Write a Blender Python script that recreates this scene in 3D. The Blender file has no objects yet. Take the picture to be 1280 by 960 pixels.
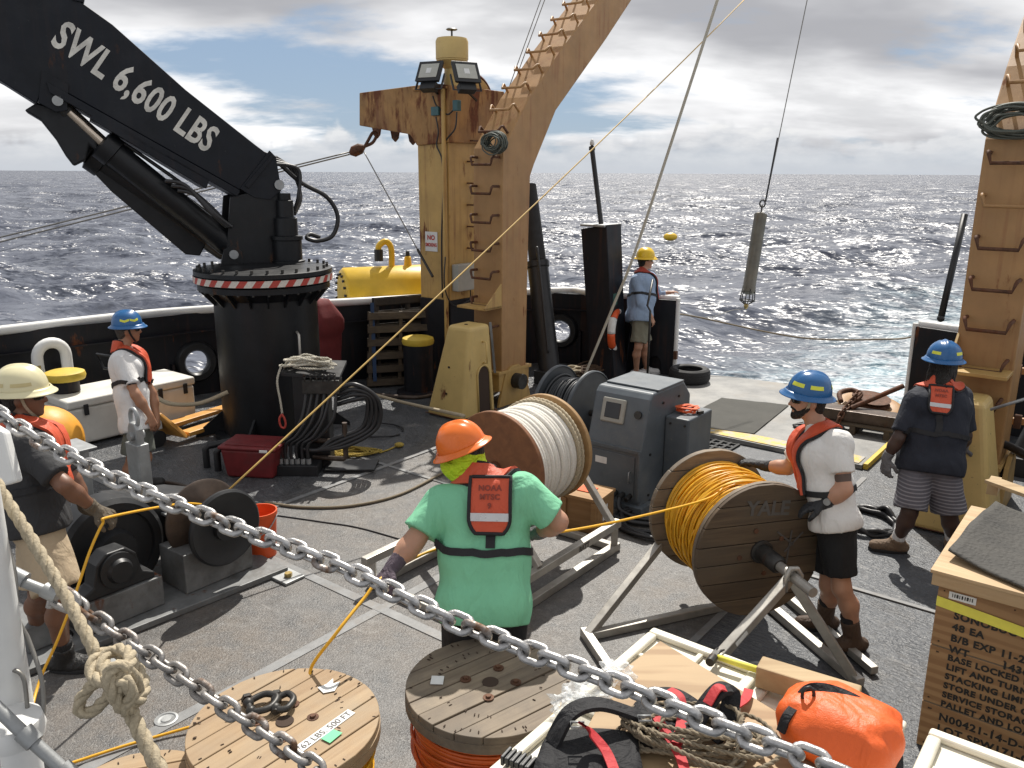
import bpy, math, random
import numpy as np
from mathutils import Vector, Matrix, noise as mnoise
V = Vector
random.seed(7)
scene = bpy.context.scene
col = scene.collection

# ------------------------------------------------------------------ camera
F_PX, CAM_H = 1035.0, 2.9
PITCH = math.atan(264 / F_PX)
ROLL = math.atan(6 / 1280)
_f = V((0, math.cos(PITCH), -math.sin(PITCH)))
_u = V((0, math.sin(PITCH), math.cos(PITCH)))
_r = V((1, 0, 0))
CR = _r * math.cos(ROLL) + _u * math.sin(ROLL)
CU = _u * math.cos(ROLL) - _r * math.sin(ROLL)
CF = _f
CAM = V((0, 0, CAM_H))
cd = bpy.data.cameras.new('camera')
cd.sensor_width = 36.0
cd.lens = F_PX / 1280 * 36.0
cd.clip_start = 0.05
cd.clip_end = 60000
cam = bpy.data.objects.new('camera', cd)
col.objects.link(cam)
cam.matrix_world = Matrix(((CR.x, CU.x, -CF.x, CAM.x), (CR.y, CU.y, -CF.y, CAM.y), (CR.z, CU.z, -CF.z, CAM.z), (0, 0, 0, 1)))
scene.camera = cam

# ------------------------------------------------------------------ exposure, sun, sky
scene.view_settings.view_transform = 'Standard'
scene.view_settings.look = 'None'
scene.view_settings.exposure = 0.22
scene.view_settings.gamma = 1.0
SUN_AZ, SUN_EL = math.radians(9), math.radians(52)
sun_vec = V((math.sin(SUN_AZ) * math.cos(SUN_EL), math.cos(SUN_AZ) * math.cos(SUN_EL), math.sin(SUN_EL)))
sl = bpy.data.lights.new('sun', 'SUN')
sl.energy = 5.0
sl.angle = math.radians(0.55)
sl.color = (1.0, 0.95, 0.87)
so = bpy.data.objects.new('sun', sl)
so.rotation_euler = sun_vec.to_track_quat('Z', 'Y').to_euler()
so.location = (0, 0, 30)
col.objects.link(so)


class NT:
    """Small helper round a node tree."""
    def __init__(self, tree):
        self.t = tree
        for n in list(tree.nodes):
            tree.nodes.remove(n)

    def n(self, kind, ins=None, **props):
        nd = self.t.nodes.new(kind)
        for k, v in props.items():
            setattr(nd, k, v)
        for k, v in (ins or {}).items():
            s = nd.inputs[k]
            if hasattr(v, 'links') or isinstance(v, bpy.types.NodeSocket):
                self.t.links.new(v, s)
            elif hasattr(v, 'outputs'):
                self.t.links.new(v.outputs[0], s)
            else:
                s.default_value = v
        return nd

    def math(self, op, a, b=0.0, c=0.0, clamp=False):
        nd = self.n('ShaderNodeMath', {0: a, 1: b, 2: c}, operation=op, use_clamp=clamp)
        return nd.outputs[0]

    def mix(self, fac, a, b):
        nd = self.n('ShaderNodeMix', data_type='RGBA')
        for k, v in ((0, fac), (6, a), (7, b)):
            s = nd.inputs[k]
            if isinstance(v, bpy.types.NodeSocket):
                self.t.links.new(v, s)
            elif isinstance(v, (int, float)):
                s.default_value = v
            else:
                s.default_value = (*v, 1.0) if len(v) == 3 else v
        return nd.outputs[2]

    def ramp(self, fac, lo, hi, interp='LINEAR'):
        nd = self.n('ShaderNodeMapRange', {0: fac, 1: lo, 2: hi, 3: 0.0, 4: 1.0}, clamp=True)
        nd.interpolation_type = 'SMOOTHSTEP' if interp == 'S' else 'LINEAR'
        return nd.outputs[0]

    def noise(self, vec, scale, detail=3.0, rough=0.5, dist=0.0, out=0):
        nd = self.n('ShaderNodeTexNoise', {'Scale': scale, 'Detail': detail, 'Roughness': rough, 'Distortion': dist})
        if vec is not None:
            self.t.links.new(vec, nd.inputs['Vector'])
        return nd.outputs[out]

    def mapping(self, vec, scale=(1, 1, 1), rot=(0, 0, 0), loc=(0, 0, 0)):
        nd = self.n('ShaderNodeMapping', {0: vec})
        nd.inputs['Scale'].default_value = scale
        nd.inputs['Rotation'].default_value = rot
        nd.inputs['Location'].default_value = loc
        return nd.outputs[0]


CLOUD_OFF = (-4.3, 8.9, 0)
world = bpy.data.worlds.new('World')
scene.world = world
world.use_nodes = True
w = NT(world.node_tree)
tc = w.n('ShaderNodeTexCoord').outputs['Generated']
sky = w.n('ShaderNodeTexSky', sky_type='NISHITA')
sky.sun_disc = False
sky.sun_elevation = SUN_EL
sky.sun_rotation = SUN_AZ
sky.altitude = 10
sky.air_density = 1.0
sky.dust_density = 0.15
sky.ozone_density = 1.0
sep = w.n('ShaderNodeSeparateXYZ', {0: tc})
zc = w.math('MAXIMUM', sep.outputs[2], 0.0)
den = w.math('ADD', zc, 0.22)
px = w.math('DIVIDE', sep.outputs[0], den)
py = w.math('DIVIDE', sep.outputs[1], den)
pl = w.n('ShaderNodeCombineXYZ', {0: px, 1: py, 2: 0.37}).outputs[0]
# broken stratocumulus deck
n1 = w.noise(w.mapping(pl, scale=(0.8, 1.25, 1), loc=CLOUD_OFF), 1.0, 8.0, 0.56, 0.1)
n2 = w.noise(w.mapping(pl, scale=(0.75, 1.1, 1), loc=(7.3, -2.1, 3)), 1.0, 5.0, 0.5, 0.1)
n1 = w.math('ADD', n1, w.math('MULTIPLY', zc, 0.50))
cover = w.ramp(n1, 0.45, 0.56, 'S')
thick = w.ramp(n2, 0.40, 0.66, 'S')
core = w.ramp(n1, 0.57, 0.74, 'S')
ccol = w.mix(thick, (13.0, 13.0, 13.1), (5.6, 5.65, 6.0))
ccol = w.mix(w.math('MULTIPLY', core, 0.45), ccol, (4.9, 5.0, 5.3))
# low cumulus bank along the horizon
az = w.math('ARCTAN2', sep.outputs[0], sep.outputs[1])
hz = w.n('ShaderNodeCombineXYZ', {0: w.math('MULTIPLY', az, 16.0), 1: w.math('MULTIPLY', sep.outputs[2], 40.0), 2: 0.0}).outputs[0]
n3 = w.noise(hz, 1.3, 6.0, 0.55, 0.1)
topz = w.math('MULTIPLY_ADD', w.noise(w.n('ShaderNodeCombineXYZ', {0: w.math('MULTIPLY', az, 6.0)}).outputs[0], 1.0, 5.0, 0.62), 0.15, -0.034)
above = w.math('SUBTRACT', topz, sep.outputs[2])
bank = w.ramp(w.math('ADD', above, w.math('MULTIPLY', w.math('SUBTRACT', n3, 0.5), 0.05)), -0.004, 0.012, 'S')
bank = w.math('MULTIPLY', bank, 0.9)
bcol = w.mix(w.ramp(n3, 0.35, 0.62), (7.0, 7.4, 8.0), (11.0, 11.0, 11.0))
bcol = w.mix(w.ramp(sep.outputs[2], 0.0, 0.05), (7.6, 8.0, 8.6), bcol)
blue = w.mix(0.75, sky.outputs[0], (4.0, 5.4, 7.6))
skyc = w.mix(cover, blue, ccol)
skyc = w.mix(bank, skyc, bcol)
bg = w.n('ShaderNodeBackground', {0: skyc, 1: 0.07})
wo = w.n('ShaderNodeOutputWorld', {0: bg})
world.cycles.sampling_method = 'MANUAL'
world.cycles.sample_map_resolution = 256
scene.cycles.max_bounces = 5
scene.cycles.diffuse_bounces = 3
scene.cycles.glossy_bounces = 3
scene.cycles.transparent_max_bounces = 6
scene.cycles.caustics_reflective = False
scene.cycles.caustics_refractive = False

# ------------------------------------------------------------------ pixel / ship helpers (design-time surveying)
def ray(u, v):
    return CF + CR * ((u - 640) / F_PX) + CU * ((480 - v) / F_PX)
def G(u, v, z=0.0):
    d = ray(u, v)
    return CAM + d * ((z - CAM_H) / d.z)
def T(u, v, t):
    return CAM + ray(u, v) * t
def depth(p):
    return (p - CAM).dot(CF)
def ppm(p):
    return F_PX / depth(p)
def PLANE(u, v, p0, n):
    d = ray(u, v)
    return CAM + d * ((p0 - CAM).dot(n) / d.dot(n))
def UPZ(base, u, v):
    """height where the vertical through base is seen at row v"""
    d = ray(u, v)
    k = math.hypot(base.x, base.y) / math.hypot(d.x, d.y)
    return CAM_H + d.z * k
TH = math.radians(-38)
SX = V((math.cos(TH), math.sin(TH), 0))      # athwartships
SA = V((-math.sin(TH), math.cos(TH), 0))     # aft
UP = V((0, 0, 1))
def SW(p, q, z=0.0):
    return SX * p + SA * q + UP * z

# ------------------------------------------------------------------ materials
MATS = {}
def newmat(name):
    m = bpy.data.materials.new(name)
    m.use_nodes = True
    MATS[name] = m
    return m, NT(m.node_tree)
def finish(k, col_, rough=0.5, metal=0.0, bump=None, bstr=0.2, bdist=0.01, **extra):
    ins = {}
    b = k.n('ShaderNodeBsdfPrincipled')
    def put(key, v):
        s = b.inputs[key]
        if isinstance(v, bpy.types.NodeSocket):
            k.t.links.new(v, s)
        elif isinstance(v, (int, float)):
            s.default_value = v
        else:
            s.default_value = (*v, 1.0) if len(v) == 3 else v
    put('Base Color', col_)
    put('Roughness', rough)
    put('Metallic', metal)
    for kk, v in extra.items():
        put(kk.replace('_', ' '), v)
    if bump is not None:
        bn = k.n('ShaderNodeBump', {'Height': bump, 'Strength': bstr, 'Distance': bdist})
        k.t.links.new(bn.outputs[0], b.inputs['Normal'])
    k.n('ShaderNodeOutputMaterial', {0: b})
    return b
def obco(k):
    return k.n('ShaderNodeTexCoord').outputs['Object']
def sc3(c, f):
    return tuple(max(0.0, min(1.0, x * f)) for x in c)
def paint(name, c, rough=0.5, metal=0.0, var=0.25, scale=6.0, bump=0.15, bscale=40.0, rust=0.0, rustcol=(0.13, 0.045, 0.018), chip=None, streak=0.0, grime=None, rnd=False, spec=None):
    """painted or plain surface with tonal variation, optional rust patches, chips and vertical streaks"""
    m, k = newmat(name)
    o = obco(k)
    if rnd:
        rv = k.n('ShaderNodeObjectInfo').outputs['Random']
        o = k.n('ShaderNodeVectorMath', {0: o, 1: k.n('ShaderNodeCombineXYZ', {0: k.math('MULTIPLY', rv, 37.0), 1: k.math('MULTIPLY', rv, 11.0), 2: rv}).outputs[0]}, operation='ADD').outputs[0]
    n = k.noise(o, scale, 5.0, 0.6)
    cc = k.mix(k.ramp(n, 0.3, 0.7), sc3(c, 1 - var), sc3(c, 1 + var * 0.6))
    if rnd:
        cc = k.mix(k.math('MULTIPLY', rv, 0.55), cc, sc3(c, 0.45))
    rr = k.math('MULTIPLY_ADD', k.noise(o, scale * 2.3, 3.0), 0.25, rough - 0.12, clamp=True)
    if grime:
        g = k.noise(k.mapping(o, loc=(5, 3, 1)), scale * 0.6, 6.0, 0.7)
        cc = k.mix(k.math('MULTIPLY', k.ramp(g, 0.5, 0.72), 0.7), cc, grime)
    if streak > 0:
        sn = k.noise(k.mapping(o, scale=(14, 14, 0.7)), 1.0, 4.0, 0.6)
        s2 = k.noise(o, 1.6, 3.0)
        sf = k.math('MULTIPLY', k.ramp(sn, 0.5, 0.72), k.ramp(s2, 0.38, 0.62))
        cc = k.mix(k.math('MULTIPLY', sf, streak), cc, sc3(rustcol, 1.3))
    if rust > 0:
        rn = k.noise(k.mapping(o, scale=(1.5, 1.5, 0.45), loc=(2, 9, 4)), 3.0, 7.0, 0.66)
        rf = k.ramp(rn, 0.66 - rust * 0.22, 0.72 - rust * 0.18)
        r2 = k.noise(o, 25.0, 4.0)
        cc = k.mix(rf, cc, k.mix(r2, sc3(rustcol, 0.5), sc3(rustcol, 1.5)))
        rr = k.mix(rf, rr, (0.85, 0.85, 0.85))
    if chip:
        cn = k.noise(o, 30.0, 6.0, 0.7)
        cc = k.mix(k.ramp(cn, 0.66, 0.69), cc, chip)
    bn = k.noise(o, bscale, 4.0, 0.6)
    ex = {} if spec is None else {'Specular_IOR_Level': spec}
    finish(k, cc, rr, metal, bn, bump, 0.004, **ex)
    return m
def wood(name, c, dark, scale=1.0, axis=0, rough=0.7, grain=26.0, ply=False, weather=None):
    m, k = newmat(name)
    o = obco(k)
    sc = [grain, grain, grain]
    sc[axis] = grain * 0.07
    mp = k.mapping(o, scale=tuple(s * scale for s in sc))
    n = k.noise(mp, 1.0, 5.0, 0.6, 1.2 if ply else 0.4)
    big = k.noise(k.mapping(o, loc=(4, 4, 4)), 3.0, 3.0)
    if ply:
        wv = k.n('ShaderNodeTexWave', {'Vector': k.mapping(o, scale=tuple((0.16 if i == axis else 1.0) for i in range(3))), 'Scale': 6.0, 'Distortion': 11.0, 'Detail': 3.0, 'Detail Scale': 0.8}, wave_type='RINGS')
        fac = k.math('MULTIPLY_ADD', k.ramp(wv.outputs[1], 0.25, 0.8), 0.75, k.math('MULTIPLY', n, 0.3))
    else:
        fac = k.ramp(n, 0.34, 0.68)
    cc = k.mix(fac, c, dark)
    cc = k.mix(k.math('MULTIPLY', k.ramp(big, 0.45, 0.7), 0.5), cc, sc3(c, 0.7))
    if weather:
        wn = k.noise(k.mapping(o, loc=(8, 1, 3)), 2.6, 6.0, 0.65)
        cc = k.mix(k.math('MULTIPLY', k.ramp(wn, 0.42, 0.62), 0.75), cc, weather)
    orv = k.n('ShaderNodeObjectInfo').outputs['Random']
    cc = k.mix(k.math('MULTIPLY', orv, 0.42), cc, sc3(dark, 0.75))
    finish(k, cc, rough, 0.0, n, 0.35, 0.004)
    return m
def cloth(name, c, rough=0.85, fold=0.5, fscale=7.0, sheen=0.0, stripes=None, weave=240.0, stretch=(1.0, 1.0, 0.45)):
    m, k = newmat(name)
    o = obco(k)
    f1 = k.noise(k.mapping(o, scale=stretch), fscale, 3.0, 0.5, 0.8)
    f2 = k.noise(o, weave, 2.0)
    st = k.noise(o, 3.0, 5.0, 0.6)
    cc = k.mix(st, sc3(c, 0.86), sc3(c, 1.08))
    if stripes:
        s = k.n('ShaderNodeSeparateXYZ', {0: o}).outputs[2]
        wv = k.math('SINE', k.math('MULTIPLY', s, stripes[0]))
        lo = k.ramp(s, stripes[2] + 0.07, stripes[2] - 0.02)
        cc = k.mix(k.math('MULTIPLY', k.ramp(wv, 0.3, 0.7), k.math('MULTIPLY_ADD', lo, 0.85, 0.12)), cc, stripes[1])
    f3 = k.noise(k.mapping(o, rot=(0.5, 0.3, 0.4), scale=(1.0, 1.0, 0.5)), fscale * 3.1, 2.0, 0.5, 1.4)
    h = k.math('ADD', k.math('ADD', f1, k.math('MULTIPLY', f3, 0.12)), k.math('MULTIPLY', f2, 0.04))
    finish(k, cc, rough, 0.0, h, min(1.0, fold * 1.35), 0.055, Sheen_Weight=sheen)
    return m
def plain(name, c, rough=0.5, metal=0.0, **ex):
    m, k = newmat(name)
    o = obco(k)
    n = k.noise(o, 18.0, 4.0, 0.6)
    finish(k, k.mix(n, sc3(c, 0.8), sc3(c, 1.15)), k.math('MULTIPLY_ADD', n, 0.2, rough - 0.1, clamp=True), metal, k.noise(o, 90.0, 3.0), 0.08, 0.003, **ex)
    return m
def rope_mat(name, c, scale=120.0, dark=0.6):
    m, k = newmat(name)
    o = obco(k)
    n = k.noise(o, scale, 3.0, 0.6)
    b = k.noise(o, 5.0, 4.0)
    cc = k.mix(k.ramp(n, 0.3, 0.7), sc3(c, dark), c)
    cc = k.mix(k.math('MULTIPLY', k.ramp(b, 0.45, 0.7), 0.4), cc, sc3(c, 0.72))
    finish(k, cc, 0.85, 0.0, n, 0.5, 0.004)
    return m

# ------------------------------------------------------------------ object helpers
XF = {}
def tag(o, label=None, cat=None, group=None, kind=None):
    if label: o['label'] = label
    if cat: o['category'] = cat
    if group: o['group'] = group
    if kind: o['kind'] = kind
    return o
def thing(name, label, cat, loc=(0, 0, 0), rz=0.0, group=None):
    o = bpy.data.objects.new(name, None)
    o.empty_display_size = 0.1
    col.objects.link(o)
    o.location = loc
    o.rotation_euler = (0, 0, rz)
    XF[o.name] = Matrix.Translation(V(loc)) @ Matrix.Rotation(rz, 4, 'Z')
    return tag(o, label, cat, group)
def basis(d):
    d = d.normalized()
    a = V((0, 0, 1)) if abs(d.z) < 0.9 else V((1, 0, 0))
    x = a.cross(d).normalized()
    return x, d.cross(x).normalized(), d

class MB:
    def __init__(self):
        self.v, self.f = [], []
    def add(self, vs, fs):
        b = len(self.v)
        self.v += [V(p) for p in vs]
        self.f += [tuple(i + b for i in f) for f in fs]
        return self
    def box(self, c, s, rot=None, rz=0.0):
        c = V(c); hx, hy, hz = s[0] / 2, s[1] / 2, s[2] / 2
        R = rot if rot is not None else Matrix.Rotation(rz, 3, 'Z')
        pts = [c + R @ V((x * hx, y * hy, z * hz)) for z in (-1, 1) for y in (-1, 1) for x in (-1, 1)]
        return self.add(pts, [(0, 2, 3, 1), (4, 5, 7, 6), (0, 1, 5, 4), (2, 6, 7, 3), (0, 4, 6, 2), (1, 3, 7, 5)])
    def bar(self, a, b, w, h, up=UP):
        """rectangular bar from a to b, w across, h along 'up'"""
        a, b = V(a), V(b)
        d = (b - a).normalized()
        x = d.cross(up)
        if x.length < 1e-4: x = d.cross(V((1, 0, 0)))
        x.normalize(); y = x.cross(d).normalized()
        pts = []
        for p in (a, b):
            for sx, sy in ((-1, -1), (1, -1), (1, 1), (-1, 1)):
                pts.append(p + x * (sx * w / 2) + y * (sy * h / 2))
        return self.add(pts, [(3, 2, 1, 0), (4, 5, 6, 7), (0, 1, 5, 4), (1, 2, 6, 5), (2, 3, 7, 6), (3, 0, 4, 7)])
    def cyl(self, a, b, r0, r1=None, n=20, caps=True):
        a, b = V(a), V(b); r1 = r0 if r1 is None else r1
        x, y, d = basis(b - a)
        pts = []
        for p, r in ((a, r0), (b, r1)):
            for i in range(n):
                t = 2 * math.pi * i / n
                pts.append(p + x * (r * math.cos(t)) + y * (r * math.sin(t)))
        fs = [(i, (i + 1) % n, n + (i + 1) % n, n + i) for i in range(n)]
        if caps: fs += [tuple(range(n - 1, -1, -1)), tuple(range(n, 2 * n))]
        return self.add(pts, fs)
    def lathe(self, a, axis, prof, n=32, arc=2 * math.pi, closed_prof=False):
        """prof: list of (radius, distance along axis)"""
        a = V(a); x, y, d = basis(V(axis))
        full = abs(arc - 2 * math.pi) < 1e-6
        m = n if full else n + 1
        pts = []
        for r, h in prof:
            for i in range(m):
                t = arc * i / n
                pts.append(a + d * h + x * (r * math.cos(t)) + y * (r * math.sin(t)))
        fs = []
        L = len(prof)
        for j in range(L if closed_prof else L - 1):
            j2 = (j + 1) % L
            for i in range(n):
                i2 = (i + 1) % m
                fs.append((j * m + i, j * m + i2, j2 * m + i2, j2 * m + i))
        if full and not closed_prof:
            if prof[0][0] > 1e-5: fs.append(tuple(range(m - 1, -1, -1)))
            if prof[-1][0] > 1e-5: fs.append(tuple((L - 1) * m + i for i in range(m)))
        return self.add(pts, fs)
    def tube(self, path, r, n=8, closed=False, caps=True, rf=None):
        path = [V(p) for p in path]
        L = len(path)
        if L < 2: return self
        pts = []
        prev = None
        for i, p in enumerate(path):
            if closed:
                d = path[(i + 1) % L] - path[i - 1]
            else:
                d = path[min(i + 1, L - 1)] - path[max(i - 1, 0)]
            if d.length < 1e-9: d = V((0, 0, 1))
            d.normalize()
            if prev is None:
                x, y, _ = basis(d)
            else:
                x = prev - d * prev.dot(d)
                if x.length < 1e-6: x = basis(d)[0]
                x.normalize(); y = d.cross(x)
            prev = x
            rr = rf(i / (L - 1)) * r if rf else r
            for j in range(n):
                t = 2 * math.pi * j / n
                pts.append(p + x * (rr * math.cos(t)) + y * (rr * math.sin(t)))
        fs = []
        for i in range(L if closed else L - 1):
            i2 = (i + 1) % L
            for j in range(n):
                j2 = (j + 1) % n
                fs.append((i * n + j, i * n + j2, i2 * n + j2, i2 * n + j))
        if caps and not closed:
            fs += [tuple(range(n - 1, -1, -1)), tuple((L - 1) * n + j for j in range(n))]
        return self.add(pts, fs)
    def prism(self, poly, ext):
        """closed polygon (world points) extruded by the vector ext"""
        poly = [V(p) for p in poly]; ext = V(ext); n = len(poly)
        fs = [tuple(range(n - 1, -1, -1)), tuple(range(n, 2 * n))]
        fs += [(i, (i + 1) % n, n + (i + 1) % n, n + i) for i in range(n)]
        return self.add(poly + [p + ext for p in poly], fs)
    def sphere(self, c, r, n=16, m=10, sc=(1, 1, 1), rot=None):
        c = V(c); R = rot if rot is not None else Matrix.Identity(3)
        pts = []
        for j in range(m + 1):
            ph = math.pi * j / m
            for i in range(n):
                t = 2 * math.pi * i / n
                pts.append(c + R @ V((r * sc[0] * math.sin(ph) * math.cos(t), r * sc[1] * math.sin(ph) * math.sin(t), r * sc[2] * math.cos(ph))))
        fs = []
        for j in range(m):
            for i in range(n):
                i2 = (i + 1) % n
                fs.append((j * n + i, (j + 1) * n + i, (j + 1) * n + i2, j * n + i2))
        return self.add(pts, fs)
    def grid(self, rows):
        """rows: list of equal-length lists of points"""
        m = len(rows[0])
        pts = [p for r in rows for p in r]
        fs = [(i * m + j, i * m + j + 1, (i + 1) * m + j + 1, (i + 1) * m + j) for i in range(len(rows) - 1) for j in range(m - 1)]
        return self.add(pts, fs)
    def build(self, name, mat, parent=None, smooth=False, bevel=0.0, local=False, auto=None, bseg=2):
        me = bpy.data.meshes.new(name)
        vs = self.v
        loc = None
        if parent is not None and not local:
            inv = XF[parent.name].inverted()
            vs = [inv @ p for p in vs]
        elif parent is None:
            lo = V((min(p.x for p in vs), min(p.y for p in vs), min(p.z for p in vs)))
            hi = V((max(p.x for p in vs), max(p.y for p in vs), max(p.z for p in vs)))
            loc = V(((lo.x + hi.x) / 2, (lo.y + hi.y) / 2, lo.z))
            vs = [p - loc for p in vs]
        me.from_pydata([tuple(p) for p in vs], [], self.f)
        me.update()
        import bmesh
        bm = bmesh.new(); bm.from_mesh(me)
        bmesh.ops.remove_doubles(bm, verts=bm.verts, dist=1e-5)
        bmesh.ops.recalc_face_normals(bm, faces=bm.faces)
        bm.to_mesh(me); bm.free()
        if isinstance(mat, str): mat = MATS[mat]
        me.materials.append(mat)
        o = bpy.data.objects.new(name, me)
        col.objects.link(o)
        if parent is not None:
            o.parent = parent
            XF[o.name] = XF[parent.name]
        else:
            o.location = loc
            XF[o.name] = Matrix.Translation(loc)
        if smooth:
            me.shade_smooth()
            if auto is not None:
                me.set_sharp_from_angle(angle=math.radians(auto))
        if bevel > 0:
            bv = o.modifiers.new('bevel', 'BEVEL')
            bv.width = bevel; bv.segments = bseg; bv.limit_method = 'ANGLE'; bv.angle_limit = math.radians(40)
            bv.harden_normals = False
        return o
def dup(o, parent=None, mat4=None, name=None):
    c = o.copy()
    if name: c.name = name
    col.objects.link(c)
    c.parent = parent
    if mat4 is not None: c.matrix_local = mat4
    return c
def part(name, mat, parent, fn, **kw):
    mb = MB(); fn(mb)
    return mb.build(name, mat, parent, **kw)
def spline(pts, n=12, closed=False):
    """Catmull-Rom through pts"""
    P = [V(p) for p in pts]; L = len(P); out = []
    segs = L if closed else L - 1
    for i in range(segs):
        if closed:
            a, b, c, d = P[i - 1], P[i], P[(i + 1) % L], P[(i + 2) % L]
        else:
            a, b, c, d = P[max(i - 1, 0)], P[i], P[i + 1], P[min(i + 2, L - 1)]
        for j in range(n):
            t = j / n
            out.append(0.5 * ((2 * b) + (c - a) * t + (2 * a - 5 * b + 4 * c - d) * t * t + (3 * b - a - 3 * c + d) * t ** 3))
    if not closed: out.append(P[-1])
    return out
def resample(path, step):
    P = [V(p) for p in path]; out = [P[0]]; acc = 0.0
    for a, b in zip(P, P[1:]):
        L = (b - a).length
        if L < 1e-9: continue
        d = step - acc
        while d <= L:
            out.append(a + (b - a) * (d / L)); d += step
        acc = L - (d - step)
    return out
def strands(path, R, k=3, pitch=0.09, rs=None, n=7, step=None):
    """twisted rope: k helical strands round a path; returns an MB"""
    step = step or pitch / 9
    P = resample(path, step)
    mb = MB()
    rs = rs or R * 0.56
    X = None; frames = []
    for i, p in enumerate(P):
        d = (P[min(i + 1, len(P) - 1)] - P[max(i - 1, 0)]).normalized()
        if X is None: X = basis(d)[0]
        X = (X - d * X.dot(d)).normalized()
        frames.append((p, X.copy(), d.cross(X)))
    for s in range(k):
        pts = []
        for i, (p, x, y) in enumerate(frames):
            a = 2 * math.pi * (i * step / pitch + s / k)
            pts.append(p + (x * math.cos(a) + y * math.sin(a)) * (R - rs))
        mb.tube(pts, rs, n)
    return mb
def text_mesh(body, size, bold=0.0, spacing=1.0, xscale=1.0, align='LEFT'):
    """flat lettering in the xy plane; returns (verts, faces)"""
    cu = bpy.data.curves.new('lettering', 'FONT')
    cu.body = body; cu.size = size; cu.offset = bold; cu.space_character = spacing
    cu.align_x = align; cu.align_y = 'BOTTOM_BASELINE' if hasattr(cu, 'align_y') else 'TOP'
    cu.resolution_u = 3
    ob = bpy.data.objects.new('lettering', cu)
    col.objects.link(ob)
    dg = bpy.context.evaluated_depsgraph_get()
    me = bpy.data.meshes.new_from_object(ob.evaluated_get(dg))
    vs = [V((p.co.x * xscale, p.co.y, 0)) for p in me.vertices]
    fs = [tuple(f.vertices) for f in me.polygons]
    bpy.data.objects.remove(ob); bpy.data.curves.remove(cu); bpy.data.meshes.remove(me)
    return vs, fs
def letter(name, mat, parent, body, size, org, ex, ey, bold=0.0, spacing=1.0, xscale=1.0, align='LEFT'):
    vs, fs = text_mesh(body, size, bold, spacing, xscale, align)
    org, ex, ey = V(org), V(ex).normalized(), V(ey).normalized()
    mb = MB(); mb.add([org + ex * p.x + ey * p.y for p in vs], fs)
    o = mb.build(name, mat, parent)
    o['kind'] = 'stuff'
    return o
# ------------------------------------------------------------------ material library
paint('black_paint', (0.008, 0.009, 0.011), 0.42, spec=0.35, var=0.4, bump=0.25, bscale=30, rust=0.12, rustcol=(0.07, 0.035, 0.02), scale=4)
paint('boom_paint', (0.004, 0.006, 0.011), 0.46, spec=0.3, streak=0.12, var=0.35, bump=0.15, bscale=9, rust=0.05, rustcol=(0.06, 0.03, 0.02), scale=3, grime=(0.016, 0.018, 0.022), chip=(0.03, 0.03, 0.032))
paint('galv_dirty', (0.20, 0.205, 0.205), 0.55, 0.3, var=0.35, scale=6, bump=0.3, bscale=40, rust=0.2, grime=(0.07, 0.06, 0.05))
paint('black_satin', (0.015, 0.016, 0.018), 0.45, var=0.3, bump=0.15)
paint('black_rubber', (0.018, 0.018, 0.019), 0.75, var=0.3, bump=0.3, bscale=80)
paint('hull_black', (0.009, 0.010, 0.014), 0.5, spec=0.3, var=0.35, rust=0.18, streak=0.25, scale=3)
paint('frame_orange', (0.385, 0.215, 0.085), 0.5, var=0.2, rust=0.16, streak=0.8, scale=2.5, rustcol=(0.19, 0.07, 0.025), bump=0.2, bscale=14)
paint('frame_tan', (0.47, 0.30, 0.10), 0.5, var=0.16, rust=0.16, streak=0.6, scale=2.5, rustcol=(0.17, 0.06, 0.022), bump=0.2, bscale=14)
paint('post_yellow', (0.52, 0.33, 0.105), 0.52, var=0.2, rust=0.30, streak=0.95, scale=2.5, rustcol=(0.15, 0.05, 0.018), bump=0.25, bscale=12)
paint('rusty_head', (0.36, 0.19, 0.06), 0.6, var=0.35, rust=0.72, streak=1.0, scale=3, rustcol=(0.14, 0.045, 0.017), bump=0.35, bscale=18)
paint('pedestal_yellow', (0.60, 0.43, 0.16), 0.5, var=0.14, rust=0.06, chip=(0.10, 0.05, 0.03), scale=3, bump=0.15)
paint('bright_yellow', (0.78, 0.50, 0.03), 0.4, var=0.12, scale=5, bump=0.1)
paint('safety_yellow', (0.62, 0.44, 0.05), 0.55, var=0.2, chip=(0.09, 0.06, 0.04), scale=5)
paint('white_paint', (0.76, 0.76, 0.74), 0.45, var=0.1, rust=0.04, scale=5, bump=0.12)
paint('cooler_white', (0.70, 0.68, 0.62), 0.5, var=0.1, scale=4, bump=0.1, grime=(0.5, 0.47, 0.4))
paint('tote_white', (0.74, 0.70, 0.58), 0.45, var=0.1, scale=5, bump=0.08, grime=(0.55, 0.5, 0.4))
paint('galv', (0.36, 0.37, 0.37), 0.5, 0.45, var=0.22, scale=9, bump=0.2, bscale=50, rust=0.05)
paint('alu', (0.46, 0.44, 0.40), 0.42, 0.65, var=0.2, scale=8, bump=0.1, grime=(0.3, 0.27, 0.23))
paint('chain_steel', (0.55, 0.54, 0.53), 0.36, 0.8, var=0.35, scale=60, bump=0.4, bscale=150, rnd=True, rust=0.30, rustcol=(0.17, 0.09, 0.045))
paint('chain_rusty', (0.44, 0.42, 0.40), 0.45, 0.7, var=0.3, scale=60, bump=0.4, bscale=150, rnd=True, rust=0.55, rustcol=(0.13, 0.075, 0.045))
paint('dark_steel', (0.055, 0.053, 0.05), 0.45, 0.6, var=0.4, scale=14, bump=0.3, rust=0.25, rustcol=(0.06, 0.035, 0.022))
paint('brown_steel', (0.085, 0.062, 0.048), 0.42, 0.45, var=0.4, scale=10, bump=0.3, rust=0.35, rustcol=(0.10, 0.055, 0.03))
paint('rusty_steel', (0.12, 0.055, 0.03), 0.75, 0.2, var=0.5, scale=18, bump=0.5, rust=0.6)
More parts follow.
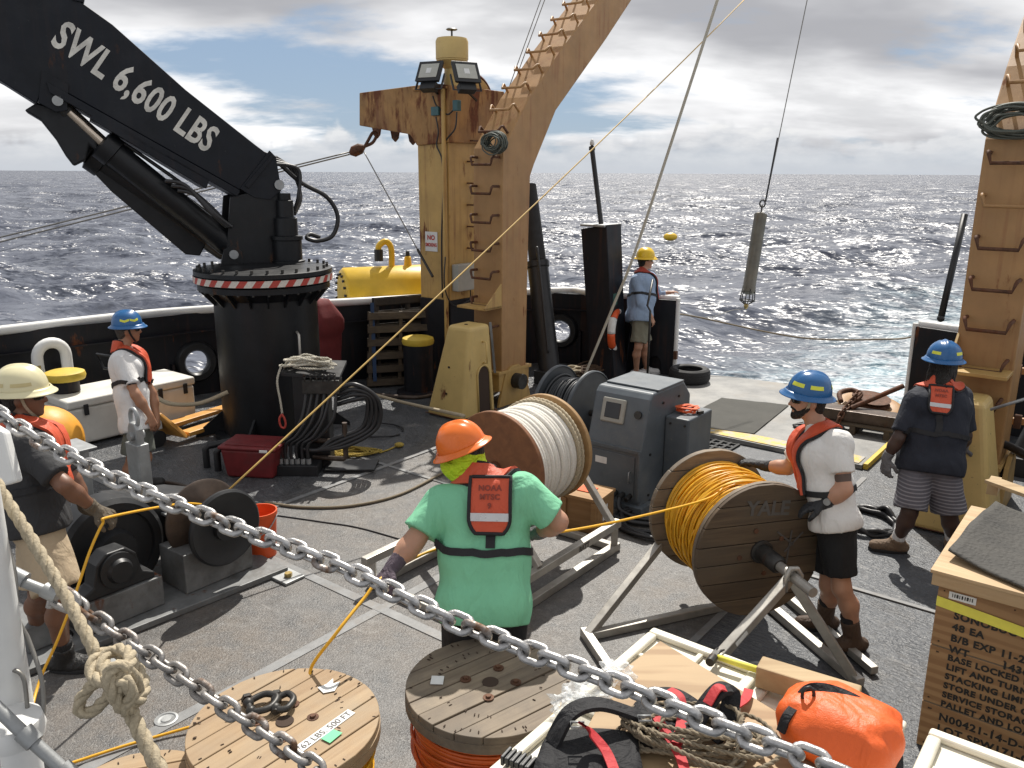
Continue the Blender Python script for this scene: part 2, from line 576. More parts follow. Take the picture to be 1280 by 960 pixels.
paint('machine_grey', (0.10, 0.118, 0.135), 0.42, var=0.18, scale=4, bump=0.15, grime=(0.16, 0.165, 0.16), chip=(0.2, 0.2, 0.19))
paint('panel_grey', (0.40, 0.41, 0.38), 0.5, var=0.12, scale=6)
paint('tub_red', (0.17, 0.018, 0.02), 0.5, var=0.25, scale=8, grime=(0.10, 0.03, 0.03))
paint('bucket_orange', (0.72, 0.10, 0.02), 0.45, var=0.1, scale=6)
paint('jack_orange', (0.62, 0.30, 0.06), 0.5, var=0.2, scale=6, chip=(0.1, 0.06, 0.04))
paint('float_orange', (0.75, 0.34, 0.03), 0.5, var=0.15, scale=5)
paint('teal_box', (0.045, 0.12, 0.13), 0.5, var=0.2)
paint('green_bottle', (0.02, 0.10, 0.05), 0.35, var=0.2)
paint('steel_tube', (0.15, 0.14, 0.115), 0.42, 0.5, var=0.25, scale=7, bump=0.15, grime=(0.2, 0.17, 0.13))
paint('chrome_rod', (0.62, 0.52, 0.42), 0.2, 0.95, var=0.1, scale=5, bump=0.03)
paint('lead_white', (0.78, 0.77, 0.72), 0.45, var=0.05)
paint('letter_white', (0.68, 0.66, 0.60), 0.55, var=0.2, scale=9, grime=(0.35, 0.34, 0.31), chip=(0.05, 0.05, 0.055))
plain('letter_red', (0.5, 0.04, 0.03), 0.6)
plain('letter_black', (0.02, 0.018, 0.016), 0.7)
plain('letter_faded', (0.10, 0.09, 0.08), 0.7)
plain('tape_red', (0.42, 0.05, 0.035), 0.5)
plain('tape_white', (0.62, 0.58, 0.52), 0.5)
plain('hivis_yellow', (0.62, 0.72, 0.04), 0.55)
plain('strap_yellow', (0.80, 0.72, 0.10), 0.6)
plain('rust_hole', (0.05, 0.03, 0.02), 0.9)
plain('black_cable', (0.02, 0.02, 0.022), 0.4)
plain('wire_steel', (0.24, 0.23, 0.21), 0.45, 0.5)
plain('wire_green', (0.11, 0.12, 0.10), 0.6, 0.2)
plain('glass_dark', (0.02, 0.02, 0.022), 0.08)
plain('lamp_glass', (0.45, 0.45, 0.40), 0.15)
plain('window_grey', (0.32, 0.31, 0.27), 0.25)
plain('orange_strap', (0.70, 0.12, 0.03), 0.7)
plain('label_white', (0.72, 0.72, 0.70), 0.6)
plain('label_green', (0.15, 0.62, 0.30), 0.6)
plain('label_dark_green', (0.01, 0.07, 0.05), 0.5)
plain('brass', (0.40, 0.30, 0.12), 0.4, 0.8)
wood('reel_wood', (0.46, 0.33, 0.19), (0.30, 0.19, 0.10), axis=0, weather=(0.36, 0.29, 0.20))
wood('reel_weathered', (0.30, 0.24, 0.17), (0.15, 0.11, 0.075), axis=0, weather=(0.12, 0.10, 0.08))
wood('reel_dark', (0.17, 0.115, 0.065), (0.07, 0.045, 0.027), axis=0, weather=(0.10, 0.075, 0.05))
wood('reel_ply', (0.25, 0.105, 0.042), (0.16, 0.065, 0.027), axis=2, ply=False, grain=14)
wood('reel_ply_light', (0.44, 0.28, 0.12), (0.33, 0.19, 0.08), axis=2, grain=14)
wood('plywood', (0.50, 0.36, 0.20), (0.31, 0.19, 0.09), axis=0, ply=True, rough=0.65)
wood('crate_wood', (0.40, 0.235, 0.11), (0.27, 0.14, 0.06), axis=0, ply=True, rough=0.7)
wood('crate_light', (0.60, 0.44, 0.26), (0.45, 0.29, 0.15), axis=0, rough=0.7)
wood('box_wood', (0.42, 0.25, 0.11), (0.28, 0.15, 0.06), axis=0, rough=0.7)
wood('timber', (0.55, 0.42, 0.24), (0.36, 0.24, 0.12), axis=0, grain=16)
wood('pallet_dark', (0.045, 0.035, 0.028), (0.02, 0.016, 0.013), axis=2, weather=(0.06, 0.045, 0.03))
wood('pallet_mid', (0.12, 0.09, 0.055), (0.06, 0.042, 0.028), axis=0)
rope_mat('rope_white', (0.62, 0.58, 0.48), 160)
rope_mat('rope_tan', (0.50, 0.42, 0.29), 160)
rope_mat('rope_dirty', (0.27, 0.22, 0.15), 160)
rope_mat('rope_reel_white', (0.78, 0.75, 0.68), 70, 0.82)
rope_mat('rope_yellow', (0.50, 0.36, 0.07), 90)
rope_mat('net_brown', (0.10, 0.06, 0.035), 60)
plain('cable_yellow', (0.80, 0.42, 0.02), 0.42)
plain('cable_orange', (0.72, 0.13, 0.02), 0.5)
plain('cable_tan', (0.55, 0.36, 0.10), 0.6)
# wound cable with slight tone changes
for nm, c in (('winding_yellow', (0.82, 0.43, 0.02)), ('winding_orange', (0.74, 0.14, 0.025)), ('winding_black', (0.03, 0.033, 0.037))):
    m, k = newmat(nm)
    o = obco(k)
    n = k.noise(o, 9.0, 4.0)
    finish(k, k.mix(k.ramp(n, 0.3, 0.7), sc3(c, 0.72), c), 0.38, 0.0, k.noise(o, 80.0), 0.05, 0.002)
# non-skid mat
m, k = newmat('mat_rubber')
o = obco(k)
vo = k.n('ShaderNodeTexVoronoi', {'Vector': o, 'Scale': 42.0}, distance='CHEBYCHEV')
finish(k, k.mix(k.noise(o, 6.0, 5.0), (0.03, 0.029, 0.027), (0.075, 0.07, 0.06)), 0.8, 0.0, vo.outputs[0], 0.6, 0.01)
m, k = newmat('deck_mat')
o = obco(k)
finish(k, k.mix(k.noise(o, 4.0, 5.0), (0.05, 0.05, 0.045), (0.085, 0.082, 0.072)), 0.9, 0.0, k.noise(o, 90.0, 3.0), 0.5, 0.005)
# thin clear plastic wrap
m, k = newmat('plastic_wrap')
o = obco(k)
finish(k, (0.9, 0.92, 0.92), 0.18, 0.0, k.noise(o, 40.0, 4.0), 0.8, 0.01, Alpha=0.38)

# ------------------------------------------------------------------ sea
SEA = -2.0
def build_sea():
    rng = np.random.default_rng(5)
    na, nr = 620, 760
    az = np.radians(np.linspace(-62, 58, na))
    r = np.concatenate([np.geomspace(5.0, 900.0, nr - 60), np.geomspace(930.0, 45000.0, 60)])
    R, A = np.meshgrid(r, az, indexing='ij')
    x = R * np.sin(A); y = R * np.cos(A)
    x0, y0 = x.copy(), y.copy()
    z = np.zeros_like(x); foam = np.zeros_like(x); steep = np.zeros_like(x)
    wind = math.radians(205)
    for i in range(46):
        lam = 1.1 * (1.078 ** i) * (0.9 + 0.2 * rng.random())
        th = wind + rng.normal(0, 0.55)
        k = 2 * math.pi / lam
        amp = 0.0105 * lam ** 0.95 * (0.6 + 0.8 * rng.random())
        if lam > 5: amp *= 0.72
        if lam > 18: amp *= 0.6
        ph = rng.random() * 6.28
        # fade where the grid can no longer carry the wave
        dr = np.gradient(r)[:, None] * np.ones((1, na))
        fade = np.clip(1.6 - 3.2 * dr / lam, 0, 1)
        kx, ky = math.sin(th) * k, math.cos(th) * k
        arg = kx * x0 + ky * y0 + ph
        s, c = np.sin(arg), np.cos(arg)
        a = amp * fade
        z += a * c
        q = 0.85
        x -= q * a * math.sin(th) * s
        y -= q * a * math.cos(th) * s
        steep += a * k * c * q
    # crest foam
    foam = np.clip((steep - 0.62) / 0.5, 0, 1)
    hgt = np.clip((z - 0.30) / 0.6, 0, 1)
    foam = np.clip(foam + 0.25 * hgt * (steep > 0.4), 0, 1)
    # prop wash trailing off the stern
    p = x0 * SX.x + y0 * SX.y
    q = x0 * SA.x + y0 * SA.y
    dq = np.clip(q - 11.0, 0, None)
    wid = 4.2 + 0.14 * dq
    wash = np.exp(-((p + 4.3 - 0.05 * dq) / wid) ** 2 * 1.6) * np.exp(-dq / 26.0) * (q > 9)
    z = z * (1 - 0.55 * wash) + SEA
    verts = np.stack([x, y, z], -1).reshape(-1, 3)
    idx = np.arange(nr * na).reshape(nr, na)
    quads = np.stack([idx[:-1, :-1], idx[:-1, 1:], idx[1:, 1:], idx[1:, :-1]], -1).reshape(-1, 4)
    me = bpy.data.meshes.new('sea')
    me.vertices.add(len(verts)); me.vertices.foreach_set('co', verts.astype(np.float32).ravel())
    me.loops.add(len(quads) * 4); me.loops.foreach_set('vertex_index', quads.astype(np.int32).ravel())
    me.polygons.add(len(quads)); me.polygons.foreach_set('loop_start', np.arange(0, len(quads) * 4, 4, dtype=np.int32))
    me.polygons.foreach_set('loop_total', np.full(len(quads), 4, np.int32))
    me.update(); me.validate()
    for nm, arr in (('foam', foam), ('wash', wash)):
        at = me.attributes.new(nm, 'FLOAT', 'POINT')
        at.data.foreach_set('value', arr.astype(np.float32).ravel())
    me.shade_smooth()
    o = bpy.data.objects.new('sea', me)
    col.objects.link(o)
    o['kind'] = 'structure'
    m, k = newmat('sea_water')
    pos = k.n('ShaderNodeNewGeometry').outputs['Position']
    fo = k.n('ShaderNodeAttribute', attribute_name='foam').outputs['Fac']
    wa = k.n('ShaderNodeAttribute', attribute_name='wash').outputs['Fac']
    flat = k.mapping(pos, scale=(1, 1, 0.3), rot=(0, 0, math.radians(25)))
    strm = k.mapping(flat, scale=(0.55, 1.5, 1))
    r1 = k.noise(strm, 0.55, 3.0, 0.6, 0.4)
    c1 = k.noise(strm, 0.30, 3.0, 0.6, 0.3, out=1)
    c2 = k.noise(strm, 2.9, 3.0, 0.65, 0.0, out=1)
    gust = k.ramp(k.noise(k.mapping(flat, scale=(0.25, 1.0, 1)), 0.09, 3.0, 0.6), 0.34, 0.62)
    def slope(c, a):
        v1 = k.n('ShaderNodeVectorMath', {0: c, 1: (0.5, 0.5, 0.5)}, operation='SUBTRACT').outputs[0]
        return k.n('ShaderNodeVectorMath', {0: v1, 1: (a, a, 0.0)}, operation='MULTIPLY').outputs[0]
    sl_ = k.n('ShaderNodeVectorMath', {0: slope(c1, 2.6), 1: slope(c2, 3.6)}, operation='ADD').outputs[0]
    sv = k.n('ShaderNodeVectorMath', {0: sl_}, operation='SCALE')
    k.t.links.new(k.math('MULTIPLY_ADD', gust, 0.7, 0.6), sv.inputs['Scale'])
    gn = k.n('ShaderNodeNewGeometry').outputs['Normal']
    nrm = k.n('ShaderNodeVectorMath', {0: gn, 1: sv.outputs[0]}, operation='ADD').outputs[0]
    nrm = k.n('ShaderNodeVectorMath', {0: nrm}, operation='NORMALIZE').outputs[0]
    # foam: crests broken by noise, small scattered caps, and the wash
    lace = k.noise(flat, 3.4, 5.0, 0.72, 1.2)
    patch = k.noise(strm, 0.13, 4.0, 0.66, 0.8)
    f1 = k.math('MULTIPLY', fo, k.ramp(lace, 0.36, 0.62))
    f2 = k.math('MULTIPLY', k.ramp(patch, 0.60, 0.70), k.ramp(lace, 0.46, 0.66))
    f3 = k.math('MULTIPLY', k.ramp(wa, 0.05, 0.75), k.ramp(k.math('ADD', lace, k.math('MULTIPLY', wa, 0.10)), 0.44, 0.66))
    ff = k.math('ADD', k.math('ADD', f1, k.math('MULTIPLY', f2, 0.65)), f3, clamp=True)
    deep = k.mix(k.ramp(r1, 0.35, 0.7), (0.062, 0.070, 0.098), (0.125, 0.138, 0.172))
    aer = k.mix(k.math('MULTIPLY', k.ramp(wa, 0.1, 0.8), k.ramp(k.noise(flat, 0.9, 3.0, 0.6, 0.8), 0.34, 0.64)), deep, (0.11, 0.29, 0.36))
    cc = k.mix(ff, aer, (0.74, 0.77, 0.79))
    rr = k.math('MULTIPLY_ADD', ff, 0.6, 0.33)
    b = k.n('ShaderNodeBsdfPrincipled', {'Base Color': cc, 'Roughness': rr, 'IOR': 1.33, 'Normal': nrm})
    k.n('ShaderNodeOutputMaterial', {0: b})
    me.materials.append(m)
build_sea()

# ------------------------------------------------------------------ deck
PLATE = 0.05
BULW = [(-10.75, -6.0), (-10.33, 3.73), (-9.83, 6.17), (-8.96, 7.63), (-7.43, 10.42), (-6.75, 10.66), (-5.47, 10.95)]
STERN = [(-5.47, 10.95), (-4.7, 11.25), (-3.85, 11.36), (-3.0, 11.25), (-2.23, 10.95)]
MIR = [(-7.7 - p, q) for p, q in reversed(BULW)]
outline = BULW + STERN[1:-1] + MIR
m, k = newmat('deck_nonskid')
pos = k.n('ShaderNodeNewGeometry').outputs['Position']
shp = k.mapping(pos, rot=(0, 0, -TH))
s3 = k.n('ShaderNodeSeparateXYZ', {0: shp})
wob = k.math('MULTIPLY', k.math('SUBTRACT', k.noise(pos, 1.5, 4.0), 0.5), 0.5)
pp = k.math('ADD', s3.outputs[0], wob); qq = k.math('ADD', s3.outputs[1], wob)
n_big = k.noise(pos, 0.8, 6.0, 0.62)
n_mid = k.noise(pos, 5.0, 7.0, 0.68)
n_fine = k.noise(pos, 70.0, 3.0, 0.6)
n_grit = k.noise(pos, 160.0, 2.0, 0.5)
grey = k.mix(k.ramp(n_mid, 0.35, 0.68), (0.080, 0.082, 0.084), (0.164, 0.164, 0.162))
brown = k.mix(k.ramp(n_fine, 0.35, 0.65), (0.096, 0.080, 0.067), (0.156, 0.135, 0.114))
worn = k.mix(k.math('MULTIPLY', k.ramp(n_big, 0.34, 0.62), k.ramp(n_mid, 0.30, 0.55)), grey, brown)
spots = k.ramp(k.noise(pos, 26.0, 5.0, 0.7), 0.62, 0.68)
worn = k.mix(k.math('MULTIPLY', spots, 0.6), worn, (0.096, 0.053, 0.030))
slate = k.mix(k.ramp(n_mid, 0.3, 0.7), (0.050, 0.056, 0.065), (0.092, 0.099, 0.110))
wet = k.mix(k.ramp(n_mid, 0.3, 0.7), (0.060, 0.064, 0.071), (0.108, 0.112, 0.119))
m_r = k.ramp(s3.outputs[0], -2.03, -1.97)
m_l = k.ramp(pp, -5.6, -6.2)
m_f = k.ramp(qq, 6.3, 7.2)
cc = k.mix(m_r, worn, slate)
cc = k.mix(m_l, cc, wet)
cc = k.mix(m_f, cc, slate)
dirt = k.noise(k.mapping(pos, loc=(9, 4, 0)), 2.2, 7.0, 0.66)
cc = k.mix(k.math('MULTIPLY', k.ramp(dirt, 0.55, 0.68), 0.55), cc, (0.05, 0.046, 0.042))
spk = k.noise(pos, 48.0, 5.0, 0.75)
cc = k.mix(k.math('MULTIPLY', k.ramp(spk, 0.56, 0.66), 0.65), cc, (0.035, 0.03, 0.027))
cc = k.mix(k.math('MULTIPLY', k.ramp(spk, 0.40, 0.33), 0.5), cc, (0.34, 0.33, 0.31))
spk2 = k.noise(pos, 15.0, 6.0, 0.75)
cc = k.mix(k.math('MULTIPLY', k.ramp(spk2, 0.54, 0.64), 0.55), cc, (0.055, 0.05, 0.046))
cc = k.mix(k.math('MULTIPLY', k.ramp(spk2, 0.44, 0.36), 0.35), cc, (0.30, 0.29, 0.27))
scf = k.noise(k.mapping(shp, scale=(1.0, 7.0, 1.0)), 3.0, 6.0, 0.7)
cc = k.mix(k.math('MULTIPLY', k.ramp(scf, 0.60, 0.70), 0.45), cc, (0.27, 0.26, 0.245))
cc = k.mix(k.math('MULTIPLY', k.ramp(dirt, 0.40, 0.33), 0.35), cc, (0.30, 0.29, 0.27))
rough_d = k.mix(k.math('MULTIPLY', m_l, k.ramp(n_big, 0.35, 0.6)), k.math('MULTIPLY_ADD', n_mid, 0.25, 0.33), (0.28, 0.28, 0.28))
# coarse rolled non-skid ridges on the slate side
rid = k.noise(k.mapping(shp, scale=(18, 42, 1)), 1.0, 2.0, 0.5, 0.6)
hh = k.math('ADD', k.math('MULTIPLY', n_fine, 0.7), k.math('MULTIPLY', n_grit, 0.4))
hh = k.math('ADD', hh, k.math('MULTIPLY', k.math('MULTIPLY', rid, k.math('MAXIMUM', m_r, m_l)), 2.2))
bs = finish(k, cc, rough_d, 0.0, hh, 0.55, 0.012)
bump_node = bs.inputs['Normal'].links[0].from_node
gc_ = k.noise(pos, 130.0, 1.0, 0.5, 0.0, out=1)
gv = k.n('ShaderNodeVectorMath', {0: gc_, 1: (0.5, 0.5, 0.5)}, operation='SUBTRACT').outputs[0]
gs = k.n('ShaderNodeVectorMath', {0: gv}, operation='SCALE')
k.t.links.new(k.math('MULTIPLY_ADD', m_l, 1.7, 0.75), gs.inputs['Scale'])
ga = k.n('ShaderNodeVectorMath', {0: bump_node.outputs[0], 1: gs.outputs[0]}, operation='ADD').outputs[0]
gn2 = k.n('ShaderNodeVectorMath', {0: ga}, operation='NORMALIZE').outputs[0]
k.t.links.new(gn2, bs.inputs['Normal'])
mb = MB(); mb.prism([SW(p, q, -0.5) for p, q in outline], (0, 0, 0.5))
deck = mb.build('deck', 'deck_nonskid'); deck['kind'] = 'structure'
# hull plating under the deck edge
mb = MB()
rows = [[SW(-3.85 + (p + 3.85) * s, -6 + (q + 6) * t, z) for p, q in outline] for s, t, z in ((0.998, 0.999, -0.05), (0.985, 0.993, -1.2), (0.95, 0.98, -3.2))]
mb.grid(rows)
hull = mb.build('hull_side', 'hull_black'); hull['kind'] = 'structure'
# raised stern plate with a yellow nosing
m, k = newmat('stern_plate')
pos = k.n('ShaderNodeNewGeometry').outputs['Position']
nm_ = k.noise(pos, 3.0, 7.0, 0.66)
nf_ = k.noise(pos, 60.0, 3.0)
cc = k.mix(k.ramp(nm_, 0.35, 0.66), (0.15, 0.15, 0.145), (0.27, 0.265, 0.25))
cc = k.mix(k.math('MULTIPLY', k.ramp(k.noise(pos, 1.3, 6.0, 0.6), 0.55, 0.7), 0.6), cc, (0.24, 0.20, 0.15))
finish(k, cc, k.math('MULTIPLY_ADD', nm_, 0.3, 0.38), 0.0, k.math('ADD', nf_, nm_), 0.4, 0.006)
mb = MB(); mb.prism([SW(p, q, 0.002) for p, q in [(-5.3, 8.42), (-2.08, 8.42), (-2.08, 9.6), (-2.3, 10.8), (-3.0, 11.15), (-3.85, 11.26), (-4.7, 11.15), (-5.3, 10.9)]], (0, 0, PLATE))
pl = mb.build('stern_plate', 'stern_plate', bevel=0.006); pl['kind'] = 'structure'
m, k = newmat('nosing_paint')
pos = k.n('ShaderNodeNewGeometry').outputs['Position']
nn = k.noise(pos, 7.0, 8.0, 0.72)
cc = k.mix(k.ramp(nn, 0.42, 0.56), (0.60, 0.40, 0.06), (0.36, 0.34, 0.30))
finish(k, cc, 0.55, 0.0, k.noise(pos, 50.0), 0.3, 0.004)
mb = MB()
mb.prism([SW(p, q, PLATE + 0.006) for p, q in [(-5.25, 8.44), (-2.12, 8.44), (-2.12, 8.68), (-5.25, 8.68)]], (0, 0, 0.004))
mb.build('nosing_stripe', 'nosing_paint')['kind'] = 'structure'
mb = MB()
mb.bar(SW(-2.055, 8.45, 0.032), SW(-2.055, 9.55, 0.032), 0.045, 0.06)
mb.build('nosing_edge', 'safety_yellow', bevel=0.004)['kind'] = 'structure'
# welded seams: flat bars standing a few millimetres proud
seam_mat = paint('seam_paint', (0.215, 0.218, 0.218), 0.5, var=0.25, scale=9, bump=0.3, grime=(0.17, 0.14, 0.11))
seam_i = 0
for a, b, wd in (((-3.85, -2), (-3.85, 6.0), 0.075), ((-9.5, 3.48), (-2.0, 3.48), 0.075), ((-1.99, 0.5), (-1.99, 8.2), 0.05), ((-7.9, 5.5), (-4.2, 5.5), 0.04), ((-5.9, 3.6), (-5.9, 7.5), 0.05), ((-1.9, 5.8), (1.5, 5.8), 0.04)):
    seam_n = seam_i
    seam_i += 1
    mb = MB(); mb.bar(SW(*a, 0.0015 * seam_n), SW(*b, 0.0015 * seam_n), wd, 0.009)
    o = mb.build('deck_seam', 'seam_paint', deck)
# flush tie-down sockets
sock0 = None
for u, v in ((208, 900), (1048, 612), (948, 835), (1042, 690)):
    mb = MB(); c = G(u, v)
    mb.lathe(c, UP, [(0.062, 0.0), (0.062, 0.008), (0.05, 0.010), (0.044, 0.004), (0.03, 0.003), (0.026, 0.009), (0.0, 0.010)], 20)
    mb.build('tie_down_socket', 'galv', deck, smooth=True, auto=40)

# ------------------------------------------------------------------ bulwarks
BH = 1.10
def wall_piece(mb, A, B, h, hole=None, t=0.03, z0=0.0):
    A, B = V(A), V(B)
    e = (B - A); L = e.length; e.normalize(); nrm = V((-e.y, e.x, 0)) * t
    if hole is None:
        mb.prism([A + UP * z0, B + UP * z0, B + UP * h, A + UP * h], nrm)
        return
    cx, cz, r = hole; n = 48
    ang = [2 * math.pi * i / n for i in range(n)]
    for i in range(n):
        out = []
        a0, a1 = ang[i], ang[(i + 1) % n]
        def edge(a):
            c, s = math.cos(a), math.sin(a)
            ts = []
            if abs(c) > 1e-9: ts.append(((L if c > 0 else 0) - cx) / c)
            if abs(s) > 1e-9: ts.append(((h if s > 0 else z0) - cz) / s)
            tt = min(x for x in ts if x > 0)
            return (cx + c * tt, cz + s * tt)
        p0, p1 = edge(a0), edge(a1)
        poly = [(cx + r * math.cos(a0), cz + r * math.sin(a0)), p0]
        for crn in ((0, z0), (L, z0), (L, h), (0, h)):
            ca = math.atan2(crn[1] - cz, crn[0] - cx) % (2 * math.pi)
            lo, hi = a0, a1 if a1 > a0 else 2 * math.pi
            if lo + 1e-6 < ca < hi - 1e-6: poly.append(crn)
        poly += [p1, (cx + r * math.cos(a1), cz + r * math.sin(a1))]
        mb.prism([A + e * x + UP * z for x, z in poly], nrm)
def bulwark(poly, holes, label, mirror):
    root = thing('bulwark', label, 'ship bulwark', SW(*poly[1]))
    pts = [SW(p, q) for p, q in poly]
    ctr = SW(-3.85, 4)
    for i, (A, B) in enumerate(zip(pts, pts[1:])):
        mb = MB()
        hl = holes.get(i)
        # small freeing slot at the foot where the plating stops short of the deck
        if hl:
            cx = hl[0]
            L = (B - A).length
            a = max(0.0, cx - 0.55) ; b = min(L, cx + 0.55)
            e = (B - A).normalized()
            if a > 0.02: wall_piece(mb, A, A + e * a, BH)
            wall_piece(mb, A + e * a, A + e * b, BH, (cx - a, hl[1], hl[2]))
            if b < L - 0.02: wall_piece(mb, A + e * b, B, BH, z0=0.0)
        else:
            wall_piece(mb, A, B, BH)
        mb.build('plating', 'hull_black', root)
        e = (B - A).normalized(); inn = V((e.y, -e.x, 0))
        if inn.dot(ctr - A) < 0: inn = -inn
        L = (B - A).length
        if hl:
            c = A + e * hl[0] + UP * hl[1] + inn * 0.02
            r = hl[2]
            mb = MB(); mb.lathe(c - inn * 0.06, inn, [(r + 0.005, 0.0), (r - 0.005, 0.02), (r - 0.005, 0.08), (r + 0.02, 0.11), (r + 0.09, 0.11), (r + 0.12, 0.07), (r + 0.125, 0.03)], 40, closed_prof=True)
            mb.build('fairlead_ring', 'black_satin', root, smooth=True, auto=50)
            for s in (-1, 1):
                mb = MB()
                mb.bar(A + e * (hl[0] + s * (r + 0.17)) + inn * 0.05 + UP * 0.02, A + e * (hl[0] + s * (r + 0.17)) + inn * 0.05 + UP * (hl[1] + 0.02), 0.1, 0.03, up=e)
                mb.build('fairlead_cheek', 'hull_black', root)
        # stays
        nst = max(1, int(L / 1.25))
        for j in range(nst):
            d = (j + 0.5) * L / nst
            if hl and abs(d - hl[0]) < 0.45: d += 0.62
            if d > L - 0.1: continue
            mb = MB()
            b0 = A + e * d
            mb.prism([b0 + inn * 0.002, b0 + inn * 0.42, b0 + inn * 0.12 + UP * (BH - 0.08), b0 + inn * 0.002 + UP * (BH - 0.02)], e * 0.018)
            mb.build('bulwark_stay', 'hull_black', root)
    # cap rail
    cap = []
    for i, p in enumerate(pts):
        cap.append(p + UP * (BH + 0.03))
    mb = MB(); mb.tube(spline(cap, 6), 0.055, 14)
    mb.build('cap_rail', 'white_paint', root, smooth=True, auto=60)
    # mid stringer
    mb = MB()
    for A, B in zip(pts, pts[1:]):
        e = (B - A).normalized(); inn = V((e.y, -e.x, 0))
        if inn.dot(ctr - A) < 0: inn = -inn
        mb.bar(A + inn * 0.04 + UP * 0.86, B + inn * 0.04 + UP * 0.86, 0.07, 0.018)
    mb.build('stringer', 'hull_black', root)
    return root
# chocks surveyed on the plating
def hole_on(i, u, v, r, poly=BULW):
    A, B = SW(*poly[i]), SW(*poly[i + 1])
    e = (B - A).normalized(); n = V((-e.y, e.x, 0))
    X = PLANE(u, v, A, n)
    return ((X - A).dot(e), max(r + 0.06, min(BH - r - 0.06, X.z)), r)
bulwark(BULW, {1: hole_on(1, 245, 452, 0.155), 4: hole_on(4, 701, 413, 0.16)}, 'black left bulwark with white cap rail and round fairlead holes', False)
MB_ = [(p, q) for p, q in MIR]
bulwark(MB_, {}, 'dark bulwark at the right edge behind the right frame leg', True)
# ------------------------------------------------------------------ deck crane
def build_crane():
    fr = G(345, 556)
    d = V((fr.x, fr.y, 0)).normalized()
    R0 = 0.555
    C0 = V((fr.x, fr.y, 0)) + d * R0
    root = thing('deck_crane', 'black hydraulic deck crane on a round pedestal, boom lettered in white', 'crane', C0)
    k0 = ppm(C0)
    zf = UPZ(C0, 330, 345)
    zt = zf - 0.05
    mb = MB()
    mb.lathe(C0, UP, [(R0 + 0.10, 0), (R0 + 0.10, 0.05), (R0, 0.06), (R0, zf - 0.22), (R0 + 0.10, zf - 0.13), (R0 + 0.15, zf - 0.12), (R0 + 0.15, zf - 0.06)], 64)
    mb.build('pedestal', 'black_paint', root, smooth=True, auto=30)
    for i in range(20):
        a = 2 * math.pi * i / 20
        e = V((math.cos(a), math.sin(a), 0)); s = V((-e.y, e.x, 0))
        mb = MB(); mb.prism([C0 + e * (R0 - 0.01) + UP * (zf - 0.28), C0 + e * (R0 + 0.012) + UP * (zf - 0.28), C0 + e * (R0 + 0.145) + UP * (zf - 0.13), C0 + e * (R0 - 0.01) + UP * (zf - 0.13)], s * 0.016)
        mb.build('gusset', 'black_paint', root)
    mb = MB(); mb.lathe(C0, UP, [(R0 + 0.175, zf - 0.045), (R0 + 0.185, zf - 0.04), (R0 + 0.185, zf + 0.035), (R0 + 0.17, zf + 0.04)], 72)
    ring = mb.build('slew_ring', 'black_paint', root, smooth=True, auto=30)
    # red and white hazard tape round the ring
    n = 56
    for i in range(n):
        mb = MB()
        pts = []
        rr = R0 + 0.1865
        a0 = 2 * math.pi * i / n; w_ = 2 * math.pi / n; sh = 0.6 * w_
        rows = []
        for z, off in ((zf - 0.036, 0.0), (zf + 0.032, sh)):
            rows.append([C0 + V((math.cos(a0 + off + w_ * t) * rr, math.sin(a0 + off + w_ * t) * rr, z)) for t in (0, 0.5, 1)])
        mb.grid(rows)
        mb.build('hazard_stripe', 'tape_red' if i % 2 else 'tape_white', ring)
    mb = MB(); mb.lathe(C0, UP, [(R0 + 0.18, zf + 0.045), (R0 + 0.18, zf + 0.09), (R0 + 0.14, zf + 0.10), (0.2, zf + 0.10)], 64)
    mb.build('turntable', 'black_paint', root, smooth=True, auto=30)
    for zz in (zf + 0.10, zf - 0.135):
        for i in range(28):
            a = 2 * math.pi * (i + 0.5) / 28
            p = C0 + V((math.cos(a) * (R0 + 0.13 if zz > zf else R0 + 0.135), math.sin(a) * (R0 + 0.13 if zz > zf else R0 + 0.135), zz))
            mb = MB(); mb.cyl(p, p + UP * (0.035 if zz > zf else 0.015), 0.016, n=6)
            mb.build('bolt', 'dark_steel', root)
    # boom plane
    zp = UPZ(C0, 345, 232)
    P0 = T(345, 232, depth(C0) + 0.10)
    P1 = T(40, 60, depth(C0) - 1.25)
    e = V((P1.x - P0.x, P1.y - P0.y, 0)).normalized()      # outward along the boom
    nrm = V((-e.y, e.x, 0))
    if nrm.dot(CAM - P0) < 0: nrm = -nrm                   # toward the camera
    def bp(u, v, off=0.0):
        return PLANE(u, v, P0 + nrm * off, nrm)
    TW = 0.52
    # upper boom box (rolled-off far end continues out of the picture)
    poly = [(347, 196), (330, 189), (318, 180), (232, 112), (140, 30), (105, 5), (60, -40), (-60, -110), (-160, -40), (-60, 70), (0, 101), (46, 130), (58, 102), (300, 238)]
    face = [bp(u, v, TW / 2) for u, v in poly]
    mb = MB(); mb.prism(face, -nrm * TW)
    boom = mb.build('boom', 'boom_paint', root, bevel=0.012)
    # head bracket at the pivot
    mb = MB()
    for s in (1, -1):
        hp = [(300, 236), (337, 188), (345, 196), (352, 238), (338, 250), (318, 247)]
        mb = MB(); mb.prism([bp(u, v, TW / 2 + 0.022) for u, v in hp] if s > 0 else [bp(u, v, TW / 2) - nrm * (TW + 0.022) for u, v in hp], -nrm * 0.024 * s if s > 0 else nrm * 0.02)
        mb.build('pivot_cheek', 'boom_paint', root, bevel=0.004)
    mb = MB(); mb.prism([bp(u, v, TW / 2 + 0.035) for u, v in [(306, 232), (340, 192), (344, 195), (311, 236)]], -nrm * 0.05)
    mb.build('stiffener', 'boom_paint', root, bevel=0.004)
    mb = MB(); c = bp(349, 231, TW / 2 + 0.03); mb.cyl(c, c + nrm * 0.02, 0.055, n=24)
    mb.build('pivot_pin', 'galv', root, smooth=True, auto=40)
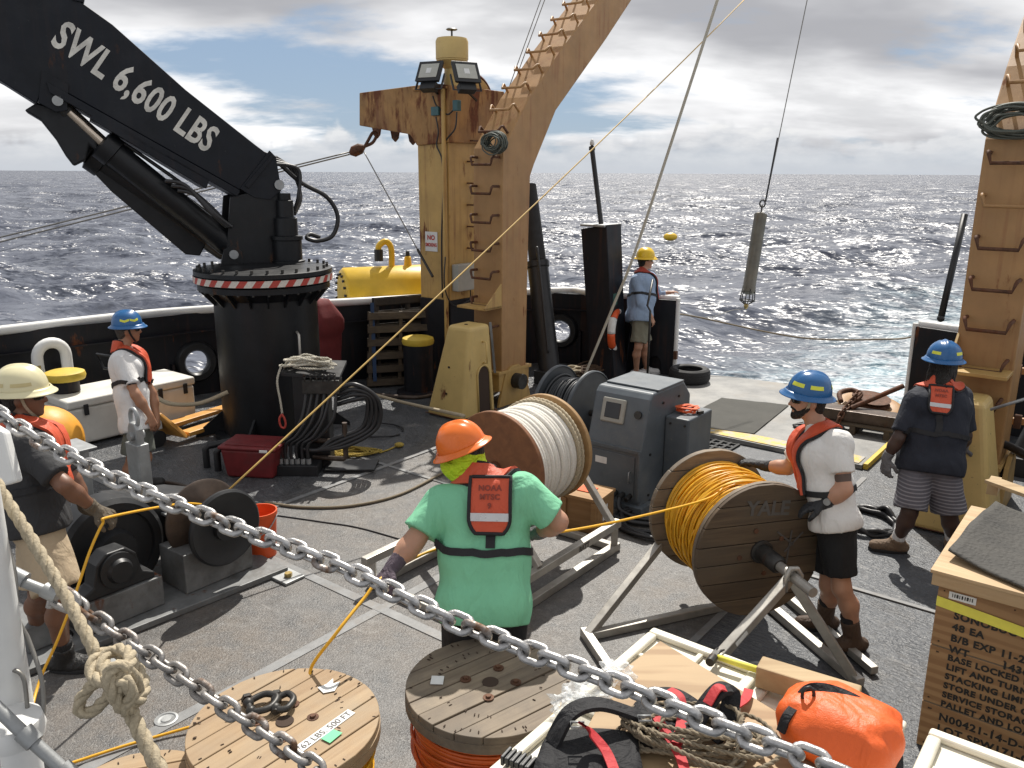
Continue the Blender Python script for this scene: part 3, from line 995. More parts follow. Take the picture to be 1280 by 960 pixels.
    # lower flange strip and under-boom shelf
    for q in ([(58, 102), (300, 238), (297, 246), (62, 116)], [(120, 140), (262, 224), (258, 236), (238, 224), (112, 148)]):
        mb = MB(); mb.prism([bp(u, v, TW / 2 + 0.05) for u, v in q], -nrm * (TW + 0.10))
        mb.build('lower_flange', 'boom_paint', root, bevel=0.006)
    mb = MB(); mb.prism([bp(u, v, TW / 2 + 0.02) for u, v in [(105, 3), (90, 0), (94, -14), (108, -12)]], -nrm * 0.1)
    mb.build('lug', 'boom_paint', root, bevel=0.004)
    # lettering
    a, b = bp(62, 53, TW / 2 + 0.004), bp(258, 190, TW / 2 + 0.004)
    ex = (b - a).normalized(); ey = UP - ex * UP.dot(ex); ey.normalize()
    Lg = (b - a).length
    vs, fs = text_mesh('SWL 6,600 LBS', 1.0, 0.008, 1.05)
    wtx = max(p.x for p in vs); size_h = 36 / ppm(a) / 0.71
    letter('lettering', 'letter_white', boom, 'SWL 6,600 LBS', size_h, a, ex, ey, 0.026 * size_h, 1.05, xscale=Lg / (wtx * size_h))
    # luffing rams
    for off in (0.13, -0.17):
        dv = 0 if off > 0 else 14
        du = 0 if off > 0 else -14
        A = bp(75 + du, 128 + dv, off); B = bp(128 + du, 180 + dv, off); D = bp(292 + du * 0.3, 312 + dv * 0.3, off)
        mb = MB(); mb.cyl(A, B + (D - B) * 0.1, 0.062, n=24)
        ram = mb.build('ram_rod', 'chrome_rod', root, smooth=True, auto=40)
        mb = MB(); mb.lathe(B, (D - B), [(0.11, -0.02), (0.165, 0.0), (0.165, 0.14), (0.14, 0.15), (0.14, (D - B).length - 0.08), (0.11, (D - B).length)], 28)
        mb.build('ram_cylinder', 'black_paint', root, smooth=True, auto=40)
        mb = MB(); mb.cyl(A - (B - A).normalized() * 0.02, A + (B - A).normalized() * 0.12, 0.09, n=20)
        mb.build('rod_eye', 'dark_steel', root, smooth=True, auto=40)
        mb = MB()
        mb.tube(spline([B + UP * 0.17 + (D - B) * 0.06, B + UP * 0.24 + (D - B) * 0.35, D + UP * 0.30 - (D - B) * 0.22, D + UP * 0.22]), 0.02, 8)
        mb.build('hydraulic_hose', 'black_cable', root, smooth=True)
    # ram lug plate on the boom, pins
    mb = MB(); mb.prism([bp(u, v, TW / 2 + 0.02) for u, v in [(52, 88), (64, 94), (86, 106), (84, 138), (70, 140), (48, 128)]], -nrm * 0.06)
    mb.build('ram_lug', 'boom_paint', root, bevel=0.004)
    c = bp(72, 126, TW / 2 + 0.03); mb = MB(); mb.cyl(c, c + nrm * 0.02, 0.05, n=20); mb.build('ram_pin', 'galv', root, smooth=True, auto=40)
    # knuckle-joint bulk under the boom's outer end
    mb = MB(); mb.prism([bp(u, v, 0.17) for u, v in [(30, 138), (50, 150), (70, 175), (82, 195), (92, 208), (108, 200), (112, 182), (128, 196), (110, 150), (80, 138), (46, 128)]], -nrm * 0.34)
    mb.build('knuckle', 'black_paint', root, bevel=0.02)
    # folded lower jib alongside the rams, down to the turntable
    mb = MB(); mb.prism([bp(u, v, -0.06) for u, v in [(92, 190), (120, 178), (262, 296), (250, 320), (232, 318), (140, 240)]], -nrm * 0.22)
    mb.build('inner_jib', 'black_paint', root, bevel=0.012)
    # kingpost plates
    for s in (1, -1):
        q = [(282, 330), (288, 246), (318, 240), (348, 236), (356, 250), (372, 318), (388, 333)]
        base = [bp(u, v, 0.27) for u, v in q]
        if s < 0: base = [p - nrm * 0.54 for p in base]
        mb = MB(); mb.prism(base, -nrm * 0.035)
        mb.build('kingpost_plate', 'black_paint', root, bevel=0.006)
    mb = MB(); mb.prism([bp(u, v, 0.22) for u, v in [(292, 332), (296, 262), (344, 250), (352, 332)]], -nrm * 0.44)
    mb.build('kingpost_web', 'black_paint', root)
    c = bp(292, 318, 0.30); mb = MB(); mb.cyl(c, c + nrm * 0.035, 0.05, n=20); mb.build('ram_foot_pin', 'galv', root, smooth=True, auto=40)
    mb = MB(); mb.prism([bp(u, v, 0.30) for u, v in [(276, 332), (280, 312), (290, 306), (302, 314), (306, 332)]], -nrm * 0.05); mb.build('ram_foot', 'black_paint', root, bevel=0.004)
    # slew motor: stacked drum on the turntable
    mc = bp(361, 336, 0.30)
    mb = MB(); z0 = mc.z
    mb.lathe(V((mc.x, mc.y, 0)), UP, [(0.19, z0 - 0.03), (0.19, z0 + 0.1), (0.165, z0 + 0.11), (0.165, z0 + 0.33), (0.18, z0 + 0.34), (0.18, z0 + 0.38), (0.13, z0 + 0.39), (0.13, z0 + 0.58), (0.095, z0 + 0.60), (0.095, z0 + 0.78), (0.07, z0 + 0.79), (0.07, z0 + 0.86)], 28)
    mb.build('slew_motor', 'black_paint', root, smooth=True, auto=30)
    # hoses at the pivot and the big free loop
    for i in range(4):
        o_ = 0.12 * i - 0.1
        mb = MB(); mb.tube(spline([bp(344, 196 + 3 * i, o_), bp(364 + 3 * i, 212, o_), bp(376 - i, 245, o_), bp(368, 268 - 2 * i, o_ * 0.5 + 0.1)]), 0.021, 8)
        mb.build('hydraulic_hose', 'black_cable', root, smooth=True)
    mb = MB(); mb.tube(spline([bp(350, 205, 0.1), bp(376, 228, 0.1), bp(408, 246, 0.12), bp(422, 270, 0.12), bp(416, 294, 0.12), bp(398, 301, 0.12), bp(384, 298, 0.1), bp(388, 293, 0.05), bp(400, 297, 0.05)]), 0.026, 10)
    mb.build('hydraulic_hose', 'black_cable', root, smooth=True)
    for i in range(3):
        mb = MB(); mb.tube(spline([bp(206 + 8 * i, 226 + 6 * i, 0.3), bp(232 + 6 * i, 232 + 6 * i, 0.32), bp(262 + 5 * i, 264 + 3 * i, 0.34), bp(284 + 3 * i, 284, 0.32)]), 0.022, 8)
        mb.build('hydraulic_hose', 'black_cable', root, smooth=True)
    # handle on the pedestal face
    h0 = C0 + V((0.52, -0.12, 0)).normalized() * 0
    dd = (V((CAM.x, CAM.y, 0)) - C0).normalized(); sd = V((-dd.y, dd.x, 0))
    hp = C0 + (dd * 0.86 + sd * 0.51) * (R0 + 0.02)
    mb = MB(); mb.tube([hp + UP * (zf - 0.95), hp + (dd * 0.86 + sd * 0.51) * 0.04 + UP * (zf - 0.92), hp + (dd * 0.86 + sd * 0.51) * 0.04 + UP * (zf - 0.58), hp + UP * (zf - 0.55)], 0.014, 8)
    mb.build('grab_handle', 'alu', root, smooth=True)
    # foot brackets at the base
    for a in (0.2, 1.3, 2.4, 3.5, 4.6, 5.6):
        e2 = V((math.cos(a), math.sin(a), 0)); s2 = V((-e2.y, e2.x, 0))
        mb = MB(); mb.prism([C0 + e2 * (R0 - 0.01) + UP * 0.05, C0 + e2 * (R0 + 0.3) + UP * 0.01, C0 + e2 * (R0 + 0.3) + UP * 0.05, C0 + e2 * (R0 - 0.01) + UP * 0.3], s2 * 0.025)
        mb.build('foot_bracket', 'black_paint', root)
    return C0, R0, zf
CRANE_C, CRANE_R, CRANE_Z = build_crane()

# ------------------------------------------------------------------ A-frame
def rung(mb, a, b, out, r=0.016):
    """a, b: ends on the plate; out: stand-off vector; wide U with flared ends"""
    e = (b - a).normalized()
    mb.tube([a, a + out, a + out - UP * 0.13 + e * 0.02, b + out - UP * 0.13 - e * 0.02, b + out, b], r, 8)
def build_frame():
    near = G(627, 508)
    P = near.dot(SX); Q = near.dot(SA)
    root = thing('a_frame', 'tan and orange stern A-frame legs with welded ladder rungs', 'a-frame', SW(P, Q))
    WD = 0.46
    # profile in the inner side plane (contains aft and up)
    def ip(u, v): return PLANE(u, v, near, SX)
    fwd_px = [(627, 470), (628, 240), (629, 185), (638, 168), (662, 121), (702, 61), (742, 7), (760, -17), (850, -140)]
    aft_px = [(905, -140), (802, -17), (789, 1), (757, 50), (695, 138), (668, 205), (663, 220), (660, 320), (657, 470)]
    fw = [ip(*p) for p in fwd_px]; af = [ip(*p) for p in aft_px]
    base_z = fw[0].z
    for side in (0, 1):
        sh = V((0, 0, 0)); sgn = -1
        if side == 1:
            # right leg mirrored about the ship's centreline
            def mv(p): 
                pp_ = -7.70 - p.dot(SX) + RIGHT_DP
                return SX * pp_ + SA * p.dot(SA) + UP * p.z
        else:
            def mv(p): return p
        ext = SX * (-WD) if side == 0 else SX * WD
        matn = 'frame_orange'
        prof = [mv(p) for p in fw + af]
        leg_mb = MB(); leg_mb.prism(prof, ext)
        leg = leg_mb.build('leg', matn, root, bevel=0.012)
        # lower leg in lighter tan with a collar
        q0, q1 = fw[0].dot(SA), af[-1].dot(SA)
        zc_ = ip(627, 385).z
        foot = [mv(SW(P, q0 - 0.06, 0.20)), mv(SW(P, q1 + 0.06, 0.20)), mv(SW(P, q1 + 0.06, base_z + 0.02)), mv(SW(P, q0 - 0.06, base_z + 0.02))]
        mb = MB(); mb.prism([p - ext * 0.02 for p in foot], ext * 1.04); mb.build('foot', 'frame_tan', root, bevel=0.01)
        mb = MB(); mb.prism([mv(SW(P + 0.03, q0 - 0.09, base_z + 0.02)), mv(SW(P + 0.03, q1 + 0.09, base_z + 0.02)), mv(SW(P + 0.03, q1 + 0.09, base_z + 0.06)), mv(SW(P + 0.03, q0 - 0.09, base_z + 0.06))], ext * (1 + 0.06 / WD)); mb.build('collar', 'frame_tan', root, bevel=0.006)
        # hinge pin and clevis plates
        pc = mv(SW(P + 0.06, (q0 + q1) / 2, 0.30))
        mb = MB(); mb.cyl(pc + ext * -0.2, pc + ext * 1.25, 0.10, n=24); mb.build('hinge_pin', 'dark_steel', root, smooth=True, auto=40)
        for dx in (-0.06, 1.08):
            c = mv(SW(P, (q0 + q1) / 2, 0)) + ext * dx
            mb = MB(); mb.prism([c + SA * x + UP * z for x, z in ((-0.34, 0.0), (0.34, 0.0), (0.2, 0.42), (0.08, 0.5), (-0.08, 0.5), (-0.2, 0.42))], ext * 0.09); mb.build('clevis', 'frame_tan', root, bevel=0.006)
        # sloped shelf guard at the ladder's foot
        fe = SA * -1
        a0 = mv(SW(P, q0, ip(627, 385).z)); a1 = a0 + ext
        mb = MB(); mb.prism([a0 + fe * 0.32, a0 + fe * 0.32 + UP * 0.03, a0 + UP * 0.30, a0], ext * 0.04); mb.build('shelf_cheek', 'frame_tan', root)
        mb = MB(); mb.prism([a0 + fe * 0.32, a0 + fe * 0.32 + UP * 0.03, a0 + UP * 0.03, a0], ext * 1.0); mb.build('shelf_plate', 'frame_tan', root, bevel=0.004)
        # rungs on the forward face
        zs = []
        z = base_z + 0.95
        edge = [mv(p) for p in fw]
        acc = resample(edge, 0.02)
        step = 0.335; last = -1; walked = 0
        for i in range(1, len(acc)):
            walked += 0.02
            if acc[i].z < base_z + 0.62: walked = step; continue
            if walked >= step:
                walked = 0
                d = (acc[min(i + 2, len(acc) - 1)] - acc[max(i - 2, 0)]).normalized()
                nrm = d.cross(ext.normalized())
                if nrm.dot(SA) > 0: nrm = -nrm
                a = acc[i] + ext * 0.12; b = acc[i] + ext * 0.88
                mb = MB()
                e = (b - a).normalized(); o = nrm * 0.13
                mb.tube([a, a + o * 0.9, a + o + e * 0.01 - d * 0.02, a + o + e * 0.03 - d * 0.09, b + o - e * 0.03 - d * 0.09, b + o - e * 0.01 - d * 0.02, b + o * 0.9, b], 0.016, 8)
                mb.build('rung', 'rusty_steel' if acc[i].z < 3.6 and random.random() < 0.75 else 'frame_orange', root, smooth=True, auto=60)
    return P, Q, WD, near, mv
RIGHT_DP = 0.0
FP, FQ, FWD_, FNEAR, FMV = build_frame()

# pedestals forward of each leg: tapered block with an arched opening
def pedestal(base_p, base_q, label, flip):
    root = thing('frame_pedestal', label, 'pedestal', SW(base_p, base_q), TH, 'frame pedestals')
    # local x = athwart, y = aft
    H = 1.12; wx = 0.62; wy = 0.62
    mb = MB()
    s = -1 if flip else 1
    # shell: tapered, slanted to the head
    b = [(-wx / 2, -wy / 2), (wx / 2, -wy / 2), (wx / 2, wy / 2), (-wx / 2, wy / 2)]
    t = [(-0.10, -0.12), (0.26, -0.12), (0.26, 0.26), (-0.10, 0.26)]
    t = [(x * s, y) for x, y in t] if s > 0 else [(-t[1][0], t[1][1]), (-t[0][0], t[0][1]), (-t[3][0], t[3][1]), (-t[2][0], t[2][1])]
    vs = [V((x, y, 0)) for x, y in b] + [V((x, y, H - (0.0 if y < 0 else 0.0))) for x, y in t]
    mb.add(vs, [(3, 2, 1, 0), (4, 5, 6, 7), (0, 1, 5, 4), (1, 2, 6, 5), (2, 3, 7, 6), (3, 0, 4, 7)])
    mb.build('shell', 'pedestal_yellow', root, local=True, bevel=0.05, bseg=3)
    # arched recess on the inner flank, as a dark lining inside a rim
    xs = lambda z: s * (wx / 2 + (0.26 - wx / 2) * z / H)
    mb = MB()
    arch = []
    for i in range(13):
        a = math.pi * i / 12
        arch.append((0.09 - 0.115 * math.cos(a), 0.50 + 0.13 * math.sin(a)))
    arch = [(-0.025, 0.03)] + arch + [(0.205, 0.03)]
    mb.prism([V((xs(z) + s * 0.004, y, z)) for y, z in arch], V((-s * 0.01, 0, 0)))
    mb.build('recess', 'rust_hole', root, local=True)
    mb = MB(); mb.tube([V((xs(z) + s * 0.006, y, z)) for y, z in arch], 0.012, 6); mb.build('recess_rim', 'pedestal_yellow', root, local=True, smooth=True)
    # grey wear strip down the aft inner edge and a grab bar
    mb = MB(); mb.bar(V((0.245 * s, 0.275, H + 0.01)), V((0.285 * s, 0.315, 0.50)), 0.05, 0.03)
    mb.build('wear_strip', 'galv_dirty', root, local=True, bevel=0.004)
    mb = MB(); y = 0.10; mb.tube([V((xs(0.66), y, 0.66)), V((xs(0.66) + s * 0.06, y, 0.66)), V((xs(0.92) + s * 0.06, y, 0.92)), V((xs(0.92), y, 0.92))], 0.011, 6)
    mb.build('grab_bar', 'pedestal_yellow', root, local=True, smooth=True)
    for yy in (-0.26, 0.26):
        for zz in (0.06,):
            part('anchor_bolt', 'rusty_steel', root, lambda mb: mb.cyl(V((s * (wx / 2 + 0.03), yy, 0.0)), V((s * (wx / 2 + 0.03), yy, 0.05)), 0.022, n=6), local=True)
    part('weld_bead', 'rusty_steel', root, lambda mb: mb.tube([V((-wx / 2, -wy / 2 - 0.002, 0.024)), V((wx / 2, -wy / 2 - 0.002, 0.024))], 0.006, 6), local=True)
    for zz in (0.30, 0.62):
        part('access_bolt', 'dark_steel', root, lambda mb: mb.cyl(V((0.0, -wy / 2 + (wy / 2 - 0.12) * zz / H - 0.004, zz)), V((0.0, -wy / 2 + (wy / 2 - 0.12) * zz / H - 0.014, zz)), 0.014, n=6), local=True)
    mb = MB(); mb.cyl(V((0.08 * s, 0.02, H - 0.005)), V((0.08 * s, 0.02, H + 0.006)), 0.022, n=14); mb.build('drain_hole', 'rust_hole', root, local=True)
pedestal(-6.60, 7.42, 'pale yellow tapered pedestal with arched opening beside the left frame leg', False)
pedestal(-1.05, 7.52, 'yellow tapered pedestal behind the man in the navy shirt', True)

# ------------------------------------------------------------------ rusty yellow post with an overhanging head
def build_post():
    zt_probe = None
    Cn = SW(-7.35, 8.05)          # forward inner corner
    # fix the corner so that it is seen at column 562
    d = ray(562, 300)
    dd = V((d.x, d.y, 0)).normalized() * 11.15
    Cn = V((dd.x, dd.y, 0))
    root = thing('support_post', 'rust-streaked yellow steel post with overhanging head and floodlights', 'support post', Cn)
    W1 = 0.55; D1 = 1.05
    top = UPZ(Cn, 562, 108); zb = UPZ(Cn, 562, 376)
    def bx(mb, p0, p1, q0, q1, z0, z1):
        mb.prism([Cn + SX * p + SA * q + UP * z0 for p, q in ((p0, q0), (p1, q0), (p1, q1), (p0, q1))], UP * (z1 - z0))
    mb = MB(); bx(mb, -W1, 0, 0, D1, zb, top - 0.02)
    body = mb.build('shaft', 'post_yellow', root, bevel=0.008)
    mb = MB(); bx(mb, -W1 - 0.01, 0.01, -0.01, D1 + 0.01, 0, zb); mb.build('shaft_base', 'hull_black', root, bevel=0.008)
    # corner pipe down the forward edge
    mb = MB(); mb.cyl(Cn + SX * -0.03 + SA * -0.05 + UP * 0.1, Cn + SX * -0.03 + SA * -0.05 + UP * (top - 0.03), 0.03, n=12); mb.build('corner_pipe', 'post_yellow', root, smooth=True, auto=40)
    # head: box with a tapering outboard arm
    def fp(u, v, q=0.0): return PLANE(u, v, Cn + SA * q, SA)
    hd = [(449, 116), (540, 104), (562, 106), (562, 178), (521, 182), (512, 168), (449, 157)]
    pts = [fp(u, v, -0.03) for u, v in hd]
    mb = MB(); mb.prism(pts, SA * (D1 + 0.06)); head = mb.build('head_arm', 'rusty_head', root, bevel=0.012)
    mb = MB(); bx(mb, -W1 - 0.02, 0.03, -0.06, D1 + 0.05, top - 0.03, top + 0.0); mb.build('head_plate', 'rusty_head', root, bevel=0.006)
    # lifting eyes under the arm
    for u in (470, 493, 515):
        c = fp(u, 158 + (u - 449) * 0.17, 0.35)
        mb = MB(); mb.prism([c + SX * x + UP * z for x, z in ((-0.09, 0.04), (0.09, 0.04), (0.06, -0.08), (0.0, -0.13), (-0.06, -0.08))], SA * 0.03)
        mb.build('lifting_eye', 'rusty_steel', root, bevel=0.004)
    # inspection hatch on the inner face
    def sp(u, v, p=0.0): return PLANE(u, v, Cn + SX * p, SX)
    c = sp(592, 134, 0.0)
    mb = MB(); mb.lathe(c, SX, [(0.0, 0.03), (0.37, 0.03), (0.385, 0.02), (0.385, 0.0)], 36)
    hatch = mb.build('inspection_hatch', 'post_yellow', root, smooth=True, auto=30)
    mb = MB(); mb.lathe(c, SX, [(0.385, 0.0), (0.41, 0.018), (0.435, 0.0)], 36, closed_prof=True); mb.build('hatch_rim', 'rusty_steel', root, smooth=True)
    for i, (tx, s) in enumerate((('DANGER', 0.10), ('HIGH VOLTAGE', 0.055), ('KEEP CLEAR', 0.055), ('DO NOT OPEN', 0.055))):
        letter('hatch_lettering', 'letter_red', hatch, tx, s, c + SX * 0.034 + UP * (0.10 - 0.075 * i), SA, UP, 0.002, align='CENTER')
    # vent mushroom on top
    vc = Cn + SX * -0.05 + SA * 0.15
    z0 = top
    mb = MB(); mb.lathe(V((vc.x, vc.y, 0)), UP, [(0.12, z0 - 0.02), (0.10, z0 + 0.22), (0.20, z0 + 0.32), (0.20, z0 + 0.335), (0.208, z0 + 0.34), (0.208, z0 + 0.55), (0.19, z0 + 0.59), (0.0, z0 + 0.60)], 36)
    mb.build('vent_head', 'pedestal_yellow', root, smooth=True, auto=35)
    mb = MB(); mb.cyl(V((vc.x, vc.y, z0 + 0.59)), V((vc.x, vc.y, z0 + 0.69)), 0.012, n=8); mb.lathe(V((vc.x, vc.y, z0 + 0.68)), UP, [(0.0, 0.0), (0.06, 0.005), (0.075, 0.015), (0.06, 0.028), (0.0, 0.03)], 20)
    mb.build('vent_handwheel', 'dark_steel', root, smooth=True, auto=40)
    # no smoking sign
    c = fp(539, 302, -0.012)
    mb = MB(); hw, hh_ = 0.112, 0.13
    mb.prism([c + SX * x + UP * z for x, z in ((-hw, -hh_), (hw, -hh_), (hw, hh_), (-hw, hh_))], SA * 0.01)
    sg = mb.build('warning_sign', 'label_white', root, bevel=0.002)
    letter('sign_lettering', 'letter_red', sg, 'NO', 0.088, c - SA * 0.004 + UP * 0.025, SX, UP, 0.003, align='CENTER')
    letter('sign_lettering', 'letter_red', sg, 'SMOKING', 0.066, c - SA * 0.004 - UP * 0.065, SX, UP, 0.0025, xscale=0.70, align='CENTER')
    # junction boxes and cabling
    for u, v, pl_, s in ((545, 139, 'f', (0.13, 0.06, 0.11)), (571, 132, 'c', (0.08, 0.08, 0.13))):
        c = fp(u, v, -0.035)
        mb = MB(); mb.box(c, s, rz=TH); mb.build('junction_box', 'teal_box', root, bevel=0.008)
    for pth in ([(545, 146), (548, 165), (546, 182), (552, 198), (554, 230), (552, 300), (553, 372)], [(571, 140), (569, 160), (560, 172), (553, 182)], [(541, 120), (545, 131), (552, 138), (560, 143), (568, 136)]):
        mb = MB(); mb.tube(spline([fp(u, v, -0.03) for u, v in pth]), 0.011, 6); mb.build('cable', 'black_cable', root, smooth=True)
    # grey cabinet on the inner face
    c = sp(582, 346, 0.07)
    mb = MB(); mb.box(c, (0.12, 0.42, 0.36), rz=TH); cb = mb.build('cabinet', 'panel_grey', root, bevel=0.012)
    mb = MB(); mb.tube(spline([c + SA * 0.1 - UP * 0.18, c + SA * 0.06 - UP * 0.33, c - SA * 0.25 - UP * 0.36, c - SA * 0.42 - UP * 0.1, c - SA * 0.40 + UP * 0.3]), 0.009, 6); mb.build('cable', 'black_cable', root, smooth=True)
    # ladder rungs on the inner face edge
    for v in (176, 202, 229, 256, 283, 310):
        a = sp(584, v, 0.0); b = a + SA * 0.3
        mb = MB(); mb.tube([a, a + SX * 0.1, b + SX * 0.1, b], 0.011, 6); mb.build('rung', 'rusty_steel', root, smooth=True, auto=60)
    return Cn, top, fp, sp, root
POST, POST_TOP, post_fp, post_sp, POST_ROOT = build_post()
def floodlight(u, v, yaw, label):
    c = post_fp(u, v, -0.16)
    root = thing('floodlight', label, 'floodlight', c, 0, 'floodlights on the post')
    R = Matrix.Rotation(yaw, 3, 'Z') @ Matrix.Rotation(math.radians(-28), 3, 'X')
    mb = MB(); vs = []
    for y, hx, hz in ((0.10, 0.08, 0.06), (-0.02, 0.165, 0.13), (-0.06, 0.175, 0.14)):
        vs += [R @ V((sx * hx, y, sz * hz)) for sx, sz in ((-1, -1), (1, -1), (1, 1), (-1, 1))]
    mb.add(vs, [(0, 1, 2, 3), (11, 10, 9, 8)] + [(i + a, i + (a + 1) % 4, i + 4 + (a + 1) % 4, i + 4 + a) for i in (0, 4) for a in range(4)])
    mb.build('housing', 'black_satin', root, local=True, bevel=0.006)
    mb = MB(); mb.box(R @ V((0, -0.064, 0)), (0.26, 0.006, 0.19), rot=R); gl = mb.build('glass', 'lamp_glass', root, local=True)
    mb = MB(); mb.box(R @ V((0, -0.069, 0.0)), (0.07, 0.004, 0.07), rot=R); mb.build('lamp_tube', 'label_white', root, local=True)
    mb = MB(); mb.box(R @ V((0, 0.03, -0.17)), (0.22, 0.10, 0.10), rot=R); mb.build('driver_box', 'black_satin', root, local=True, bevel=0.006)
    mb = MB()
    for s in (-1, 1):
        mb = MB(); mb.bar(R @ V((s * 0.185, 0.02, 0.0)), R @ V((s * 0.185, 0.02, -0.20)), 0.012, 0.03); mb.build('bracket_arm', 'black_satin', root, local=True)
    mb = MB(); mb.bar(R @ V((-0.19, 0.02, -0.205)), R @ V((0.19, 0.02, -0.205)), 0.03, 0.012)
    mb.build('bracket', 'black_satin', root, local=True)
    mb = MB(); mb.bar(V((0, 0.02, -0.17)), V((0.0, 0.02, -0.17)) + SA * 0.22 - UP * 0.12, 0.02, 0.02); mb.build('mount', 'dark_steel', root, local=True)
floodlight(539, 92, math.radians(-26), 'left black floodlight on the rusty yellow post')
floodlight(581, 93, math.radians(28), 'right black floodlight on the rusty yellow post')

# ------------------------------------------------------------------ black things at the stern quarter
def black_box_post():
    b0 = SW(-6.42, 10.02)
    root = thing('stern_stanchion', 'tall black box stanchion leaning beside the man in yellow hat', 'stanchion', b0)
    # face toward the bow
    def fp(u, v): return PLANE(u, v, b0, SA)
    fl = [(738, 478), (726, 286), (758, 281), (768, 478)]
    mb = MB(); mb.prism([fp(u, v) for u, v in fl], SA * 0.01)
    # hexahedron: near face traced, aft face widened toward the deck
    nf = [fp(u, v) for u, v in fl]
    bf = [nf[0] + SA * 0.34, nf[1] + SA * 0.40, nf[2] + SA * 0.40, nf[3] + SA * 0.34]
    for p in (nf[0], nf[3], bf[0], bf[3]): p.z = 0.0
    mb = MB(); mb.add(nf + bf, [(0, 1, 2, 3), (7, 6, 5, 4), (0, 4, 5, 1), (1, 5, 6, 2), (2, 6, 7, 3), (3, 7, 4, 0)])
    mb.build('body', 'hull_black', root, bevel=0.01)
    c = (nf[1] + nf[2] + bf[1] + bf[2]) / 4
    mb = MB(); mb.prism([c + SX * x + SA * y + UP * 0.003 for x, y in ((-0.20, -0.24), (0.20, -0.24), (0.20, 0.24), (-0.20, 0.24))], UP * 0.03); mb.build('cap_plate', 'galv', root, bevel=0.004)
    mb = MB(); p0 = c + UP * 0.03; p1 = T(740, 186, depth(c)); mb.cyl(p0, p1, 0.035, n=12); mb.build('mast_pipe', 'black_satin', root, smooth=True, auto=40)
    mb = MB(); mb.lathe(p1, UP, [(0.045, -0.02), (0.045, 0.03), (0.02, 0.04), (0.02, 0.06)], 12); mb.build('mast_cap', 'dark_steel', root, smooth=True, auto=40)
    mb = MB(); mb.lathe(p1 + UP * 0.05, UP, [(0.03, 0.0), (0.034, 0.03), (0.02, 0.075), (0.0, 0.085)], 14); mb.build('mast_light', 'label_white', root, smooth=True)
    mb = MB(); q = PLANE(769, 374, nf[3] + SX * 0.02, SX); mb.box(q, (0.004, 0.11, 0.16), rz=TH); mb.build('safety_placard', 'label_dark_green', root)
    return root
black_box_post()
def stern_end(sgn, label):
    # short plate at the edge of the stern opening with a white end post
    p0, p1 = (-6.0, -5.47) if sgn < 0 else (-1.7, -2.23)
    a, b = SW(p0, 10.72), SW(p1, 10.86)
    root = thing('stern_gate_panel', label, 'gate panel', b)
    e = (b - a).normalized(); L = (b - a).length; n = V((-e.y, e.x, 0)) * 0.05
    poly = [(0, 0), (L * 0.28, 0), (L * 0.28, 0.16), (L * 0.36, 0.25), (L * 0.55, 0.27), (L * 0.66, 0.2), (L * 0.68, 0), (L, 0), (L, 1.12), (0, 1.12)]
    mb = MB(); mb.prism([a + e * x + UP * z for x, z in poly], n); mb.build('panel', 'hull_black', root, bevel=0.006)
    mb = MB(); mb.cyl(b + e * 0.03, b + e * 0.03 + UP * 1.15, 0.032, n=16); mb.build('end_post', 'white_paint', root, smooth=True, auto=40)
    mb = MB(); mb.box(b + e * 0.04 + UP * 0.32 - n * 0.8, (0.05, 0.05, 0.12), rz=TH); mb.build('latch', 'rusty_steel', root, bevel=0.004)
    return b + e * 0.04
SG_L = stern_end(-1, 'black stern gate panel with white end post beside the man in yellow hat')
SG_R = stern_end(1, 'dark stern gate panel with white end post behind the navy shirt man')
# luffing ram of the frame, standing aft of the left leg
def luff_ram(A, B, C_, label, r=0.15):
    root = thing('frame_ram', label, 'hydraulic ram', V((C_.x, C_.y, 0)))
    d = (A - C_).normalized()
    mb = MB(); mb.lathe(C_, d, [(r * 0.8, 0), (r, 0.03), (r, (B - C_).length - 0.1), (r * 1.1, (B - C_).length - 0.08), (r * 1.1, (B - C_).length), (r * 0.7, (B - C_).length + 0.02)], 28)
    mb.build('barrel', 'black_satin', root, smooth=True, auto=35)
    mb = MB(); mb.cyl(B, A, r * 0.82, r * 0.72, n=24); mb.build('gaiter', 'black_rubber', root, smooth=True, auto=40)
    x, y, _ = basis(d)
    mb = MB(); mb.tube(spline([B + x * r, B + x * (r + 0.12) + d * 0.12, B + x * (r + 0.08) - d * 0.5, C_ + x * (r + 0.02) + d * 0.3]), 0.018, 8); mb.build('ram_hose', 'black_cable', root, smooth=True)
    mb = MB(); mb.box(C_ - d * 0.03, (0.34, 0.34, 0.2), rz=TH); mb.build('ram_foot', 'black_satin', root, bevel=0.01)
c0 = SW(-6.62, 9.35, 0.12)
dp = depth(c0)
luff_ram(T(661, 232, dp + 0.1), T(672, 326, dp), c0, 'black hydraulic ram standing behind the left frame leg')
cR = SW(-0.78, 9.35, 0.12)
mirr = lambda p: SX * (-7.4 - p.dot(SX)) + SA * p.dot(SA) + UP * p.z
luff_ram(mirr(T(661, 232, dp + 0.1)), mirr(T(672, 326, dp)), mirr(c0), 'black hydraulic ram at the right edge behind the right frame leg')
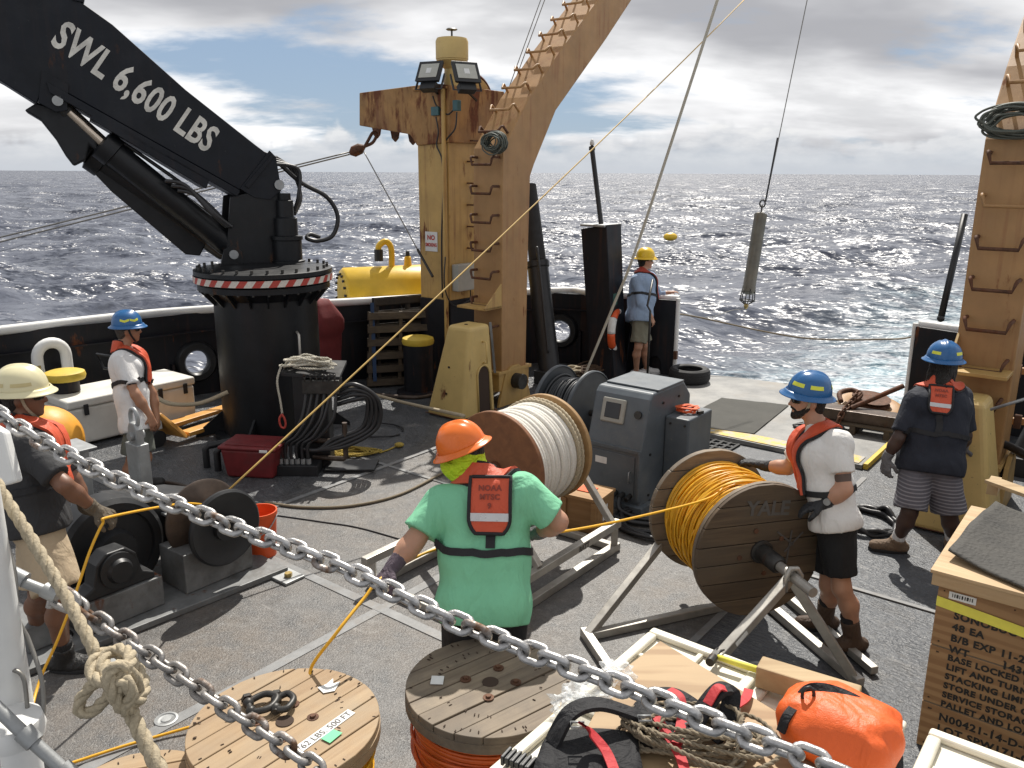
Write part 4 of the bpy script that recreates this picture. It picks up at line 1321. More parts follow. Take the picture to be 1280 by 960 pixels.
# ------------------------------------------------------------------ cable reels
def frame_to(axis, up=UP):
    """3x3 whose z column is axis"""
    z = V(axis).normalized()
    x = V(up).cross(z)
    if x.length < 1e-3: x = V((1, 0, 0))
    x.normalize(); y = z.cross(x)
    return Matrix((x, y, z)).transposed()
def place(o, M):
    o.matrix_local = M
def plank_disc(name, mat, root, M, R, z0, th, n, holes=(), hub=0.0, seg=10, seed=0):
    """round flange cut from n planks running along local x; each plank a part of its own"""
    rng = random.Random(seed)
    wpl = 2 * R / n
    out = []
    for i in range(n):
        y0 = -R + i * wpl + 0.0024; y1 = y0 + wpl - 0.0048 - rng.uniform(0, 0.002)
        def xa(y): return math.sqrt(max(R * R - y * y, 0.0))
        ys = [y0 + (y1 - y0) * j / seg for j in range(seg + 1)]
        if max(xa(y) for y in ys) < 0.01: continue
        right = [(xa(y), y) for y in ys]; left = [(-x, y) for x, y in reversed(right)]
        poly = [p for p in right + left]
        dz = rng.uniform(-0.003, 0.003)
        mb = MB(); mb.prism([V((x, y, z0 + dz)) for x, y in poly], V((0, 0, th)))
        o = mb.build(name, mat, root, local=True, bevel=0.002, bseg=1)
        place(o, M)
        out.append(o)
    return out
def winding(root, M, r0, r1, z0, z1, d, mat, jitter=0.35, turns_layers=1, seed=1, seg=44, name='winding', n=6, cross=6):
    rng = np.random.default_rng(seed)
    mb = MB()
    turns = int((z1 - z0) / d)
    pts = []
    ph = rng.random(8) * 6.28
    for i in range(turns * seg + 1):
        a = 2 * math.pi * i / seg
        t = i / seg
        z = z0 + d / 2 + (z1 - z0 - d) * (t / turns) + d * jitter * (math.sin(t * 1.7 + ph[0]) * 0.5 + math.sin(a + t * 0.31 + ph[1]) * 0.45)
        r = r0 + (r1 - r0) * 0.5 * (1 + math.sin(t * 0.55 + ph[2])) * (0.6 + 0.4 * math.sin(a * 1.0 + ph[3] + 0.21 * t)) + d * jitter * 0.5 * math.sin(2.3 * t + ph[4])
        pts.append(V((r * math.cos(a), r * math.sin(a), min(max(z, z0 + d / 2), z1 - d / 2))))
    mb.tube(pts, d * 0.5, n)
    # a few turns lying across the others
    for c in range(cross):
        za, zb = rng.uniform(z0 + d, z1 - d, 2)
        aa = rng.random() * 6.28
        q = []
        for i in range(40):
            t = i / 39
            a = aa + t * 4.6
            r = r1 + d * 0.75 - d * 1.1 * (abs(2 * t - 1) ** 6)
            q.append(V((r * math.cos(a), r * math.sin(a), za + (zb - za) * t)))
        mb.tube(q, d * 0.48, n)
    core = r0 - d * 0.25
    mb.cyl(V((0, 0, z0)), V((0, 0, z1)), core, n=40, caps=False)
    o = mb.build(name, mat, root, local=True, smooth=True)
    place(o, M)
    return o
def mesh_part(name, mat, root, M, fn, **kw):
    mb = MB(); fn(mb)
    o = mb.build(name, mat, root, local=True, **kw)
    place(o, M)
    return o

# --- reels standing on end
def end_reel(c, R, ztop, hgt, yaw, label, wmat, woodmat, nplank, wr, wd, seed, lab=()):
    root = thing('cable_reel', label, 'cable reel', V((c.x, c.y, 0)), yaw)
    I = Matrix.Identity(4)
    th = 0.05
    tops = plank_disc('plank', woodmat, root, I, R, ztop - th, th, nplank, seed=seed)
    plank_disc('plank', woodmat, root, I, R, ztop - hgt, th, nplank, seed=seed + 9)
    part('rim', woodmat, root, lambda mb: mb.lathe(V((0, 0, ztop - th)), UP, [(R - 0.006, -0.025), (R + 0.004, -0.025), (R + 0.004, th * 0.35), (R - 0.006, th * 0.35)], 48, closed_prof=True), local=True)
    winding(root, I, wr, wr + 0.015, ztop - hgt + th, ztop - th, wd, wmat, seed=seed)
    # base plate of boards below, so the reel stands on the deck
    if ztop - hgt > 0.01:
        part('skid', woodmat, root, lambda mb: mb.box((0, 0, (ztop - hgt) / 2), (R * 1.6, R * 1.2, ztop - hgt)), local=True)
    # arbor hole with a steel bush, bolts
    part('arbor_hole', 'rust_hole', root, lambda mb: mb.cyl(V((0, 0, ztop)), V((0, 0, ztop + 0.004)), 0.036, n=20), local=True)
    for a in (0.6, 2.3, 4.0, 5.6):
        p = V((math.cos(a), math.sin(a), 0)) * 0.11
        part('bolt', 'rusty_steel', root, lambda mb: (mb.cyl(p + UP * ztop, p + UP * (ztop + 0.005), 0.024, n=16), mb.cyl(p + UP * (ztop + 0.005), p + UP * (ztop + 0.014), 0.012, n=6)), local=True)
    rng = random.Random(seed)
    mb = MB()
    for i in range(60):
        a = rng.random() * 6.28; r = R * (0.62 if i % 2 else 0.93) + rng.uniform(-0.015, 0.015)
        p = V((r * math.cos(a), r * math.sin(a), ztop + 0.0025))
        yaw2 = rng.random() * 3
        mb.box(p, (0.012, 0.004, 0.003), rz=a)
    o = mb.build('staple', 'rust_hole', root, local=True); o['kind'] = 'stuff'
    return root
cO = G(613, 853, 0.76)
RO = end_reel(cO, 0.365, 0.76, 0.74, math.radians(38), 'weathered wooden reel of orange cable standing on end in the foreground', 'winding_orange', 'reel_weathered', 8, 0.32, 0.0145, 3)
# sticker and the loose knot-hole plank end
def flat(name, mat, root, pts, z, th=0.002):
    return part(name, mat, root, lambda mb: mb.prism([V((x, y, z)) for x, y in pts], V((0, 0, th))), local=True)
lp = XF[RO.name].inverted() @ G(542, 850, 0.762)
flat('sticker', 'label_white', RO, [(lp.x - 0.03, lp.y - 0.02), (lp.x + 0.012, lp.y - 0.055), (lp.x + 0.05, lp.y - 0.008), (lp.x + 0.008, lp.y + 0.027)], 0.764)
cT = G(356, 902, 0.76)
RT = end_reel(cT, 0.375, 0.76, 0.74, math.radians(52), 'pale wooden reel of yellow cable standing on end, black shackle on top', 'winding_yellow', 'reel_wood', 7, 0.325, 0.0145, 5)
lp = XF[RT.name].inverted() @ G(405, 915, 0.762)
ld = (XF[RT.name].inverted() @ G(442, 888, 0.762) - XF[RT.name].inverted() @ G(370, 940, 0.762)); ld.z = 0
L_ = ld.length / 2; ld.normalize(); nd = V((-ld.y, ld.x, 0))
flat('paper_tape', 'label_white', RT, [((lp + ld * a + nd * b).x, (lp + ld * a + nd * b).y) for a, b in ((-L_, -0.022), (L_, -0.02), (L_ * 1.0, 0.022), (-L_ * 0.98, 0.024))], 0.764)
letter('tape_lettering', 'letter_faded', RT, '762 LBS. 500 FT', 0.042, XF[RT.name] @ (V((lp.x, lp.y, 0.7675)) - ld * L_ * 0.9 - nd * 0.014), XF[RT.name].to_3x3() @ ld, XF[RT.name].to_3x3() @ nd)
lq = XF[RT.name].inverted() @ G(414, 921, 0.762)
flat('green_tape', 'label_green', RT, [((lq + ld * a + nd * b).x, (lq + ld * a + nd * b).y) for a, b in ((-0.035, -0.03), (0.035, -0.026), (0.03, 0.02), (-0.036, 0.018))], 0.768)
lq = XF[RT.name].inverted() @ G(412, 858, 0.762)
flat('torn_label', 'label_white', RT, [(lq.x + a, lq.y + b) for a, b in ((-0.05, -0.02), (-0.01, -0.045), (0.05, -0.012), (0.02, 0.0), (0.045, 0.03), (0.0, 0.02), (-0.04, 0.03))], 0.764)
c3 = G(166, 1006, 0.66)
end_reel(c3, 0.30, 0.66, 0.64, 0.3, 'pale wooden reel rim at the bottom edge left of the shackle reel', 'winding_yellow', 'reel_wood', 6, 0.25, 0.0145, 8)

# --- yellow cable reel on its pipe stand
yN, yF = G(950, 688, 0.65), G(885, 636, 0.65)
yd = (yN - yF).normalized(); yc = (yN + yF) / 2
YW = (yN - yF).length / 2
yR = 0.435
RY = thing('cable_reel', 'dark wooden reel of bright yellow cable turning on a pipe stand', 'cable reel', V((yc.x, yc.y, 0)), 0)
My = XF[RY.name].inverted() @ (Matrix.Translation(yc) @ frame_to(yd).to_4x4())
plank_disc('plank', 'reel_dark', RY, My, yR, YW - 0.03, 0.045, 7, seed=21)
plank_disc('plank', 'reel_weathered', RY, My, yR, -YW - 0.02, 0.045, 7, seed=22)
mesh_part('rim', 'reel_weathered', RY, My, lambda mb: mb.lathe(V((0, 0, YW - 0.045)), UP, [(yR - 0.03, 0), (yR + 0.003, 0), (yR + 0.003, 0.03), (yR - 0.03, 0.03)], 56, closed_prof=True), smooth=True, auto=30)
winding(RY, My, 0.335, 0.368, -YW + 0.025, YW - 0.045, 0.0135, 'winding_yellow', jitter=0.6, seed=4, cross=14)
mesh_part('hub_plate', 'dark_steel', RY, My, lambda mb: mb.lathe(V((0, 0, YW + 0.015)), UP, [(0.075, 0), (0.075, 0.012), (0.05, 0.02), (0.0, 0.02)], 28), smooth=True, auto=30)
for a in (0.5, 1.9, 3.3, 4.9):
    mesh_part('bolt', 'rusty_steel', RY, My, lambda mb: mb.cyl(V((0.15 * math.cos(a), 0.15 * math.sin(a), YW + 0.015)), V((0.15 * math.cos(a), 0.15 * math.sin(a), YW + 0.022)), 0.016, n=10))
# faint stencil on the flange
fy = frame_to(yd)
letter('flange_lettering', 'letter_faded', RY, 'YALE', 0.13, yc + yd * (YW + 0.018) + V((0.0, 0, 0)) + (fy @ V((0.02, 0.24, 0))), (fy @ V((1, -0.08, 0))), (fy @ V((0.08, 1, 0))), 0.004, align='CENTER')
mb = MB(); cc_ = yc + yd * (YW + 0.018)
for pts in ([(0.10, 0.12), (0.22, 0.02)], [(0.16, -0.02), (0.28, 0.10)], [(0.20, 0.12), (0.18, -0.10)]):
    a, b = [cc_ + fy @ V((x, y, 0)) for x, y in pts]
    mb.bar(a, b, 0.012, 0.002, up=yd)
mb.build('chalk_mark', 'letter_faded', RY)['kind'] = 'stuff'
def pipe_stand(root, feetN, feetF, apexN, apexF, mat, w=0.05):
    def bar(nm, a, b, ww=w, hh=w):
        mb = MB(); mb.bar(a, b, ww, hh); mb.build(nm, mat, root, bevel=0.005)
    z = UP * (w / 2 + 0.003)
    bar('leg', feetN[0] + z, apexN); bar('leg', feetN[1] + z, apexN + UP * 0.002)
    bar('leg', feetF[0] + z, apexF); bar('leg', feetF[1] + z, apexF + UP * 0.002)
    for a, b in ((feetN[0], feetF[0]), (feetN[1], feetF[1])):
        d = (b - a).normalized()
        bar('base_rail', a + z - d * 0.06, b + z + d * 0.06, w * 1.05, w * 1.04)
    d = (feetF[1] - feetF[0]).normalized()
    bar('cross_rail', feetF[0] + z + d * 0.03, feetF[1] + z - d * 0.03, w * 0.98, w * 0.96)
SY = thing('reel_stand', 'grey metal pipe stand carrying the yellow cable reel', 'reel stand', V((yc.x, yc.y, 0)))
N1, N2 = V((0.75, 3.80, 0)), V((2.02, 4.30, 0))
F1, F2 = V((0.49, 4.74, 0)), V((1.74, 5.24, 0))
axN = yN + yd * 0.33; axF = yF - yd * 0.20
pipe_stand(SY, (N1, N2), (F1, F2), axN + UP * -0.02, axF + UP * -0.02, 'alu', 0.055)
mb = MB(); mb.bar(F2 + V((0.05, 0.02, 0.035)) + V((0.12, 0.05, 0)), N2 + V((0.03, 0.01, 0.035)) + V((0.12, 0.05, 0)), 0.05, 0.05); mb.build('base_rail', 'alu', SY, bevel=0.005)
mb = MB(); mb.cyl(yF - yd * 0.35, yN + yd * 0.55, 0.03, n=20); mb.build('axle', 'alu', SY, smooth=True, auto=40)
mb = MB(); mb.lathe(yN + yd * 0.02, yd, [(0.055, 0), (0.055, 0.18), (0.04, 0.2)], 20); mb.build('axle_bush', 'dark_steel', SY, smooth=True, auto=40)
# hook saddle and label
h = axN
x_, y_, _z = basis(yd)
mb = MB(); mb.tube([h + yd * 0.03 + UP * (-0.05) + (N2 - N1).normalized() * 0.05, h + yd * 0.03 + UP * 0.0 + (N2 - N1).normalized() * 0.055, h + yd * 0.03 + UP * 0.05 + (N2 - N1).normalized() * 0.02, h + yd * 0.03 + UP * 0.06 - (N2 - N1).normalized() * 0.03, h + yd * 0.03 + UP * 0.0 - (N2 - N1).normalized() * 0.055, h + yd * 0.03 - UP * 0.08 - (N2 - N1).normalized() * 0.05], 0.016, 8); mb.build('saddle', 'alu', SY, smooth=True)
lg = (axN - N1); mid = N1 + lg * 0.60
n_l = (CAM - mid).normalized(); lgd = lg.normalized(); sd_ = lgd.cross(UP).normalized()
tt = sd_.cross(lgd).normalized()
mb = MB(); mb.box(mid + sd_ * (0.029 if sd_.dot(n_l) > 0 else -0.029), (0.10, 0.002, 0.028), rot=Matrix((lgd, sd_, tt)).transposed()); mb.build('barcode_label', 'label_white', SY)

# --- white rope reel on its frame
wp, wz = -3.58, 0.83
wc = SW(wp, 4.72, wz); WW = 0.285; wR = 0.415
RW = thing('rope_reel', 'plywood reel wound with thick white rope behind the man in green', 'rope reel', SW(wp, 4.72), 0)
Mw = XF[RW.name].inverted() @ (Matrix.Translation(wc) @ frame_to(SA).to_4x4())
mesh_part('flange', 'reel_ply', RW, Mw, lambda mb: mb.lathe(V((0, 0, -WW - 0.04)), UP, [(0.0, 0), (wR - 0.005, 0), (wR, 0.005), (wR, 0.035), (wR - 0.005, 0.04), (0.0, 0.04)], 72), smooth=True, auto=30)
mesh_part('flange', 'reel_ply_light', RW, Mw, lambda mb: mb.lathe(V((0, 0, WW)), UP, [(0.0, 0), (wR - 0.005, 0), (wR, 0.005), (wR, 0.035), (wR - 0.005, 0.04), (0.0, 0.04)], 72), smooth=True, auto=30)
# laid rope turns: strands twisted round the helix
hel = []
d_ = 0.041; turns = int(2 * WW / d_)
for i in range(turns * 60 + 1):
    t = i / 60; a = 2 * math.pi * t
    hel.append(V(((0.358 + 0.007 * math.sin(t * 2.1) + 0.003 * math.sin(a * 2)) * math.cos(a), (0.358 + 0.007 * math.sin(t * 2.1)) * math.sin(a), -WW + d_ / 2 + (2 * WW - d_) * t / turns + 0.004 * math.sin(t * 3.3))))
mb = MB(); mb.tube(hel, d_ * 0.51, 10)
mb.cyl(V((0, 0, -WW)), V((0, 0, WW)), 0.345, n=48, caps=False)
o = mb.build('rope_winding', 'rope_reel_white', RW, local=True, smooth=True); place(o, Mw)
hel2 = [V((0.386 * math.cos(2 * math.pi * i / 60 + 0.4), 0.386 * math.sin(2 * math.pi * i / 60 + 0.4), 0.16 + 0.045 * i / 60 + 0.012 * math.sin(i * 0.11))) for i in range(130)]
o = strands(hel2, d_ * 0.5, 3, 0.115, rs=d_ * 0.3, n=6, step=0.021).build('loose_turn', 'rope_tan', RW, local=True, smooth=True); place(o, Mw)
mesh_part('hub_bolt', 'rusty_steel', RW, Mw, lambda mb: mb.cyl(V((0.0, 0.0, -WW - 0.06)), V((0, 0, -WW - 0.035)), 0.05, n=16))
SWt = thing('reel_stand', 'low grey metal frame under the white rope reel, scuffed top rail', 'reel stand', SW(wp, 4.72))
def rail(nm, a, b, w=0.06, h=0.06, mat='alu'):
    mb = MB(); mb.bar(SW(*a), SW(*b), w, h); return mb.build(nm, mat, SWt, bevel=0.005)
for pz in (-3.07, -4.12):
    rail('base_rail', (pz, 3.62, 0.033), (pz, 5.3, 0.033))
    rail('upper_rail', (pz, 3.58, 0.23), (pz, 5.3, 0.23))
    for qq_ in (3.66, 5.25):
        rail('end_post', (pz, qq_, 0.06), (pz, qq_, 0.20), 0.05, 0.05)
rail('cross_rail', (-4.1, 3.66, 0.035), (-3.09, 3.66, 0.035), 0.055, 0.055)
rail('cross_rail', (-4.1, 5.25, 0.035), (-3.09, 5.25, 0.035), 0.055, 0.055)
for q_ in (4.24, 5.20):
    rail('leg', (-3.07, q_, 0.26), (wp + 0.02, q_, wz + 0.02), 0.05, 0.05)
    rail('leg', (-4.12, q_, 0.26), (wp - 0.02, q_, wz + 0.02), 0.05, 0.05)
mb = MB(); mb.cyl(SW(wp, 4.1, wz), SW(wp, 5.32, wz), 0.032, n=18); mb.build('axle', 'galv', SWt, smooth=True, auto=40)
letter('rail_lettering', 'letter_faded', SWt, 'BATT', 0.055, SW(-3.038, 4.70, 0.208), SA, UP, 0.003)
# --- grey drum with black cable
gc = SW(-4.72, 7.1, 0.46)
RG = thing('cable_drum', 'dark grey steel drum of black cable behind the white rope reel', 'cable drum', SW(-4.72, 7.1))
Mg = XF[RG.name].inverted() @ (Matrix.Translation(gc) @ frame_to(SX).to_4x4())
paint('drum_grey', (0.075, 0.085, 0.095), 0.42, var=0.2, scale=5)
for z in (-0.22, 0.20):
    mesh_part('flange', 'drum_grey', RG, Mg, lambda mb: mb.lathe(V((0, 0, z)), UP, [(0.0, 0), (0.425, 0.0), (0.435, -0.012), (0.447, 0.0), (0.447, 0.02), (0.435, 0.032), (0.425, 0.02), (0.0, 0.02)], 60), smooth=True, auto=25)
winding(RG, Mg, 0.31, 0.325, -0.2, 0.2, 0.03, 'winding_black', seed=9, seg=40, cross=2)
for s in (-0.33, 0.33):
    mb = MB(); b = gc + SX * s
    mb.prism([b + SA * x + UP * z for x, z in ((-0.3, -0.46), (0.3, -0.46), (0.08, 0.06), (-0.08, 0.06))], SX * 0.03); mb.build('side_stand', 'drum_grey', RG, bevel=0.005)
mb = MB(); mb.cyl(gc - SX * 0.36, gc + SX * 0.40, 0.035, n=16); mb.build('axle', 'dark_steel', RG, smooth=True, auto=40)

# ------------------------------------------------------------------ grey machine housing
MG = thing('winch_control_housing', 'slate grey steel machine housing with sloping front and small square window', 'machine housing', SW(-3.58, 6.5), TH)
def bxl(mb, x0, x1, y0, y1, z0, z1): mb.box(((x0 + x1) / 2, (y0 + y1) / 2, (z0 + z1) / 2), (x1 - x0, y1 - y0, z1 - z0))
w2 = 0.28
prof = [(-0.45, 0.03), (-0.45, 0.56), (-0.33, 1.0), (-0.28, 1.05), (0.30, 1.05), (0.45, 0.9), (0.45, 0.03)]
part('body', 'machine_grey', MG, lambda mb: mb.prism([V((-w2, y, z)) for y, z in prof], V((2 * w2, 0, 0))), local=True, bevel=0.018)
part('plinth', 'machine_grey', MG, lambda mb: bxl(mb, -w2 - 0.05, w2 + 0.05, -0.5, 0.5, 0, 0.06), local=True, bevel=0.006)
part('edge_trim', 'machine_grey', MG, lambda mb: mb.bar(V((w2 - 0.01, -0.455, 0.1)), V((w2 - 0.01, -0.455, 0.55)), 0.05, 0.02), local=True, bevel=0.004)
part('seam_bar', 'machine_grey', MG, lambda mb: mb.bar(V((-w2, -0.457, 0.55)), V((w2, -0.457, 0.55)), 0.018, 0.035), local=True, bevel=0.004)
sl_n = V((0, -0.44, 0.12)).normalized()
RS = Matrix((V((1, 0, 0)), V((0, 0.12, 0.44)).normalized(), V((0, -0.44, 0.12)).normalized())).transposed()
wcn = V((-0.06, -0.375, 0.86))
part('window_frame', 'window_grey', MG, lambda mb: mb.box(wcn, (0.24, 0.22, 0.03), rot=RS), local=True, bevel=0.03, bseg=3)
part('window_pane', 'glass_dark', MG, lambda mb: mb.box(wcn + sl_n * 0.014, (0.155, 0.14, 0.01), rot=RS), local=True, bevel=0.012)
part('gauge', 'dark_steel', MG, lambda mb: mb.cyl(V((0.19, -0.37, 0.86)), V((0.19, -0.37, 0.86)) + sl_n * 0.02, 0.035, n=20), local=True, smooth=True, auto=40)
part('side_box', 'machine_grey', MG, lambda mb: bxl(mb, w2 + 0.002, w2 + 0.24, -0.05, 0.42, 0.22, 0.80), local=True, bevel=0.014)
part('side_box_foot', 'machine_grey', MG, lambda mb: bxl(mb, w2 + 0.05, w2 + 0.2, 0.02, 0.36, 0.0, 0.22), local=True)
part('top_cap', 'machine_grey', MG, lambda mb: bxl(mb, -w2 + 0.03, w2 + 0.01, -0.2, 0.28, 1.052, 1.07), local=True, bevel=0.006)
for i in range(3):
    part('drain_fitting', 'dark_steel', MG, lambda mb: mb.cyl(V((0.05 + 0.07 * i, -0.45, 0.14)), V((0.05 + 0.07 * i, -0.53, 0.12)), 0.022, n=10), local=True, smooth=True, auto=40)

part('door', 'machine_grey', MG, lambda mb: bxl(mb, -w2 + 0.05, w2 - 0.06, -0.458, -0.449, 0.10, 0.50), local=True, bevel=0.004)
part('door_handle', 'galv', MG, lambda mb: mb.tube([V((w2 - 0.10, -0.458, 0.26)), V((w2 - 0.10, -0.485, 0.26)), V((w2 - 0.10, -0.485, 0.36)), V((w2 - 0.10, -0.458, 0.36))], 0.006, 6), local=True, smooth=True)
for z in (0.16, 0.44):
    part('hinge', 'galv', MG, lambda mb: mb.cyl(V((-w2 + 0.045, -0.462, z - 0.03)), V((-w2 + 0.045, -0.462, z + 0.03)), 0.009, n=8), local=True)
for y, z in ((-0.3, 0.12), (-0.3, 0.5), (-0.05, 0.12), (-0.1, 0.93), (0.2, 0.93), (0.36, 0.14)):
    part('bolt', 'dark_steel', MG, lambda mb: mb.cyl(V((w2, y, z)), V((w2 + 0.012, y, z)), 0.012, n=6), local=True)
for x, y, z in ((0.06, -0.07, 0.74), (0.20, -0.07, 0.74), (0.06, -0.07, 0.28), (0.20, -0.07, 0.28)):
    part('bolt', 'dark_steel', MG, lambda mb: mb.cyl(V((w2 + x, -0.05, z)), V((w2 + x, -0.062, z)), 0.010, n=6), local=True)
part('data_plate', 'label_white', MG, lambda mb: bxl(mb, -0.18, -0.06, -0.462, -0.4585, 0.38, 0.44), local=True)
part('supply_hose', 'black_cable', MG, lambda mb: mb.tube(spline([V((0.12, -0.52, 0.12)), V((0.2, -0.62, 0.05)), V((0.45, -0.6, 0.03)), V((0.62, -0.35, 0.03)), V((0.5, -0.1, 0.03))]), 0.022, 8), local=True, smooth=True)
part('supply_hose', 'black_cable', MG, lambda mb: mb.tube(spline([V((0.05, -0.52, 0.12)), V((0.1, -0.7, 0.04)), V((0.4, -0.72, 0.03)), V((0.7, -0.5, 0.03)), V((0.66, -0.15, 0.03))]), 0.022, 8), local=True, smooth=True)

# ------------------------------------------------------------------ black winch on the left with a cable drum head
WN = thing('capstan_winch', 'greasy black winch with gear cover and drum head on a steel bed', 'winch', SW(-5.15, 2.8))
mb = MB(); mb.prism([SW(p, q, 0.002) for p, q in ((-5.75, 1.6), (-4.9, 1.6), (-4.78, 3.42), (-5.6, 3.42))], UP * 0.045); mb.build('bed_plate', 'galv_dirty', WN, bevel=0.006)
for q_ in (3.36, 2.0):
    mb = MB(); mb.box(SW(-4.72, q_, 0.012), (0.2, 0.17, 0.02), rz=TH); tb = mb.build('tab', 'galv', WN, bevel=0.004)
    mb = MB(); mb.cyl(SW(-4.70, q_, 0.022), SW(-4.70, q_, 0.05), 0.03, n=6); mb.build('tab_bolt', 'brass', WN)
for p0, p1, q0, q1, z1 in ((-5.28, -4.98, 2.02, 2.56, 0.26), (-5.3, -4.98, 2.72, 3.26, 0.34), (-5.36, -5.06, 1.72, 1.9, 0.22)):
    mb = MB(); mb.prism([SW(p, q, 0.05) for p, q in ((p0, q0), (p1, q0), (p1, q1), (p0, q1))], UP * (z1 - 0.05)); mb.build('support_block', 'galv_dirty', WN, bevel=0.008)
gc2 = SW(-5.42, 2.42, 0.40)
mb = MB(); mb.lathe(gc2, SX, [(0.0, -0.12), (0.33, -0.12), (0.36, -0.09), (0.36, 0.09), (0.33, 0.12), (0.28, 0.12), (0.27, 0.10), (0.15, 0.10), (0.13, 0.16), (0.0, 0.16)], 60); mb.build('gear_cover', 'black_satin', WN, smooth=True, auto=30)
mb = MB(); mb.prism([gc2 + SA * y + UP * z for y, z in ((0.1, -0.2), (0.95, -0.22), (0.95, 0.06), (0.6, 0.20), (0.1, 0.30))], -SX * 0.3); mb.build('gearbox', 'black_satin', WN, bevel=0.02)
bc = SW(-5.14, 2.28, 0.30)
mb = MB(); mb.prism([bc + SA * y + UP * z for y, z in ((-0.24, -0.04), (0.24, -0.04), (0.24, 0.0), (0.16, 0.04), (0.13, 0.18), (0.06, 0.24), (-0.06, 0.24), (-0.13, 0.18), (-0.16, 0.04), (-0.24, 0.0))], SX * 0.14); mb.build('pillow_block', 'black_satin', WN, bevel=0.01)
mb = MB(); mb.lathe(bc + SX * 0.14 + UP * 0.11, SX, [(0.12, 0), (0.12, 0.02), (0.085, 0.03), (0.07, 0.06), (0.0, 0.06)], 28); mb.build('bearing_cap', 'black_satin', WN, smooth=True, auto=30)
dA, dB = SW(-5.16, 3.0, 0.48), SW(-4.84, 3.05, 0.46)
mb = MB(); mb.cyl(SW(-5.45, 3.0, 0.48), dB, 0.05, n=16); mb.build('shaft', 'dark_steel', WN, smooth=True, auto=40)
mb = MB(); mb.lathe(dA, SX, [(0.0, -0.02), (0.285, -0.02), (0.29, 0.0), (0.275, 0.015), (0.15, 0.03), (0.115, 0.06), (0.11, 0.17), (0.13, 0.22), (0.17, 0.24), (0.0, 0.24)], 56); mb.build('drum_head', 'brown_steel', WN, smooth=True, auto=40)
mb = MB(); mb.lathe(dA + SX * 0.24, SX, [(0.0, 0.0), (0.26, 0.0), (0.275, 0.02), (0.275, 0.04), (0.26, 0.055), (0.23, 0.045), (0.17, 0.02), (0.09, 0.02), (0.085, 0.06), (0.0, 0.065)], 56); mb.build('drum_flange', 'black_satin', WN, smooth=True, auto=30)
mb = MB()
pts = []
for i in range(5 * 30):
    a = 2 * math.pi * i / 30
    pts.append(dA + SX * (0.09 + 0.10 * i / 150 + 0.006 * math.sin(a)) + (UP * math.sin(a) + SA * math.cos(a)) * (0.125 + 0.01 * math.sin(i * 0.05)))
mb.tube(pts, 0.0065, 6); mb.build('cable_turns', 'cable_yellow', WN, smooth=True)
mb = MB(); mb.box(SW(-5.5, 3.1, 0.50), (0.5, 0.55, 0.02), rz=TH); mb.build('guard_plate', 'galv', WN, bevel=0.003)
# ------------------------------------------------------------------ foreground chains
def link_mesh(wire, Lout, Wout, mat):
    path = []
    r = Wout / 2 - wire / 2; h = Lout / 2 - Wout / 2
    for i in range(9):
        a = math.pi * i / 8
        path.append(V((h + r * math.sin(a), r * math.cos(a), 0)))
    for i in range(9):
        a = math.pi * i / 8
        path.append(V((-h - r * math.sin(a), -r * math.cos(a), 0)))
    mb = MB(); mb.tube(path, wire / 2, 10, closed=True)
    return mb
def chain(path, wire, Lout, Wout, mat, label, base, twist0=0.5):
    root = thing('safety_chain', label, 'chain', base)
    inv = XF[root.name].inverted()
    pitch = Lout - 2 * wire
    P = resample(path, pitch)
    proto = link_mesh(wire, Lout, Wout, mat).build('link', mat, root, local=True, smooth=True)
    tw = twist0; first = True
    rng = random.Random(3)
    for i in range(len(P) - 1):
        a, b = P[i], P[i + 1]
        d = (b - a).normalized(); c = (a + b) / 2
        x = d; y0 = UP.cross(x).normalized(); z0 = x.cross(y0)
        ang = tw + (math.pi / 2 if i % 2 else 0) + rng.uniform(-0.12, 0.12)
        y = y0 * math.cos(ang) + z0 * math.sin(ang); z = x.cross(y)
        M = Matrix(((x.x, y.x, z.x, c.x), (x.y, y.y, z.y, c.y), (x.z, y.z, z.z, c.z), (0, 0, 0, 1)))
        o = proto if first else dup(proto, root)
        first = False
        o.matrix_local = inv @ M
    return root
ch1 = [(-60, 478, 1.90), (0, 519, 1.84), (60, 556, 1.79), (150, 602, 1.72), (250, 643, 1.66), (340, 676, 1.60), (440, 715, 1.54), (540, 764, 1.46), (640, 806, 1.39), (760, 851, 1.31), (880, 899, 1.23), (1000, 944, 1.16), (1100, 985, 1.11)]
chain(spline([T(*p) for p in ch1], 10), 0.0125, 0.062, 0.042, 'chain_steel', 'longer bright steel safety chain sagging across the whole foreground', T(440, 715, 1.54))
ch2 = [(88, 752, 1.70), (150, 795, 1.66), (215, 838, 1.61), (280, 883, 1.55), (340, 922, 1.50), (400, 965, 1.45), (440, 1000, 1.42)]
chain(spline([T(*p) for p in ch2], 10), 0.0125, 0.060, 0.041, 'chain_rusty', 'shorter duller safety chain below the long one, ending by the rope knot', T(215, 838, 1.61), 0.9)
